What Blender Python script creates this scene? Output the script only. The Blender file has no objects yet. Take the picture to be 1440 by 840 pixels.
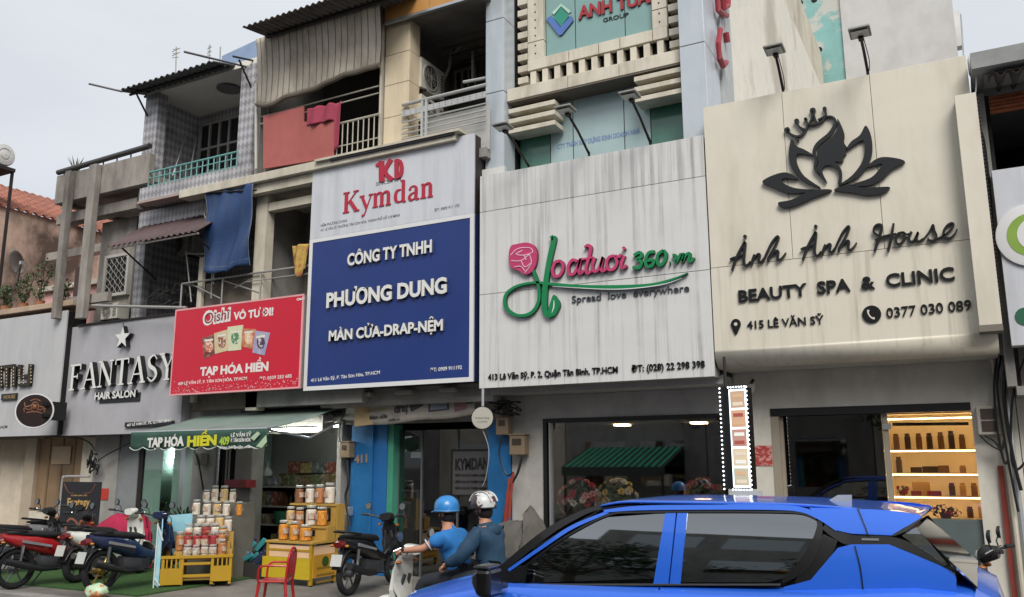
import bpy, bmesh, math, random
from mathutils import Vector, Matrix
from mathutils.geometry import tessellate_polygon
R = random.Random(7)
S = bpy.context.scene
COL = S.collection
PI = math.pi
# ------------------------------------------------------------------ camera
FPX, CAMH = 1199.0, 1.75
PIT, ROL, YAW = math.radians(11.05), math.radians(-0.18), math.radians(28.33)
Fv = Vector((-math.sin(YAW)*math.cos(PIT), math.cos(YAW)*math.cos(PIT), math.sin(PIT)))
Rv = Vector((math.cos(YAW), math.sin(YAW), 0)); Uv = Rv.cross(Fv)
R2 = Rv*math.cos(ROL)+Uv*math.sin(ROL); U2 = R2.cross(Fv)
cam = bpy.data.cameras.new('camera'); cam.sensor_width = 36; cam.lens = 36*FPX/1440
cam.clip_start = .05; cam.clip_end = 3000
co = bpy.data.objects.new('camera', cam); COL.objects.link(co); S.camera = co
co.matrix_world = Matrix(((R2.x, U2.x, -Fv.x, 0), (R2.y, U2.y, -Fv.y, 0), (R2.z, U2.z, -Fv.z, CAMH), (0, 0, 0, 1)))
# ------------------------------------------------------------------ sky and sun (overcast)
SUN_EL, SUN_AZ = 44, 145       # degrees; azimuth measured from +Y clockwise
w = bpy.data.worlds.new('World'); S.world = w; w.use_nodes = True
nt = w.node_tree; nt.nodes.clear()
out = nt.nodes.new('ShaderNodeOutputWorld'); bg = nt.nodes.new('ShaderNodeBackground')
sky = nt.nodes.new('ShaderNodeTexSky'); sky.sky_type = 'NISHITA'; sky.sun_disc = False
sky.sun_elevation = math.radians(SUN_EL); sky.sun_rotation = math.radians(SUN_AZ); sky.dust_density = 3
tc = nt.nodes.new('ShaderNodeTexCoord'); no = nt.nodes.new('ShaderNodeTexNoise')
mp = nt.nodes.new('ShaderNodeMapping'); mp.inputs['Scale'].default_value = (1, 1, 3)
no.inputs['Scale'].default_value = 1.4; no.inputs['Detail'].default_value = 5; no.inputs['Roughness'].default_value = .5
rp = nt.nodes.new('ShaderNodeValToRGB')
rp.color_ramp.elements[0].position = .3; rp.color_ramp.elements[0].color = (4.4, 4.62, 4.92, 1)
rp.color_ramp.elements[1].position = .7; rp.color_ramp.elements[1].color = (5.75, 5.9, 6.15, 1)
mx = nt.nodes.new('ShaderNodeMixRGB'); mx.inputs[0].default_value = .9
nt.links.new(tc.outputs['Generated'], mp.inputs[0]); nt.links.new(mp.outputs[0], no.inputs[0]); nt.links.new(no.outputs[0], rp.inputs[0])
nt.links.new(sky.outputs[0], mx.inputs[1]); nt.links.new(rp.outputs[0], mx.inputs[2])
nt.links.new(mx.outputs[0], bg.inputs[0]); bg.inputs[1].default_value = .1; nt.links.new(bg.outputs[0], out.inputs[0])
sl = bpy.data.lights.new('sun', 'SUN'); sl.energy = 2.1; sl.angle = math.radians(30); sl.color = (1, .96, .9)
so = bpy.data.objects.new('sun', sl); COL.objects.link(so)
az = math.radians(SUN_AZ); el = math.radians(SUN_EL)
sd = Vector((math.sin(az)*math.cos(el), math.cos(az)*math.cos(el), math.sin(el)))
so.rotation_euler = sd.to_track_quat('Z', 'Y').to_euler()
S.view_settings.view_transform = 'Standard'; S.view_settings.look = 'None'
S.view_settings.exposure = 0.64; S.view_settings.gamma = 1; S.view_settings.use_curve_mapping = False
S.render.engine = 'CYCLES'; S.cycles.max_bounces = 6; S.cycles.transparent_max_bounces = 12
S.cycles.use_denoising = True

# ------------------------------------------------------------------ measuring: a sight line meets a real plane
def _ray(px, py): return Fv+R2*((px-720)/FPX)-U2*((py-420)/FPX)
def at(px, py, Y):
    d = _ray(px, py); t = Y/d.y; return Vector((d.x*t, Y, CAMH+d.z*t))
def atX(px, py, X):
    d = _ray(px, py); t = X/d.x; return Vector((X, d.y*t, CAMH+d.z*t))
def atg(px, py, Z=0):
    d = _ray(px, py); t = (Z-CAMH)/d.z; return Vector((d.x*t, d.y*t, Z))
# ------------------------------------------------------------------ materials
def lin(h):
    h = h.lstrip('#'); c = [int(h[i:i+2], 16)/255 for i in (0, 2, 4)]
    return tuple((x/12.92 if x <= .04045 else ((x+.055)/1.055)**2.4) for x in c)
MATS = {}
def M(name, col, rough=.6, metal=0, var=.12, vs=3.0, stain=None, sa=0.0, ss=(1.2, 1.2, 1.2), sp=(.45, .7), bump=0.0, bs=40, emit=0, coat=0, spec=.5, mask=0):
    """principled material: base colour varied by noise, optional stains of another colour (stretched by ss)"""
    if name in MATS: return MATS[name]
    if isinstance(col, str): col = lin(col)
    m = bpy.data.materials.new(name); m.use_nodes = True; t = m.node_tree; b = t.nodes['Principled BSDF']
    b.inputs['Roughness'].default_value = rough; b.inputs['Metallic'].default_value = metal
    b.inputs['Specular IOR Level'].default_value = spec
    if coat: b.inputs['Coat Weight'].default_value = coat; b.inputs['Coat Roughness'].default_value = .04
    tc = t.nodes.new('ShaderNodeTexCoord'); geo = tc.outputs['Object']
    def noise(scale, vec, det=5, rg=.6):
        mp = t.nodes.new('ShaderNodeMapping'); mp.inputs['Scale'].default_value = vec; t.links.new(geo, mp.inputs[0])
        n = t.nodes.new('ShaderNodeTexNoise'); n.inputs['Scale'].default_value = scale; n.inputs['Detail'].default_value = det
        n.inputs['Roughness'].default_value = rg; t.links.new(mp.outputs[0], n.inputs[0]); return n.outputs[0]
    base = None
    if var:
        r = t.nodes.new('ShaderNodeValToRGB'); r.color_ramp.elements[0].position = .3; r.color_ramp.elements[1].position = .7
        r.color_ramp.elements[0].color = tuple(x*(1-var) for x in col)+(1,); r.color_ramp.elements[1].color = tuple(min(1, x*(1+var*.7)) for x in col)+(1,)
        t.links.new(noise(vs, (1, 1, 1)), r.inputs[0]); base = r.outputs[0]
    if stain:
        if isinstance(stain, str): stain = lin(stain)
        r = t.nodes.new('ShaderNodeValToRGB'); r.color_ramp.elements[0].position = sp[0]; r.color_ramp.elements[1].position = sp[1]
        r.color_ramp.elements[0].color = (0, 0, 0, 1); r.color_ramp.elements[1].color = (sa, sa, sa, 1)
        t.links.new(noise(1.0, ss, 6, .65), r.inputs[0])
        mx = t.nodes.new('ShaderNodeMixRGB'); fac = r.outputs[0]
        if mask:
            r2 = t.nodes.new('ShaderNodeValToRGB'); r2.color_ramp.elements[0].position = .38; r2.color_ramp.elements[1].position = .62
            r2.color_ramp.elements[0].color = (1-mask,)*3+(1,); t.links.new(noise(.9, (1, 1, 1), 4), r2.inputs[0])
            mu = t.nodes.new('ShaderNodeMixRGB'); mu.blend_type = 'MULTIPLY'; mu.inputs[0].default_value = 1; t.links.new(fac, mu.inputs[1]); t.links.new(r2.outputs[0], mu.inputs[2]); fac = mu.outputs[0]
        t.links.new(fac, mx.inputs[0])
        if base: t.links.new(base, mx.inputs[1])
        else: mx.inputs[1].default_value = col+(1,)
        mx.inputs[2].default_value = stain+(1,); base = mx.outputs[0]
    if base: t.links.new(base, b.inputs['Base Color'])
    else: b.inputs['Base Color'].default_value = col+(1,)
    if bump:
        bp = t.nodes.new('ShaderNodeBump'); bp.inputs['Strength'].default_value = bump; bp.inputs['Distance'].default_value = .01
        t.links.new(noise(bs, (1, 1, 1)), bp.inputs['Height']); t.links.new(bp.outputs[0], b.inputs['Normal'])
    if emit:
        b.inputs['Emission Color'].default_value = col+(1,); b.inputs['Emission Strength'].default_value = emit
    MATS[name] = m; return m
def glass(name, tint, refl=.12, rough=.02, gcol=(1, 1, 1), ior=1.45):
    if name in MATS: return MATS[name]
    m = bpy.data.materials.new(name); m.use_nodes = True; t = m.node_tree; t.nodes.clear()
    o = t.nodes.new('ShaderNodeOutputMaterial'); tr = t.nodes.new('ShaderNodeBsdfTransparent'); gl = t.nodes.new('ShaderNodeBsdfGlossy')
    tr.inputs[0].default_value = tint+(1,); gl.inputs['Roughness'].default_value = rough; gl.inputs[0].default_value = gcol+(1,)
    lw = t.nodes.new('ShaderNodeFresnel'); lw.inputs[0].default_value = ior
    ad = t.nodes.new('ShaderNodeMath'); ad.operation = 'ADD'; ad.inputs[1].default_value = refl
    mx = t.nodes.new('ShaderNodeMixShader'); t.links.new(lw.outputs[0], ad.inputs[0])
    ge = t.nodes.new('ShaderNodeNewGeometry'); fr_ = t.nodes.new('ShaderNodeMath'); fr_.operation = 'SUBTRACT'; fr_.inputs[0].default_value = 1; t.links.new(ge.outputs['Backfacing'], fr_.inputs[1])
    mu = t.nodes.new('ShaderNodeMath'); mu.operation = 'MULTIPLY'; t.links.new(ad.outputs[0], mu.inputs[0]); t.links.new(fr_.outputs[0], mu.inputs[1]); t.links.new(mu.outputs[0], mx.inputs[0])
    t.links.new(tr.outputs[0], mx.inputs[1]); t.links.new(gl.outputs[0], mx.inputs[2]); t.links.new(mx.outputs[0], o.inputs[0])
    MATS[name] = m; return m
def emitm(name, col, s):
    if name in MATS: return MATS[name]
    if isinstance(col, str): col = lin(col)
    m = bpy.data.materials.new(name); m.use_nodes = True; b = m.node_tree.nodes['Principled BSDF']
    b.inputs['Base Color'].default_value = col+(1,); b.inputs['Emission Color'].default_value = col+(1,); b.inputs['Emission Strength'].default_value = s
    MATS[name] = m; return m
def tiles(name, a, bcol, sx, sz, rough=.4, mort=None, ms=.02):
    """glazed tile cladding: rounded scale motif, two tones"""
    if name in MATS: return MATS[name]
    m = bpy.data.materials.new(name); m.use_nodes = True; t = m.node_tree; b = t.nodes['Principled BSDF']
    tc = t.nodes.new('ShaderNodeTexCoord'); sp = t.nodes.new('ShaderNodeSeparateXYZ'); t.links.new(tc.outputs['Object'], sp.inputs[0])
    ad = t.nodes.new('ShaderNodeMath'); ad.operation = 'ADD'; t.links.new(sp.outputs[0], ad.inputs[0]); t.links.new(sp.outputs[1], ad.inputs[1])
    cm = t.nodes.new('ShaderNodeCombineXYZ'); t.links.new(ad.outputs[0], cm.inputs[0]); t.links.new(sp.outputs[2], cm.inputs[1])
    mp = t.nodes.new('ShaderNodeMapping'); mp.inputs['Scale'].default_value = (sx, sz, 1); mp.inputs['Rotation'].default_value = (0, 0, PI/4); t.links.new(cm.outputs[0], mp.inputs[0])
    ck = t.nodes.new('ShaderNodeTexChecker'); ck.inputs['Scale'].default_value = 1; t.links.new(mp.outputs[0], ck.inputs[0])
    ck.inputs[1].default_value = a+(1,); ck.inputs[2].default_value = bcol+(1,)
    n = t.nodes.new('ShaderNodeTexNoise'); n.inputs['Scale'].default_value = 2.0; n.inputs['Detail'].default_value = 6; t.links.new(tc.outputs['Object'], n.inputs[0])
    mx = t.nodes.new('ShaderNodeMixRGB'); mx.blend_type = 'MULTIPLY'; mx.inputs[0].default_value = .7
    t.links.new(ck.outputs[0], mx.inputs[1])
    r = t.nodes.new('ShaderNodeValToRGB'); r.color_ramp.elements[0].position = .35; r.color_ramp.elements[1].position = .6
    r.color_ramp.elements[0].color = (.55, .53, .5, 1); r.color_ramp.elements[1].color = (1, 1, 1, 1)
    t.links.new(n.outputs[0], r.inputs[0]); t.links.new(r.outputs[0], mx.inputs[2]); t.links.new(mx.outputs[0], b.inputs['Base Color'])
    b.inputs['Roughness'].default_value = rough; MATS[name] = m; return m

# ------------------------------------------------------------------ mesh builder
class MB:
    def __init__(s): s.v = []; s.f = []; s.mi = []
    def add(s, vs, fs, mi=0):
        n = len(s.v); s.v += [Vector(v) for v in vs]; s.f += [tuple(n+i for i in f) for f in fs]; s.mi += [mi]*len(fs); return s
    def box(s, x0, x1, y0, y1, z0, z1, mi=0):
        x0, x1 = min(x0, x1), max(x0, x1); y0, y1 = min(y0, y1), max(y0, y1); z0, z1 = min(z0, z1), max(z0, z1)
        return s.add([(x0, y0, z0), (x1, y0, z0), (x1, y1, z0), (x0, y1, z0), (x0, y0, z1), (x1, y0, z1), (x1, y1, z1), (x0, y1, z1)],
                     [(0, 3, 2, 1), (4, 5, 6, 7), (0, 1, 5, 4), (1, 2, 6, 5), (2, 3, 7, 6), (3, 0, 4, 7)], mi)
    def hexa(s, p, mi=0):
        return s.add(p, [(0, 3, 2, 1), (4, 5, 6, 7), (0, 1, 5, 4), (1, 2, 6, 5), (2, 3, 7, 6), (3, 0, 4, 7)], mi)
    def slab(s, a, b, c, d, n, mi=0):
        """quad a,b,c,d thickened by vector n"""
        a, b, c, d, n = map(Vector, (a, b, c, d, n)); return s.hexa([a, b, c, d, a+n, b+n, c+n, d+n], mi)
    def tube(s, pts, r, seg=8, mi=0, caps=True):
        pts = [Vector(p) for p in pts]; rr = r if isinstance(r, (list, tuple)) else [r]*len(pts)
        n0 = len(s.v); prev = None
        for i, p in enumerate(pts):
            d = (pts[min(i+1, len(pts)-1)]-pts[max(i-1, 0)]); d.normalize()
            if prev is None:
                u = d.orthogonal().normalized()
            else:
                u = prev-d*prev.dot(d)
                u = u.normalized() if u.length > 1e-6 else d.orthogonal().normalized()
            prev = u; v = d.cross(u)
            for k in range(seg):
                a = 2*PI*k/seg; s.v.append(p+(u*math.cos(a)+v*math.sin(a))*rr[i])
        for i in range(len(pts)-1):
            for k in range(seg):
                a = n0+i*seg+k; b = n0+i*seg+(k+1) % seg; s.f.append((a, b, b+seg, a+seg)); s.mi.append(mi)
        if caps:
            s.f.append(tuple(n0+k for k in reversed(range(seg)))); s.mi.append(mi)
            s.f.append(tuple(n0+(len(pts)-1)*seg+k for k in range(seg))); s.mi.append(mi)
        return s
    def lathe(s, c, prof, seg=16, axis='Z', mi=0):
        """prof: (radius, height) list about c"""
        n0 = len(s.v); c = Vector(c)
        for (r, h) in prof:
            for k in range(seg):
                a = 2*PI*k/seg; x, y = r*math.cos(a), r*math.sin(a)
                s.v.append(c+(Vector((x, y, h)) if axis == 'Z' else Vector((x, h, y)) if axis == 'Y' else Vector((h, x, y))))
        for i in range(len(prof)-1):
            for k in range(seg):
                a = n0+i*seg+k; b = n0+i*seg+(k+1) % seg; s.f.append((a, b, b+seg, a+seg)); s.mi.append(mi)
        if tuple(prof[0]) == tuple(prof[-1]): return s
        s.f.append(tuple(n0+k for k in reversed(range(seg)))); s.mi.append(mi)
        s.f.append(tuple(n0+(len(prof)-1)*seg+k for k in range(seg))); s.mi.append(mi)
        return s
    def ball(s, c, r, seg=10, rings=6, mi=0):
        if not isinstance(r, (tuple, list)): r = (r, r, r)
        n0 = len(s.v); c = Vector(c)
        for i in range(1, rings):
            a = PI*i/rings
            for k in range(seg):
                b = 2*PI*k/seg; s.v.append(c+Vector((r[0]*math.sin(a)*math.cos(b), r[1]*math.sin(a)*math.sin(b), r[2]*math.cos(a))))
        t = len(s.v); s.v += [c+Vector((0, 0, r[2])), c-Vector((0, 0, r[2]))]
        for i in range(rings-2):
            for k in range(seg):
                a = n0+i*seg+k; b = n0+i*seg+(k+1) % seg; s.f.append((a, a+seg, b+seg, b)); s.mi.append(mi)
        for k in range(seg):
            s.f.append((t, n0+k, n0+(k+1) % seg)); e = n0+(rings-2)*seg; s.f.append((t+1, e+(k+1) % seg, e+k)); s.mi += [mi, mi]
        return s
    def prism(s, poly, o, ux, uy, n, mi=0, mis=None):
        """polygon in the plane o + x*ux + y*uy, pushed back by vector n"""
        o, ux, uy, n = map(Vector, (o, ux, uy, n)); P = [o+ux*p[0]+uy*p[1] for p in poly]; k = len(P); n0 = len(s.v)
        tr = tessellate_polygon([[Vector((p[0], p[1], 0)) for p in poly]])
        s.v += P+[p+n for p in P]; mis = mi if mis is None else mis
        for t in tr:
            s.f.append(tuple(n0+i for i in t)); s.mi.append(mi); s.f.append(tuple(n0+k+i for i in reversed(t))); s.mi.append(mis)
        for i in range(k):
            j = (i+1) % k; s.f.append((n0+i, n0+j, n0+k+j, n0+k+i)); s.mi.append(mis)
        return s
    def grid(s, fn, nu, nv, mi=0, closeu=False):
        n0 = len(s.v)
        for j in range(nv+1):
            for i in range(nu+1): s.v.append(Vector(fn(i/nu, j/nv)))
        for j in range(nv):
            for i in range(nu):
                a = n0+j*(nu+1)+i; s.f.append((a, a+1, a+nu+2, a+nu+1)); s.mi.append(mi)
        return s
    def loft(s, rings, mi=0, cap=True):
        k = len(rings[0]); n0 = len(s.v)
        for r in rings: s.v += [Vector(p) for p in r]
        for i in range(len(rings)-1):
            for j in range(k):
                a = n0+i*k+j; b = n0+i*k+(j+1) % k; s.f.append((a, b, b+k, a+k)); s.mi.append(mi)
        if cap:
            s.f.append(tuple(n0+j for j in reversed(range(k)))); s.f.append(tuple(n0+(len(rings)-1)*k+j for j in range(k))); s.mi += [mi, mi]
        return s
    def build(s, name, mat, parent=None, smooth=False, bevel=0, solid=0, kind=None, label=None):
        inv = WM(parent).inverted() if parent else Matrix()
        me = bpy.data.meshes.new(name); me.from_pydata([tuple(inv @ v) for v in s.v], [], s.f)
        mats = mat if isinstance(mat, (list, tuple)) else [mat]
        for m in mats: me.materials.append(m)
        if len(mats) > 1:
            for p, i in zip(me.polygons, s.mi): p.material_index = i
        bm = bmesh.new(); bm.from_mesh(me); bmesh.ops.recalc_face_normals(bm, faces=bm.faces); bm.to_mesh(me); bm.free()
        if smooth:
            for p in me.polygons: p.use_smooth = True
            try: me.set_sharp_from_angle(angle=math.radians(smooth if smooth is not True else 40))
            except Exception: pass
        o = bpy.data.objects.new(name, me); COL.objects.link(o); o.parent = parent
        if solid:
            q = o.modifiers.new('s', 'SOLIDIFY'); q.thickness = solid; q.offset = 0
        if bevel:
            q = o.modifiers.new('b', 'BEVEL'); q.width = bevel; q.segments = 2; q.limit_method = 'ANGLE'; q.angle_limit = math.radians(40)
        if kind: o['kind'] = kind
        if label: o['label'] = label
        return o
def WM(o):
    m = Matrix()
    while o: m = o.matrix_basis @ m; o = o.parent
    return m
def tag(o, label, cat, group=None, kind=None):
    if label: o['label'] = label
    if cat: o['category'] = cat
    if group: o['group'] = group
    if kind: o['kind'] = kind
    return o
def thing(name, label, cat, loc=(0, 0, 0), rz=0, group=None):
    o = bpy.data.objects.new(name, None); COL.objects.link(o); o.empty_display_size = .2
    o.location = loc; o.rotation_euler = (0, 0, rz); return tag(o, label, cat, group)
def dup(root, loc, rz=None, label=None, scale=None, swap=None):
    """copy of a thing with copies of its parts and sub-parts, meshes shared; swap: {material name: material}"""
    def cp(o, par):
        c = o.copy(); COL.objects.link(c)
        if par: c.parent = par
        if swap and o.type == 'MESH' and any(m and m.name in swap for m in o.data.materials):
            c.data = o.data.copy()
            for i, m in enumerate(c.data.materials):
                if m and m.name in swap: c.data.materials[i] = swap[m.name]
        for ch in list(o.children): cp(ch, c)
        return c
    c = cp(root, None); c.location = loc
    if rz is not None: c.rotation_euler = (0, 0, rz)
    if scale: c.scale = scale if isinstance(scale, (tuple, list)) else (scale,)*3
    if label: c['label'] = label
    return c
def spline(pts, n=6, closed=False):
    P = [Vector(p) for p in pts]; out = []; k = len(P)
    for i in range(k if closed else k-1):
        a, b = P[i], P[(i+1) % k]; p = P[i-1] if (i > 0 or closed) else a; q = P[(i+2) % k] if (i+2 < k or closed) else b
        for j in range(n):
            t = j/n; out.append(.5*((2*a)+(b-p)*t+(2*p-5*a+4*b-q)*t*t+(3*a-p-3*b+q)*t*t*t))
    if not closed: out.append(P[-1])
    return out
def ribbon(pts, wid, n=6, smooth=True):
    """2D stroke outline polygons (list of quads) with per-point width"""
    wl = wid if isinstance(wid, (list, tuple)) else [wid]*len(pts)
    q = [Vector((p[0], p[1], w_)) for p, w_ in zip(pts, wl)]
    q = spline(q, n) if smooth and len(q) > 2 else q
    L = []; Rr = []
    for i, p in enumerate(q):
        d = q[min(i+1, len(q)-1)]-q[max(i-1, 0)]; d = Vector((d.x, d.y)); d = d.normalized() if d.length > 1e-9 else Vector((1, 0))
        nn = Vector((-d.y, d.x))*max(p.z, 1e-4)*.5; L.append((p.x+nn.x, p.y+nn.y)); Rr.append((p.x-nn.x, p.y-nn.y))
    return L, Rr
# strokes given in photo pixels on the plane Y: front at Y, going back by dep
def strokes_px(mb, lines, Y, dep, mi=0, mis=1, n=5):
    Y0_ = Y
    for si_, (pts, wid) in enumerate(lines):
        L, Rr = ribbon(pts, wid, n); Y = Y0_-.0011*(si_ % 9)
        a = [at(x, y, Y) for x, y in L]; b = [at(x, y, Y) for x, y in Rr]; nv = Vector((0, dep, 0)); n0 = len(mb.v); k = len(a)
        mb.v += a+b+[p+nv for p in a]+[p+nv for p in b]
        for i in range(k-1):
            mb.f += [(n0+i, n0+i+1, n0+k+i+1, n0+k+i), (n0+i, n0+2*k+i, n0+2*k+i+1, n0+i+1), (n0+k+i, n0+k+i+1, n0+3*k+i+1, n0+3*k+i)]; mb.mi += [mi, mis, mis]
        mb.f += [(n0, n0+k, n0+3*k, n0+2*k), (n0+k-1, n0+3*k-1, n0+4*k-1, n0+2*k-1)]; mb.mi += [mis, mis]
def poly_px(mb, pts, Y, dep, mi=0, mis=1, n=4, smooth=True):
    q = [(p.x, p.y) for p in spline([(x, y, 0) for x, y in pts], n, True)] if smooth else pts
    P = [at(x, y, Y) for x, y in q]
    mb.prism([(p.x, p.z) for p in P], (0, Y, 0), (1, 0, 0), (0, 0, 1), (0, dep, 0), mi, mis)
_tm = {}
def tmesh(s, bold):
    """bold text keeps its accents as separate pieces so that they never cut the letter"""
    if (s, bold) in _tm: return _tm[(s, bold)]
    import unicodedata as U
    base = U.normalize('NFC', ''.join(c for ch in s for c in U.normalize('NFD', ch) if not U.combining(c) or c == '\u031b'))
    if bold <= .012 or base == s: r = tmesh0(s, bold)
    else:
        V, F, fr = [list(q) for q in tmesh0(base, bold)]; V2, F2, fr2 = tmesh0(s, 0)
        n = len(V2); par = list(range(n))
        def fnd(i):
            while par[i] != i: i = par[i]
            return i
        for f in F2:
            a = fnd(f[0])
            for i in f[1:]:
                b = fnd(i)
                if b != a: par[b] = a
        gr = {}
        for i in range(n): gr.setdefault(fnd(i), []).append(i)
        for ids in gr.values():
            ys = [V2[i][1] for i in ids]
            if min(ys) > .49 or max(ys) < -.02:
                xs = [V2[i][0] for i in ids]; cx, cy = (min(xs)+max(xs))/2, (min(ys)+max(ys))/2; k = 1+bold*6; mp = {}
                for i in ids: mp[i] = len(V); V.append((cx+(V2[i][0]-cx)*k, cy+(V2[i][1]-cy)*k+(bold*.5 if cy > 0 else -bold*.5), V2[i][2]))
                st = set(ids)
                for f, q in zip(F2, fr2):
                    if f[0] in st: F.append(tuple(mp[i] for i in f)); fr.append(q)
        r = (V, F, fr)
    _tm[(s, bold)] = r; return r
def tmesh0(s, bold):
    cu = bpy.data.curves.new('t', 'FONT'); cu.body = s; cu.extrude = .5; cu.offset = bold; cu.resolution_u = 3; cu.fill_mode = 'BOTH'
    o = bpy.data.objects.new('t', cu); COL.objects.link(o)
    dg = bpy.context.evaluated_depsgraph_get(); me = bpy.data.meshes.new_from_object(o.evaluated_get(dg))
    r = ([tuple(v.co) for v in me.vertices], [tuple(p.vertices) for p in me.polygons], [abs(p.normal.z) > .5 for p in me.polygons])
    bpy.data.objects.remove(o); bpy.data.curves.remove(cu); bpy.data.meshes.remove(me); return r
CAPH = None
def text_on(parent, s, o, ux, uz, width, cap, dep, front, side=None, bold=.0, name='lettering', nrm=None, shear=0, bothfaces=False):
    """lettering with baseline start o, running along ux, rising along uz, pushed back along nrm"""
    global CAPH
    if CAPH is None: CAPH = max(v[1] for v in tmesh('H', 0)[0])
    V, F, fr = tmesh(s, bold); x0 = min(v[0] for v in V); x1 = max(v[0] for v in V)
    ux, uz, o = Vector(ux).normalized(), Vector(uz), Vector(o); nrm = Vector(nrm) if nrm else uz.cross(ux)*-1
    if nrm.length: nrm.normalize()
    sx = width/(x1-x0); sz = cap/CAPH
    mb = MB(); mb.v = [o+ux*((v[0]-x0)*sx)+uz*(v[1]*sz+(v[0]-x0)*sx*shear)+nrm*((.5-v[2])*dep) for v in V]; mb.f = list(F); mb.mi = [0 if a else 1 for a in fr]
    if cap > .07 and name == 'lettering': return split_letters(mb, [front, side or front], parent, ux)
    return mb.build(name, [front, side or front], parent, kind='stuff')
def split_letters(mb, mats, parent, ux=Vector((1, 0, 0)), name='letter', merge=True):
    """one part per letter: connected pieces, accents joined to the letter they stand over"""
    n = len(mb.v); par = list(range(n))
    def fnd(i):
        while par[i] != i: par[i] = par[par[i]]; i = par[i]
        return i
    for f in mb.f:
        a = fnd(f[0])
        for i in f[1:]: par[fnd(i)] = a
    gr = {}
    for i in range(n): gr.setdefault(fnd(i), []).append(i)
    L = []
    for r, ids in gr.items():
        xs = [mb.v[i].dot(ux) for i in ids]; L.append([min(xs), max(xs), ids])
    L.sort(key=lambda q: q[0]); out = []
    for q in L:
        if merge and out and min(q[1], out[-1][1])-q[0] > .45*min(q[1]-q[0], out[-1][1]-out[-1][0]): out[-1][1] = max(q[1], out[-1][1]); out[-1][2] += q[2]
        else: out.append(q)
    own = {i: k for k, q in enumerate(out) for i in q[2]}; ms = [MB() for _ in out]; idx = {}
    for k, q in enumerate(out):
        for i in q[2]: idx[i] = len(ms[k].v); ms[k].v.append(mb.v[i])
    for f, m_ in zip(mb.f, mb.mi): k = own[f[0]]; ms[k].f.append(tuple(idx[i] for i in f)); ms[k].mi.append(m_)
    for q in ms: o = q.build(name, mats, parent)
    return o
def T(parent, s, lx, ly, ty, rx, Y, front, side=None, dep=.02, bold=.02, ry=None, name='lettering'):
    """lettering on the plane Y; baseline left (lx,ly), cap top ty there, right end rx (baseline ry) in photo pixels"""
    a = at(lx, ly, Y); h = at(lx, ty, Y).z-a.z; b = at(rx, ly if ry is None else ry, Y)
    sh = 0 if ry is None else (b.z-a.z)/(b.x-a.x)
    return text_on(parent, s, a, (1, 0, 0), (0, 0, 1), b.x-a.x, h, dep, front, side, bold, name, (0, 1, 0), sh)
def boxpart(name, mat, parent, *a, bevel=0, label=None): return MB().box(*a).build(name, mat, parent, bevel=bevel, label=label)
# ================================================================== materials
mPlW = M('plaster_white', '#b9b8b3', .8, stain='#5d5a54', sa=.55, ss=(1.6, 1.6, .5), bump=.3)
mPlG = M('plaster_grey', '#8e8c88', .85, stain='#4a4744', sa=.6, ss=(1.5, 1.5, .6), bump=.4)
mPlC = M('plaster_cream', '#c6bfae', .8, stain='#6e665a', sa=.5, ss=(2, 2, .6), bump=.3)
mConc = M('concrete_old', '#97918a', .9, stain='#3f3a35', sa=.75, ss=(1.3, 1.3, .5), sp=(.42, .68), bump=.6)
mDark = M('dark_void', '#1b1a1a', .9)
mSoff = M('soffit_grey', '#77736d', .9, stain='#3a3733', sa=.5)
mTan = M('stained_tan', '#c6aa98', .9, stain='#40332b', sa=.95, ss=(.6, .5, .35), sp=(.4, .6), bump=.7)
mPink = M('pink_plaster', '#d9a9a4', .85, stain='#7e5d58', sa=.4, bump=.3)
mOrTile = M('orange_roof_tile', '#9a6250', .8, var=.25, vs=9, stain='#5b3a30', sa=.5)
mTile = tiles('scale_tile', lin('#b4b3b6'), lin('#8f8d92'), 13, 8)
mIron = M('dark_iron', '#2b2725', .6, .3)
mRust = M('rusty_sheet', '#5f5a54', .8, var=.2, stain='#33261e', sa=.7, ss=(2, 2, 1))
mCorr = M('corrugated_metal', '#565a58', .6, .3, stain='#39342f', sa=.6)
mTeal = M('turquoise_paint', '#6a9f9b', .5)
mAlu = M('aluminium', '#b9bcbe', .35, .7)
mWhiteP = M('white_paint', '#cfcfcc', .5, stain='#80796e', sa=.3)
mBlk = M('black_paint', '#131313', .45)
mAC = M('ac_casing', '#b8b5aa', .6, stain='#6b6458', sa=.4)
mGrille = M('black_plastic', '#191919', .5)
mBeige = M('beige_panel', '#d3c3a6', .45, var=.06, stain='#8f7d63', sa=.35, ss=(3, 3, .6))
mAcp = M('blue_grey_panel', '#b7bfc5', .35, .1, var=.05, stain='#78838b', sa=.35, ss=(3, 3, .4))
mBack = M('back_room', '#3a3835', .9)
# ================================================================== ground
g = MB().box(-400, 400, -400, 7.7, -.62, -.12).build('road', M('asphalt', (.05, .05, .052), .75, var=.2, vs=2, stain=(.025, .025, .025), sa=.5, bump=.8, bs=120)); g['kind'] = 'structure'
g = MB().box(-400, 400, 7.88, 400, -.6, 0).build('pavement', M('paving', '#75716b', .8, var=.15, vs=2, stain='#3f3c38', sa=.7, ss=(.8, .8, .8), bump=.7, bs=60)); g['kind'] = 'structure'
g = MB().box(-400, 400, 7.702, 7.878, -.6, .006).build('kerb', M('kerb_stone', '#8b8883', .8, stain='#4d4a46', sa=.6), bevel=.02); g['kind'] = 'structure'
ga, gb = atg(62, 828), atg(222, 788)
mb = MB(); mb.box(-14.9, -10.3, 8.3, 11.1, .001, .022)
tag(mb.build('artificial_turf_mat', M('turf', (.035, .10, .02), .95, var=.4, vs=30, bump=1.0, bs=300)), 'green artificial turf mat on the pavement under the parked motorbikes', 'mat')
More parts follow.
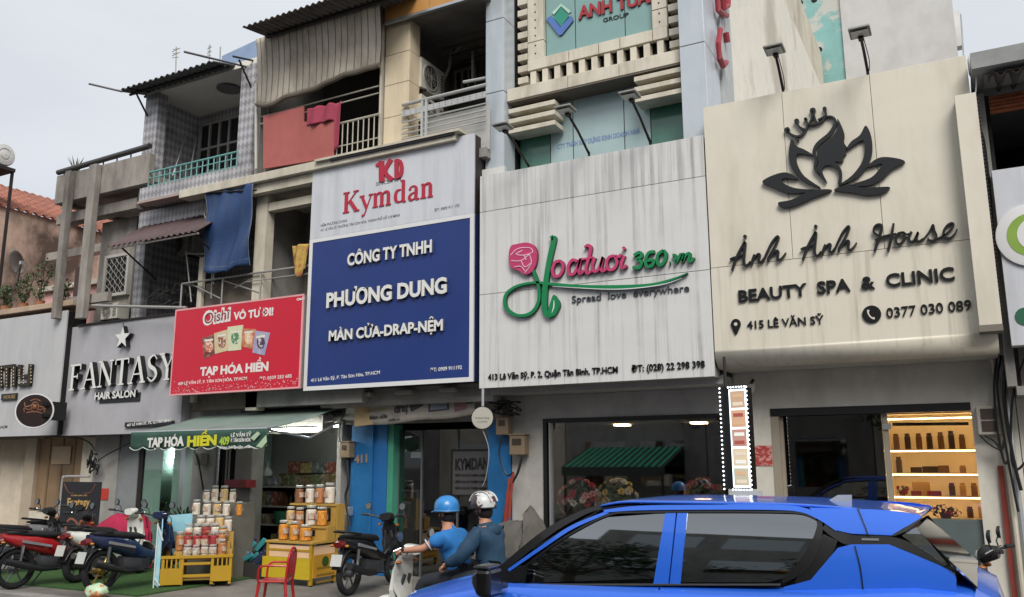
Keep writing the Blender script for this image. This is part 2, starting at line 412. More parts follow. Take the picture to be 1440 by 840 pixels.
# ================================================================== helpers for houses
def corrug(name, mat, parent, a, b, c, d, waves, amp, th=.01, label=None):
    """corrugated sheet between edge a-b (ridges run from a-b to d-c)"""
    a, b, c, d = map(Vector, (a, b, c, d)); n = (b-a).cross(d-a).normalized(); N = waves*6
    mb = MB().grid(lambda u, v: (a*(1-u)+b*u)*(1-v)+(d*(1-u)+c*u)*v+n*amp*math.sin(u*waves*2*PI), N, 1)
    return mb.build(name, mat, parent, smooth=True, solid=th, label=label)
def bars(parent, name, mat, p, q, z0, z1, n, r=.012):
    p, q = Vector(p), Vector(q)
    for i in range(n):
        c = p.lerp(q, i/(n-1)); MB().tube([(c.x, c.y, c.z+z0), (c.x, c.y, c.z+z1)], r, 6).build(name, mat, parent)
def rail(parent, mat, p, q, r=.02, name='rail'): return MB().tube([p, q], r, 8).build(name, mat, parent)
def ac_unit(label, x, y, z, wd=.8, h=.56, dp=.3, face='-Y', group=None):
    """outdoor unit; x,y,z = lower centre of the front face, fan facing -Y (or +X)"""
    t = thing('air_conditioner', label, 'air conditioner', (x, y, z), 0 if face == '-Y' else PI/2, group)
    m0 = WM(t)
    def L(mb, *a, **k):
        mb.v = [m0 @ v for v in mb.v]; return mb.build(*a, **k)
    L(MB().box(-wd/2, wd/2, 0, dp, 0, h), 'casing', mAC, t, bevel=.015)
    cx = -wd*.12
    L(MB().lathe((cx, -.004, h/2), [(h*.42, 0), (h*.42, -.012), (h*.38, -.012), (h*.38, 0), (h*.42, 0)], 24, 'Y'), 'fan_ring', mAC, t)
    L(MB().lathe((cx, .0, h/2), [(h*.375, -.003), (h*.375, -.006)], 24, 'Y'), 'fan_opening', mGrille, t)
    fb = MB()
    for k in range(3):
        a = k*2*PI/3; fb.add([(cx, -.008, h/2), (cx+h*.34*math.cos(a), -.009, h/2+h*.34*math.sin(a)), (cx+h*.34*math.cos(a+.9), -.013, h/2+h*.34*math.sin(a+.9))], [(0, 1, 2)])
    L(fb, 'fan_blades', M('fan_grey', '#4a4a4a', .5), t)
    gm = MB()
    for k in range(1, 5): gm.lathe((cx, -.02, h/2), [(h*.09*k, 0), (h*.09*k, -.004), (h*.09*k-.004, -.004), (h*.09*k-.004, 0), (h*.09*k, 0)], 20, 'Y')
    for k in range(8):
        a = k*PI/4; gm.tube([(cx, -.022, h/2), (cx+h*.38*math.cos(a), -.022, h/2+h*.38*math.sin(a))], .003, 4)
    L(gm, 'fan_guard', mAC, t)
    for k in range(8): L(MB().box(wd/2-.13, wd/2-.03, -.004, -.001, h*.15+k*h*.09, h*.15+k*h*.09+h*.04), 'vent_slat', mGrille, t)
    for s in (-1, 1): L(MB().box(s*wd*.35-.02, s*wd*.35+.02, -.03, dp+.05, -.04, 0), 'bracket', mIron, t)
    return t
# ================================================================== far left background
t = thing('old_building', 'old building with orange tiled roof and black-stained tan side wall at far left', 'building', (-24, 14, 0))
za = atX(6, 291, -22).z; zb = atX(0, 362, -22).z; zt = atX(6, 276, -22.3).z
boxpart('stained_wall', mTan, t, -27, -22, 12, 21, 0, za)
mb = MB()
a_, b_ = Vector((-21.9, 11.9, za+.0)), Vector((-21.9, 21.1, za+.0))
corrug('tile_roof', mOrTile, t, a_, b_, b_+Vector((-3, 0, 1.5)), a_+Vector((-3, 0, 1.5)), 38, .035, .03)
mb = MB()
for k in range(11): mb.box(-22.05-k*.27, -22.0-k*.27, 11.9, 21.1, za+.05+k*.135, za+.085+k*.135)
mb.build('tile_rows', mOrTile, t)
t = thing('pink_house', 'low house with pale pink side wall behind the potted plants at far left', 'building', (-19, 14, 0))
zp = atX(50, 393, -20.6).z
boxpart('wall', mPink, t, -20.59, -17.2, 13.1, 19, 0, zp-.25); boxpart('coping', mPlC, t, -20.7, -17.2, 12.98, 13.14, zp-.3, zp-.18)
# water tank on its stand
c = at(8, 217, 12.2)
t = thing('water_tank', 'round white water tank on a dark steel stand at the left edge', 'water tank', (c.x-.5, 12.2, c.z))
MB().lathe((c.x-.9, 12.2, c.z), [(.22, 0), (.29, .05), (.3, .1), (.3, .82), (.27, .86), (.17, .88), (.16, .86), (.12, .86), (.11, .89), (0.02, .9)], 24, 'X').build('drum', M('tank_white', '#c9c8c4', .35, .2), t, smooth=True)
for dy in (-.28, .28):
    for dx in (-.75, -.1): MB().box(c.x+dx-.03, c.x+dx+.03, 12.2+dy-.03, 12.2+dy+.03, zp-.3, c.z-.33).build('stand_leg', mIron, t)
boxpart('stand_frame', mIron, t, c.x-.85, c.x, 11.9, 12.5, c.z-.4, c.z-.31)
# satellite dish
c = at(25, 370, 11.9)
t = thing('satellite_dish', 'grey satellite dish on a short pole above the potted plants at left', 'satellite dish', (c.x, 11.9, c.z-.5))
mb = MB().grid(lambda u, v: c+Vector((.1*(v*v)-.05+.1*v*math.sin(u*2*PI), .22*v*math.cos(u*2*PI)*.9, .27*v*math.sin(u*2*PI))), 20, 5)
for q in mb.v: q.y -= (q.x-c.x)*1.2; 
mb.build('dish', M('dish_grey', '#8d8782', .6, stain='#5c5048', sa=.6), t, smooth=True, solid=.01)
MB().tube([c+Vector((.1, .02, -.1)), c+Vector((.05, .0, -.62))], .02, 8).build('pole', mIron, t)
MB().tube([c+Vector((.0, 0, -.25)), c+Vector((.34, -.1, -.08))], .01, 6).build('feed_arm', mIron, t)
MB().box(c.x+.3, c.x+.38, 11.75, 11.83, c.z-.1, c.z-.02).build('feed_horn', mAlu, t)
# planter ledge and its plants
zl = at(60, 432, 11.2).z
tag(MB().box(-19.5, -16.25, 10.95, 11.6, zl-.12, zl).build('planter_ledge', M('ledge', '#b09a84', .8, stain='#6e5a48', sa=.5), bevel=.01), 'beige ledge above the leftmost shop sign carrying potted plants', 'ledge')
mLeaf = M('dark_leaf', (.05, .09, .03), .7, var=.3, vs=12); mTwig = M('twig', '#4a3a30', .9); mFl = M('dry_flower', '#8c5a4a', .8)
for i, (px, py, hh) in enumerate([(8, 424, 26), (32, 428, 38), (55, 428, 52), (82, 434, 20)]):
    c = at(px, py+8, 11.25)
    t = thing('potted_plant', ['low shrub in a clay pot at the very left of the ledge', 'straggly shrub in a clay pot beneath the satellite dish', 'tallest bare-stemmed plant in a clay pot on the ledge', 'short leafy plant in a clay pot at the right end of the ledge'][i], 'plant', (c.x, 11.25, zl), group='potted plants on the ledge')
    MB().lathe((c.x, 11.25, zl), [(.07, 0), (.1, .14), (.11, .16), (.09, .16), (.08, .13)], 12).build('pot', M('clay', '#9c6a4c', .8), t)
    st = MB(); lf = MB(); H_ = hh/100
    for k in range(7):
        p = Vector((c.x, 11.25, zl+.12)); q = [p]
        for j in range(4): p = p+Vector((R.uniform(-.09, .11), R.uniform(-.06, .06), H_*.42)); q.append(p)
        st.tube(q, .007, 5)
        for j in range(26):
            o = q[R.randint(1, 4)]+Vector([R.uniform(-.1, .1) for _ in range(3)]); u = Vector([R.uniform(-1, 1) for _ in range(3)]).normalized()*.045; v = Vector([R.uniform(-1, 1) for _ in range(3)]).normalized()*.025
            lf.add([o-u, o+v, o+u, o-v], [(0, 1, 2, 3)])
    st.build('stems', mTwig, t); lf.build('leaves', mLeaf, t)
# ================================================================== concrete frame house (above the star-sign shop)
t = thing('concrete_house', 'unfinished grey concrete frame house with open posts above the star shop sign', 'building', (-15.5, 11.5, 0)); HU0 = t
Y0 = 10.95
A, B = at(80, 248, Y0), at(197, 217, Y0); zb0 = at(79, 288, Y0).z
boxpart('parapet', mConc, t, A.x, B.x+.3, Y0, Y0+.14, zb0+.02, A.z, bevel=.01)
xj = at(134, 240, Y0).x; boxpart('parapet_joint', mIron, t, xj-.008, xj+.008, Y0-.003, Y0+.1, zb0+.03, A.z-.02)
boxpart('parapet_return', mConc, t, A.x, A.x+.14, Y0+.142, 14.5, zb0+.02, A.z)
boxpart('terrace_slab', mConc, t, A.x+.15, B.x+.3, Y0+.2, 14.6, zb0+.1, zb0+.24)
MB().tube([at(82, 243, Y0), at(197, 209, Y0)+Vector((.3, 0, 0))], .06, 12).build('handrail', M('dark_pipe', '#3c3a38', .5), t, smooth=True)
for k in range(6):
    q = A.lerp(B, (k+.4)/6.2); MB().tube([(q.x, Y0+.05, A.z-.03), (q.x, Y0+.05, A.z+.1)], .014, 6).build('handrail_post', mIron, t)
z2a, z2b = at(96, 313, 11.15).z, at(96, 299, 11.15).z
boxpart('beam', mConc, t, at(80, 300, 11.15).x, at(192, 280, 11.15).x, 11.15, 11.4, z2a, z2b, bevel=.01)
z3 = at(110, 350, 12.6).z
boxpart('rear_beam', mConc, t, at(80, 340, 13).x-.4, at(192, 340, 13).x, 13, 13.25, z3, z3+.2)
for px, wd in ((92, .15), (127, .22)):
    x = at(px, 310, 10.86).x; boxpart('post', mConc, t, x-wd/2, x+wd/2, 10.80, 10.94, at(px, 446, 10.83).z, A.z-.02, bevel=.01)
x0, x1 = at(142, 340, 11.5).x, at(190, 340, 11.5).x
boxpart('wall', mConc, t, x0, x1, 11.5, 11.65, 2.7, z2a-.02)
boxpart('middle_slab', mConc, t, at(80, 300, 11.3).x, x1, 11.42, 14.6, 2.72, 2.88)
boxpart('side_wall', mConc, t, x0+.05, x0+.2, 11.66, 14.5, 2.89, z2a-.03)
boxpart('low_rail_beam', mConc, t, at(86, 430, 11).x, at(150, 430, 11).x, 11, 11.1, at(100, 430, 11).z, at(100, 418, 11).z)
gx0, gx1, gz0, gz1 = at(151, 400, 11.48).x, at(180, 400, 11.48).x, at(165, 413, 11.48).z, at(165, 363, 11.48).z
wn = boxpart('window', mDark, t, gx0, gx1, 11.44, 11.5, gz0, gz1)
fr = MB(); [fr.box(*b) for b in ((gx0-.06, gx0, 11.4, 11.5, gz0, gz1), (gx1, gx1+.06, 11.4, 11.5, gz0, gz1), (gx0-.06, gx1+.06, 11.402, 11.5, gz1, gz1+.06), (gx0-.06, gx1+.06, 11.402, 11.5, gz0-.06, gz0))]
fr.build('window_frame', M('pale_frame', '#a9a7a2', .7), wn)
gr = MB()
for k in range(4):
    x = gx0+(gx1-gx0)*(k+.5)/4
    for j in range(5):
        zc = gz0+(gz1-gz0)*(j+.5)/5; hh = (gz1-gz0)/10; ww = (gx1-gx0)/8
        pts = [(x+ww*.9*math.sin(a*PI/4)*(1-.35*abs(math.cos(a*PI/4))), 11.42, zc+hh*math.cos(a*PI/4)) for a in range(9)]; gr.tube(pts, .009, 5, caps=False)
gr.build('grille', M('grille_grey', '#8c8a86', .6), wn)
boxpart('brown_door', M('brown_board', '#4b3b36', .8), t, at(104, 400, 12.4).x, at(122, 400, 12.4).x, 12.4, 12.45, 2.9, at(110, 376, 12.4).z)
# spiky agave above the parapet
c = at(105, 226, 11.3); lf = MB()
for k in range(11):
    a = k*2*PI/11+R.uniform(-.2, .2); tip = Vector((c.x+.28*math.cos(a), 11.35+.2*math.sin(a), c.z+R.uniform(.0, .18))); b0 = Vector((c.x, 11.35, c.z-.35)); sd_ = Vector((-math.sin(a), math.cos(a), 0))*.018
    m_ = b0.lerp(tip, .55)+Vector((0, 0, .05)); lf.add([b0-sd_, b0+sd_, m_+sd_, tip, m_-sd_], [(0, 1, 2, 4), (4, 2, 3)])
t2 = thing('agave', 'spiky pale agave standing above the concrete terrace rail', 'plant', (c.x, 11.35, A.z-.6))
MB().lathe((c.x, 11.35, c.z-.75), [(.1, 0), (.14, .4), (.12, .4)], 12).build('pot', mConc, t2); lf.build('leaves', M('agave_leaf', '#6c7266', .7), t2)
# ================================================================== tiled house
t = thing('tiled_house', 'narrow house clad in grey scale-pattern tiles with turquoise balcony rail and corrugated roof', 'building', (-12.6, 11.3, 0)); HU1 = t
YT = 11.2
xl, xl2 = at(203, 170, YT).x, at(221, 170, YT).x; xr, xr2 = at(337, 150, YT).x, at(357, 150, YT).x
zb1, zt1 = at(195, 286, YT).z, at(205, 146, YT).z
zroof = at(350, 100, YT).z
boxpart('pillar', mTile, t, xl, xl2, YT, YT+.22, zb1, zroof+.12); boxpart('pillar', mTile, t, xr, xr2, YT, YT+.22, zb1, zroof+.12)
boxpart('side_wall', mTile, t, xl, xl+.12, YT+.222, YT+2.4, zb1, zroof+.1); boxpart('side_wall', mTile, t, xr2-.12, xr2, YT+.222, YT+2.4, zb1, zroof+.1)
yb = YT+1.3
boxpart('back_wall', mTile, t, xl+.122, xr2-.122, yb, yb+.12, zb1, zroof+.1)
boxpart('ceiling', M('ceiling_white', '#d6d2c8', .8, var=.05), t, xl, xr2, YT+.0, yb+.13, zroof+.125, zroof+.25)
MB().lathe(((xl2+xr)/2+.25, YT+.55, zroof+.12), [(.2, 0), (.23, -.02), (.25, -.035), (.23, -.04), (.19, -.02)], 28).build('ceiling_light', M('lamp_ring', '#6f6c6a', .6), t, smooth=True)
# balcony door
dx0, dx1 = at(284, 200, yb).x, at(338, 200, yb).x; dz0, dz1 = zb1+.3, at(310, 172, yb).z
dr = boxpart('door', mDark, t, dx0, dx1, yb-.03, yb-.002, dz0, dz1)
fr = MB(); mWood = M('door_grey', '#9c9a97', .6)
for k in range(5): x = dx0+(dx1-dx0)*k/4; fr.box(x-.025, x+.025, yb-.07, yb-.032, dz0, dz1)
for k in (0, .36, .68, 1): z = dz0+(dz1-dz0)*k; fr.box(dx0-.02, dx1+.02, yb-.068, yb-.033, z-.022, z+.022)
fr.build('door_frame', mWood, dr)
# balcony floor with tile fascia
fa, fb_ = at(195, 284, 10.9), at(205, 262, 10.9)
xfr = at(352, 240, 10.9).x
boxpart('balcony_floor', mTile, t, fa.x, xfr, 10.9, yb, fa.z, fb_.z-.02, bevel=.008)
boxpart('soffit_lip', M('pinkish_slab', '#a6928b', .8), t, fa.x-.02, xfr, 10.88, 11.1, fa.z-.05, fa.z-.002)
for a1, a2 in (((243, 247), (262, 190)), ((224, 256), (219, 222)), ((268, 238), (276, 196))): MB().tube([at(*a1, YT+.5), at(*a2, YT+.9)], .018, 6).build('leaning_pole', mAlu, t)
for px, hh in ((228, .28), (238, .2), (300, .34)): q = at(px, 250, YT+.35); MB().box(q.x-.12, q.x+.12, YT+.25, YT+.5, fb_.z-.02, fb_.z-.02+hh).build('storage_box', M('dull_box', '#5d5f60', .8, var=.3, vs=4), t, bevel=.01)
# rail
ra, rb = at(210, 243, 10.98), at(334, 214, 10.98); rb.z = ra.z
rail(t, mTeal, ra, rb, .02); rail(t, mTeal, ra-Vector((0, 0, .13)), rb-Vector((0, 0, .13)), .014); zlo = fb_.z+.02-ra.z
rail(t, mTeal, ra+Vector((0, 0, zlo)), rb+Vector((0, 0, zlo)), .014)
bars(t, 'baluster', mTeal, ra, rb, zlo, 0, 17)
# corrugated roof seen from below: front edge and rising back
yf = 10.65
q0, q1 = at(163, 130, yf), at(300, 84, yf); q1.z = q0.z = (q0.z+q1.z)/2
qb0 = Vector((q0.x, YT+.5, q0.z+.28)); qb1 = Vector((q1.x, YT+.5, q0.z+.28))
corrug('roof_sheet', mCorr, t, q0, q1, qb1, qb0, 17, .025, .008)
for f_, nm in ((.28, 'roof_beam'), (.62, 'roof_beam')):
    a_ = q0.lerp(qb0, f_)-Vector((0, 0, .055)); b_ = q1.lerp(qb1, f_)-Vector((0, 0, .055)); MB().tube([a_+Vector((.05, 0, 0)), b_], .028, 6).build(nm, mIron, t)
for x in (xl+.1, xr2-.1):
    MB().tube([(x, yf+.2, q0.z+.0), (x, YT-.01, zroof-.35)], .02, 6).build('roof_brace', mIron, t)
    MB().tube([(x, yf+.05, q0.z-.0), (x, YT+.1, q0.z+.16)], .02, 6).build('roof_rafter', mIron, t)
# second storey band and recess
zs2 = fa.z-.052; zbn = at(200, 322, 11.3).z
boxpart('tile_band', mTile, t, xl-.04, xr2, 11.3, 11.45, zbn, zs2)
boxpart('pillar', mTile, t, xl-.04, xl+.22, 11.3, 11.45, 2.75, zbn-.002)
boxpart('side_wall', mTile, t, xl-.04, xl+.1, 11.452, 13, 2.75, zs2)
boxpart('rear_wall', mTile, t, xl+.1, xr2, 13, 13.12, 2.75, zs2)
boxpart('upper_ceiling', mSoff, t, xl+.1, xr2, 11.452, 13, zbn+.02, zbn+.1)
boxpart('lower_slab', mPlG, t, xl, xr2, 11.3, 13.1, 2.6, 2.748)
boxpart('rear_shutter', mBack, t, at(262, 380, 12.9).x, at(285, 380, 12.9).x, 12.9, 12.98, 2.9, at(285, 330, 12.9).z)
# dark red corrugated awning
a_, b_ = at(152, 345, 10.35), at(288, 326, 10.35); b_.z = a_.z = (a_.z+b_.z)/2
tt = thing('corrugated_awning', 'dark maroon corrugated metal awning under the tiled band, left of the blue tarp', 'awning', ((a_.x+b_.x)/2, 11.2, a_.z))
b_.x -= .22; zw_ = at(215, 317, 11.3).z; c_, d_ = Vector((b_.x-.1, 11.3, zw_)), Vector((a_.x-.25, 11.3, zw_))
corrug('sheet', M('maroon_sheet', '#5b4a4a', .7, stain='#2c2222', sa=.6), tt, a_, b_, c_, d_, 16, .022, .008)
MB().tube([a_-Vector((0, -.05, .03)), b_-Vector((0, -.05, .03))], .02, 8).build('front_tube', M('pale_tube', '#9b948f', .5), tt)
for f_ in (.12, .95):
    p = a_.lerp(b_, f_); MB().tube([p+Vector((0, .08, -.02)), (p.x, 11.28, p.z-.5)], .018, 6).build('brace', mIron, tt)
ac_unit('outdoor unit with black fan under the maroon corrugated awning', at(252, 358, 12.2).x, 12.2, at(252, 360, 12.2).z, .78, .52)
# clothes poles on the roof sides
for pa, pb, lb in (((125, 118), (172, 129), 'thin pole sticking out left of the corrugated roof'), ((259, 73), (346, 94), 'pale drying pole crossing above the corrugated roof')):
    X_ = at(pb[0], pb[1], 11.2).x; e = at(pb[0], pb[1], 11.2 if pb[0] > 200 else 10.3); s_ = at(pa[0], pa[1], 9.9)
    tag(MB().tube([s_, e], .022, 8).build('drying_pole', M('pole_grey', '#6f6c6c', .5, .4)), lb, 'pole', 'drying poles by the corrugated roof')
# rooftop antennas
for px, py0, py1, cr in ((248, 102, 66, 1), (295, 84, 63, .5), (310, 80, 66, .3)):
    c = at(px, py0, 11.8); tp = at(px, py1, 11.8); mb = MB().tube([c-Vector((0, 0, .3)), tp], .012, 6)
    if cr > .4:
        for k in range(5):
            z = tp.z-.04-k*.05; u = Vector((.12*cr*(1 if k % 2 else .8), .05, .03*(1 if k % 2 else -1))); mb.tube([(tp.x-u.x, 11.8, z), (tp.x+u.x, 11.8, z+u.z)], .008, 5)
    tag(mb.build('antenna', M('antenna_grey', '#8d8a80', .6, .3)), ['branching television antenna on the corrugated roof', 'small thin antenna behind the drying pole', 'bare slanting antenna rod right of the small antenna'][(248, 295, 310).index(px)], 'antenna', 'rooftop antennas')
# bluish sheet wall at roof level behind
a_, b_ = at(312, 79, 12.6), at(362, 66, 12.6)
tag(MB().prism([(a_.x, a_.z), (b_.x+.6, b_.z+.25), (b_.x+.6, a_.z-1), (a_.x, a_.z-1)], (0, 12.6, 0), (1, 0, 0), (0, 0, 1), (0, .6, 0)).build('roof_hut', M('blue_sheet', '#7f93b0', .6)), 'pale blue sheet metal roof hut behind the corrugated roof', 'hut')
# clutter of thin wire hangers under the awning
tw = MB()
for k in range(16):
    c = at(R.uniform(205, 270), R.uniform(398, 425), 11.5); q = [c+Vector((R.uniform(-.25, .25), R.uniform(-.1, .1), R.uniform(-.12, .12))) for _ in range(3)]; tw.tube(spline(q, 3), .006, 4)
tag(tw.build('wire_tangle', M('wire_grey', '#8a8780', .6)), 'tangle of pale bent wires on the dark balcony behind the red sign', 'wires', kind='stuff')
# ================================================================== blue tarp
a_, b_ = at(288, 272, 10.75), at(357, 270, 10.75); zt_, zb_ = a_.z, at(318, 382, 10.75).z
def tarp(u, v):
    x = a_.x+(b_.x-a_.x)*(u*(1-.10*v)+.05*v+.015*math.sin(v*5)); sag = .03*math.sin(u*PI)*-1
    return (x, 10.75+.05*math.sin(u*11+v*2.5)*(.4+v)+.03*math.sin(v*9+u*4)+.015*math.sin(u*27+v*6), zt_+sag*(1-v)-(zt_-zb_)*v*(1-.06*(2*abs(u-.5))**3)+.02*math.sin(u*17)*(1 if v in (0, 1) else .3))
t = thing('tarpaulin', 'dark blue tarpaulin hanging beside the maroon awning', 'tarpaulin', (a_.x+.5, 10.8, zb_))
MB().grid(tarp, 34, 30).build('sheet', M('tarp_blue', '#1d3a66', .6, var=.2, vs=2, stain='#3a4c66', sa=.5, ss=(4, 4, .8), bump=.5, bs=25), t, smooth=True, solid=.006)
MB().tube([a_+Vector((-.06, 0, .02)), b_+Vector((.06, 0, .02))], .016, 8).build('top_rod', mIron, t)
hm = MB(); hm.tube([tarp(.0, k/20) for k in range(21)], .007, 5, caps=False); hm.tube([tarp(1, k/20) for k in range(21)], .007, 5, caps=False); hm.tube([tarp(k/20, .93) for k in range(21)], .005, 5, caps=False); hm.tube([tarp(.06, k/20) for k in range(21)], .004, 5, caps=False)
hm.build('hem', M('tarp_hem', '#6b7686', .6), t)
# ================================================================== house with the roller blind (middle)
t = thing('shabby_house', 'shabby house with striped roller blind and red balcony board, right of the tiled house', 'building', (-9.7, 11.2, 0)); HU2 = t
xa, xb = at(360, 200, 10.95).x, at(539, 100, 10.95).x
zsl = at(445, 227, 10.8).z
boxpart('balcony_slab', mPlC, t, at(252, 270, 10.72).x, at(640, 190, 10.72).x, 10.72, 10.98, at(445, 238, 10.72).z, at(445, 226, 10.72).z, bevel=.01)
boxpart('balcony_floor', mPlC, t, xa, xb, 10.982, 12.9, at(445, 256, 10.9).z+.02, zsl-.02)
boxpart('slab_edge', mPlC, t, at(350, 270, 10.82).x, at(640, 190, 10.82).x, 10.82, 10.978, at(445, 255, 10.82).z, at(445, 238.5, 10.72).z-.002)
zc2 = at(533, -8, 10.9).z
boxpart('side_wall', mPlG, t, xa, xa+.12, 11.1, 13, zsl, zc2); boxpart('side_wall', mPlG, t, xb-.1, xb, 11.2, 13, zsl, zc2)
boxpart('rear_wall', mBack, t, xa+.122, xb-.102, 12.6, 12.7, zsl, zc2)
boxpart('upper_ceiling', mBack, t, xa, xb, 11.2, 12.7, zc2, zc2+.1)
boxpart('corner_post', mPlC, t, at(534, 100, 10.9).x, xb, 10.9, 11.05, zsl, zc2, bevel=.008)
boxpart('corner_post', mPlG, t, xa, xa+.08, 10.95, 11.09, zsl, zc2-.1)
MB().tube([at(360, 238, 10.85), at(360, 118, 10.85)], .028, 8).build('drain_pipe', M('pvc_grey', '#b8b4ac', .5), t)
# roof of dark sheet
e0, e1 = at(341, 38, 9.95), at(545, -28, 9.95); e1.z = e0.z = (e0.z+e1.z)/2
corrug('roof_sheet', mRust, t, e0, e1, Vector((e1.x, 12.7, e0.z+.45)), Vector((e0.x, 12.7, e0.z+.45)), 24, .02, .012)
rail(t, mIron, e0+Vector((.1, .5, .02)), e1+Vector((0, .5, .02)), .03, 'roof_beam')
# roller blind
c0, c1, c2, c3 = at(360, 55, 10.5), at(533, 5, 10.5), at(532, 93, 10.75), at(360, 143, 10.75)
def blind(u, v):
    top = c0.lerp(c1, u); bot = c3.lerp(c2, u); bot = bot+Vector((0, 0, -.22*math.sin(min(1, u*1.35)*PI)*.35-.12*math.exp(-((u-.12)/.12)**2)+.1*max(0, u-.7)))
    p = top.lerp(bot, v); return p+Vector((0, .025*math.sin(u*13+v*2)*v+.04*math.sin(v*PI)+.012*math.sin(u*40), 0))
bl = MB().grid(blind, 60, 14); mBl = M('blind_cloth', '#c2b9aa', .85, var=.08, stain='#6b6052', sa=.6, ss=(2, 2, .7), bump=.3); mBs = M('blind_stripe', '#7d766c', .85)
tb = thing('roller_blind', 'large beige striped roller blind hanging above the red balcony panel', 'blind', tuple((c0+c1)/2))
bl.build('cloth', mBl, tb, smooth=True, solid=.008)
for k in range(19):
    u = (k+.6)/19.3; sg = MB(); L = [Vector(blind(u, j/10)) for j in range(11)]; Lb = [Vector(blind(u+.006, j/10)) for j in range(11)]
    sg.add([p-Vector((0, .008, 0)) for p in L]+[p-Vector((0, .008, 0)) for p in Lb], [(j, j+1, j+12, j+11) for j in range(10)]); sg.build('stripe', mBs, tb)
MB().tube([Vector(blind(k/24, 1)) for k in range(25)], .045, 8).build('rolled_hem', M('hem_dirty', '#6d665b', .9), tb, smooth=True)
# red panel, cloth, railing on the balcony
zr = zsl-.0
r0, r1 = at(371, 238, 10.88), at(430, 150, 10.88); r2 = at(471, 170, 10.88)
mRedP = M('red_board', '#a85c57', .7, var=.1, stain='#8d4640', sa=.5, ss=(1.5, 1.5, 1.2))
rp_ = [at(371, 238, 10.86), at(371, 164, 10.86), at(428, 150, 10.86), at(428, 172, 10.86), at(471, 168, 10.86), at(470, 222, 10.86)]
tag(MB().prism([(p.x, max(p.z, zr+.002)) for p in rp_], (0, 10.84, 0), (1, 0, 0), (0, 0, 1), (0, .03, 0)).build('balcony_board', mRedP, bevel=.004), 'faded red board screening the left half of the balcony', 'board')
ca, cb_ = at(431, 153, 10.8), at(479, 144, 10.8)
def cloth(u, v):
    x = ca.x+(cb_.x-ca.x)*u; z = ca.z+(cb_.z-ca.z)*u*.5-(.32+.55*(u > .8)*1.0)*v
    return (x, 10.815+.025*math.sin(u*16+v)-.01*v, z+.012*math.sin(u*20))
tag(MB().grid(cloth, 40, 10).build('crimson_cloth', M('crimson', '#9c3a50', .8, bump=.3), smooth=True, solid=.006), 'crimson cloth draped over the rail right of the red board', 'cloth')
tr_ = thing('balcony_railing', 'pale barred railing right of the red board on the shabby balcony', 'railing', tuple(at(505, 215, 10.86)))
zt3 = at(474, 175, 10.86).z; pa, pb = Vector((at(474, 200, 10.86).x, 10.86, zt3)), Vector((at(533, 200, 10.86).x, 10.86, zt3))
mRl = M('rail_cream', '#b5b0a2', .6, stain='#6d5c48', sa=.6)
rail(tr_, mRl, pa, pb, .022); rail(tr_, mRl, pa-Vector((0, 0, .42)), pb-Vector((0, 0, .42)), .012); rail(tr_, mRl, pa-Vector((0, 0, zt3-zsl-.05)), pb-Vector((0, 0, zt3-zsl-.05)), .012)
bars(tr_, 'baluster', mRl, pa, pb, -(zt3-zsl), 0, 9, .011)
for py in (121, 131): rail(t, mRl, at(366, py+44, 10.95), at(533, py, 10.95), .014, 'wire_rail')
# lower storey: post, opening, laundry
zl0 = 3.9; YB = 11.0
boxpart('post', mPlC, t, at(358, 340, YB).x, at(373, 340, YB).x, YB, YB+.2, zl0-1.2, at(445, 256, 10.9).z+.01)
x1_ = at(440, 300, YB).x+1.2
boxpart('lintel', mPlC, t, at(374, 340, YB).x, x1_, YB+.02, YB+.18, at(374, 297, YB).z, at(374, 286, YB).z)
boxpart('lower_rear_wall', M('greige_wall', '#7d786e', .85, stain='#4c463d', sa=.5), t, at(358, 340, YB).x, x1_, 12.3, 12.4, 2.7, at(445, 256, 10.9).z)
boxpart('lower_side_wall', mPlG, t, at(358, 340, YB).x, at(360, 340, YB).x, YB+.202, 12.3, 2.7, at(445, 256, 10.9).z)
boxpart('lower_floor', mPlG, t, at(358, 340, YB).x, x1_, YB-.0, 12.3, 2.75, at(400, 420, YB).z)
hp = [at(396, 340, 12.2), at(395, 318, 12.2), at(400, 310, 12.2), at(408, 313, 12.2), at(413, 325, 12.2), at(413, 370, 12.2)]
tag(MB().tube(spline([hp[0]-Vector((0, 0, .5))]+hp, 5), .02, 8).build('arched_pipe', M('dull_pipe', '#6c675e', .6)), 'arched grey pipe against the rear wall left of the hanging towel', 'pipe')
ta, tb_ = at(411, 346, 10.9), at(434, 342, 10.9)
def towel(u, v): return (ta.x+(tb_.x-ta.x)*u*(1-.35*v*v)+.1*v*v, 10.9+.03*math.sin(u*9+v*3), ta.z-(.62-.1*u)*v*(1-.25*abs(u-.4)))
tag(MB().grid(towel, 16, 14).build('towel', M('towel', '#b7974e', .9, var=.3, vs=7, stain='#8b4a3c', sa=.9, ss=(2.2, 2, 2.2), sp=(.48, .54)), smooth=True, solid=.01), 'mustard and rust patterned towel hanging by the Kymdan sign'.replace('Kymdan', 'white and blue'), 'towel')
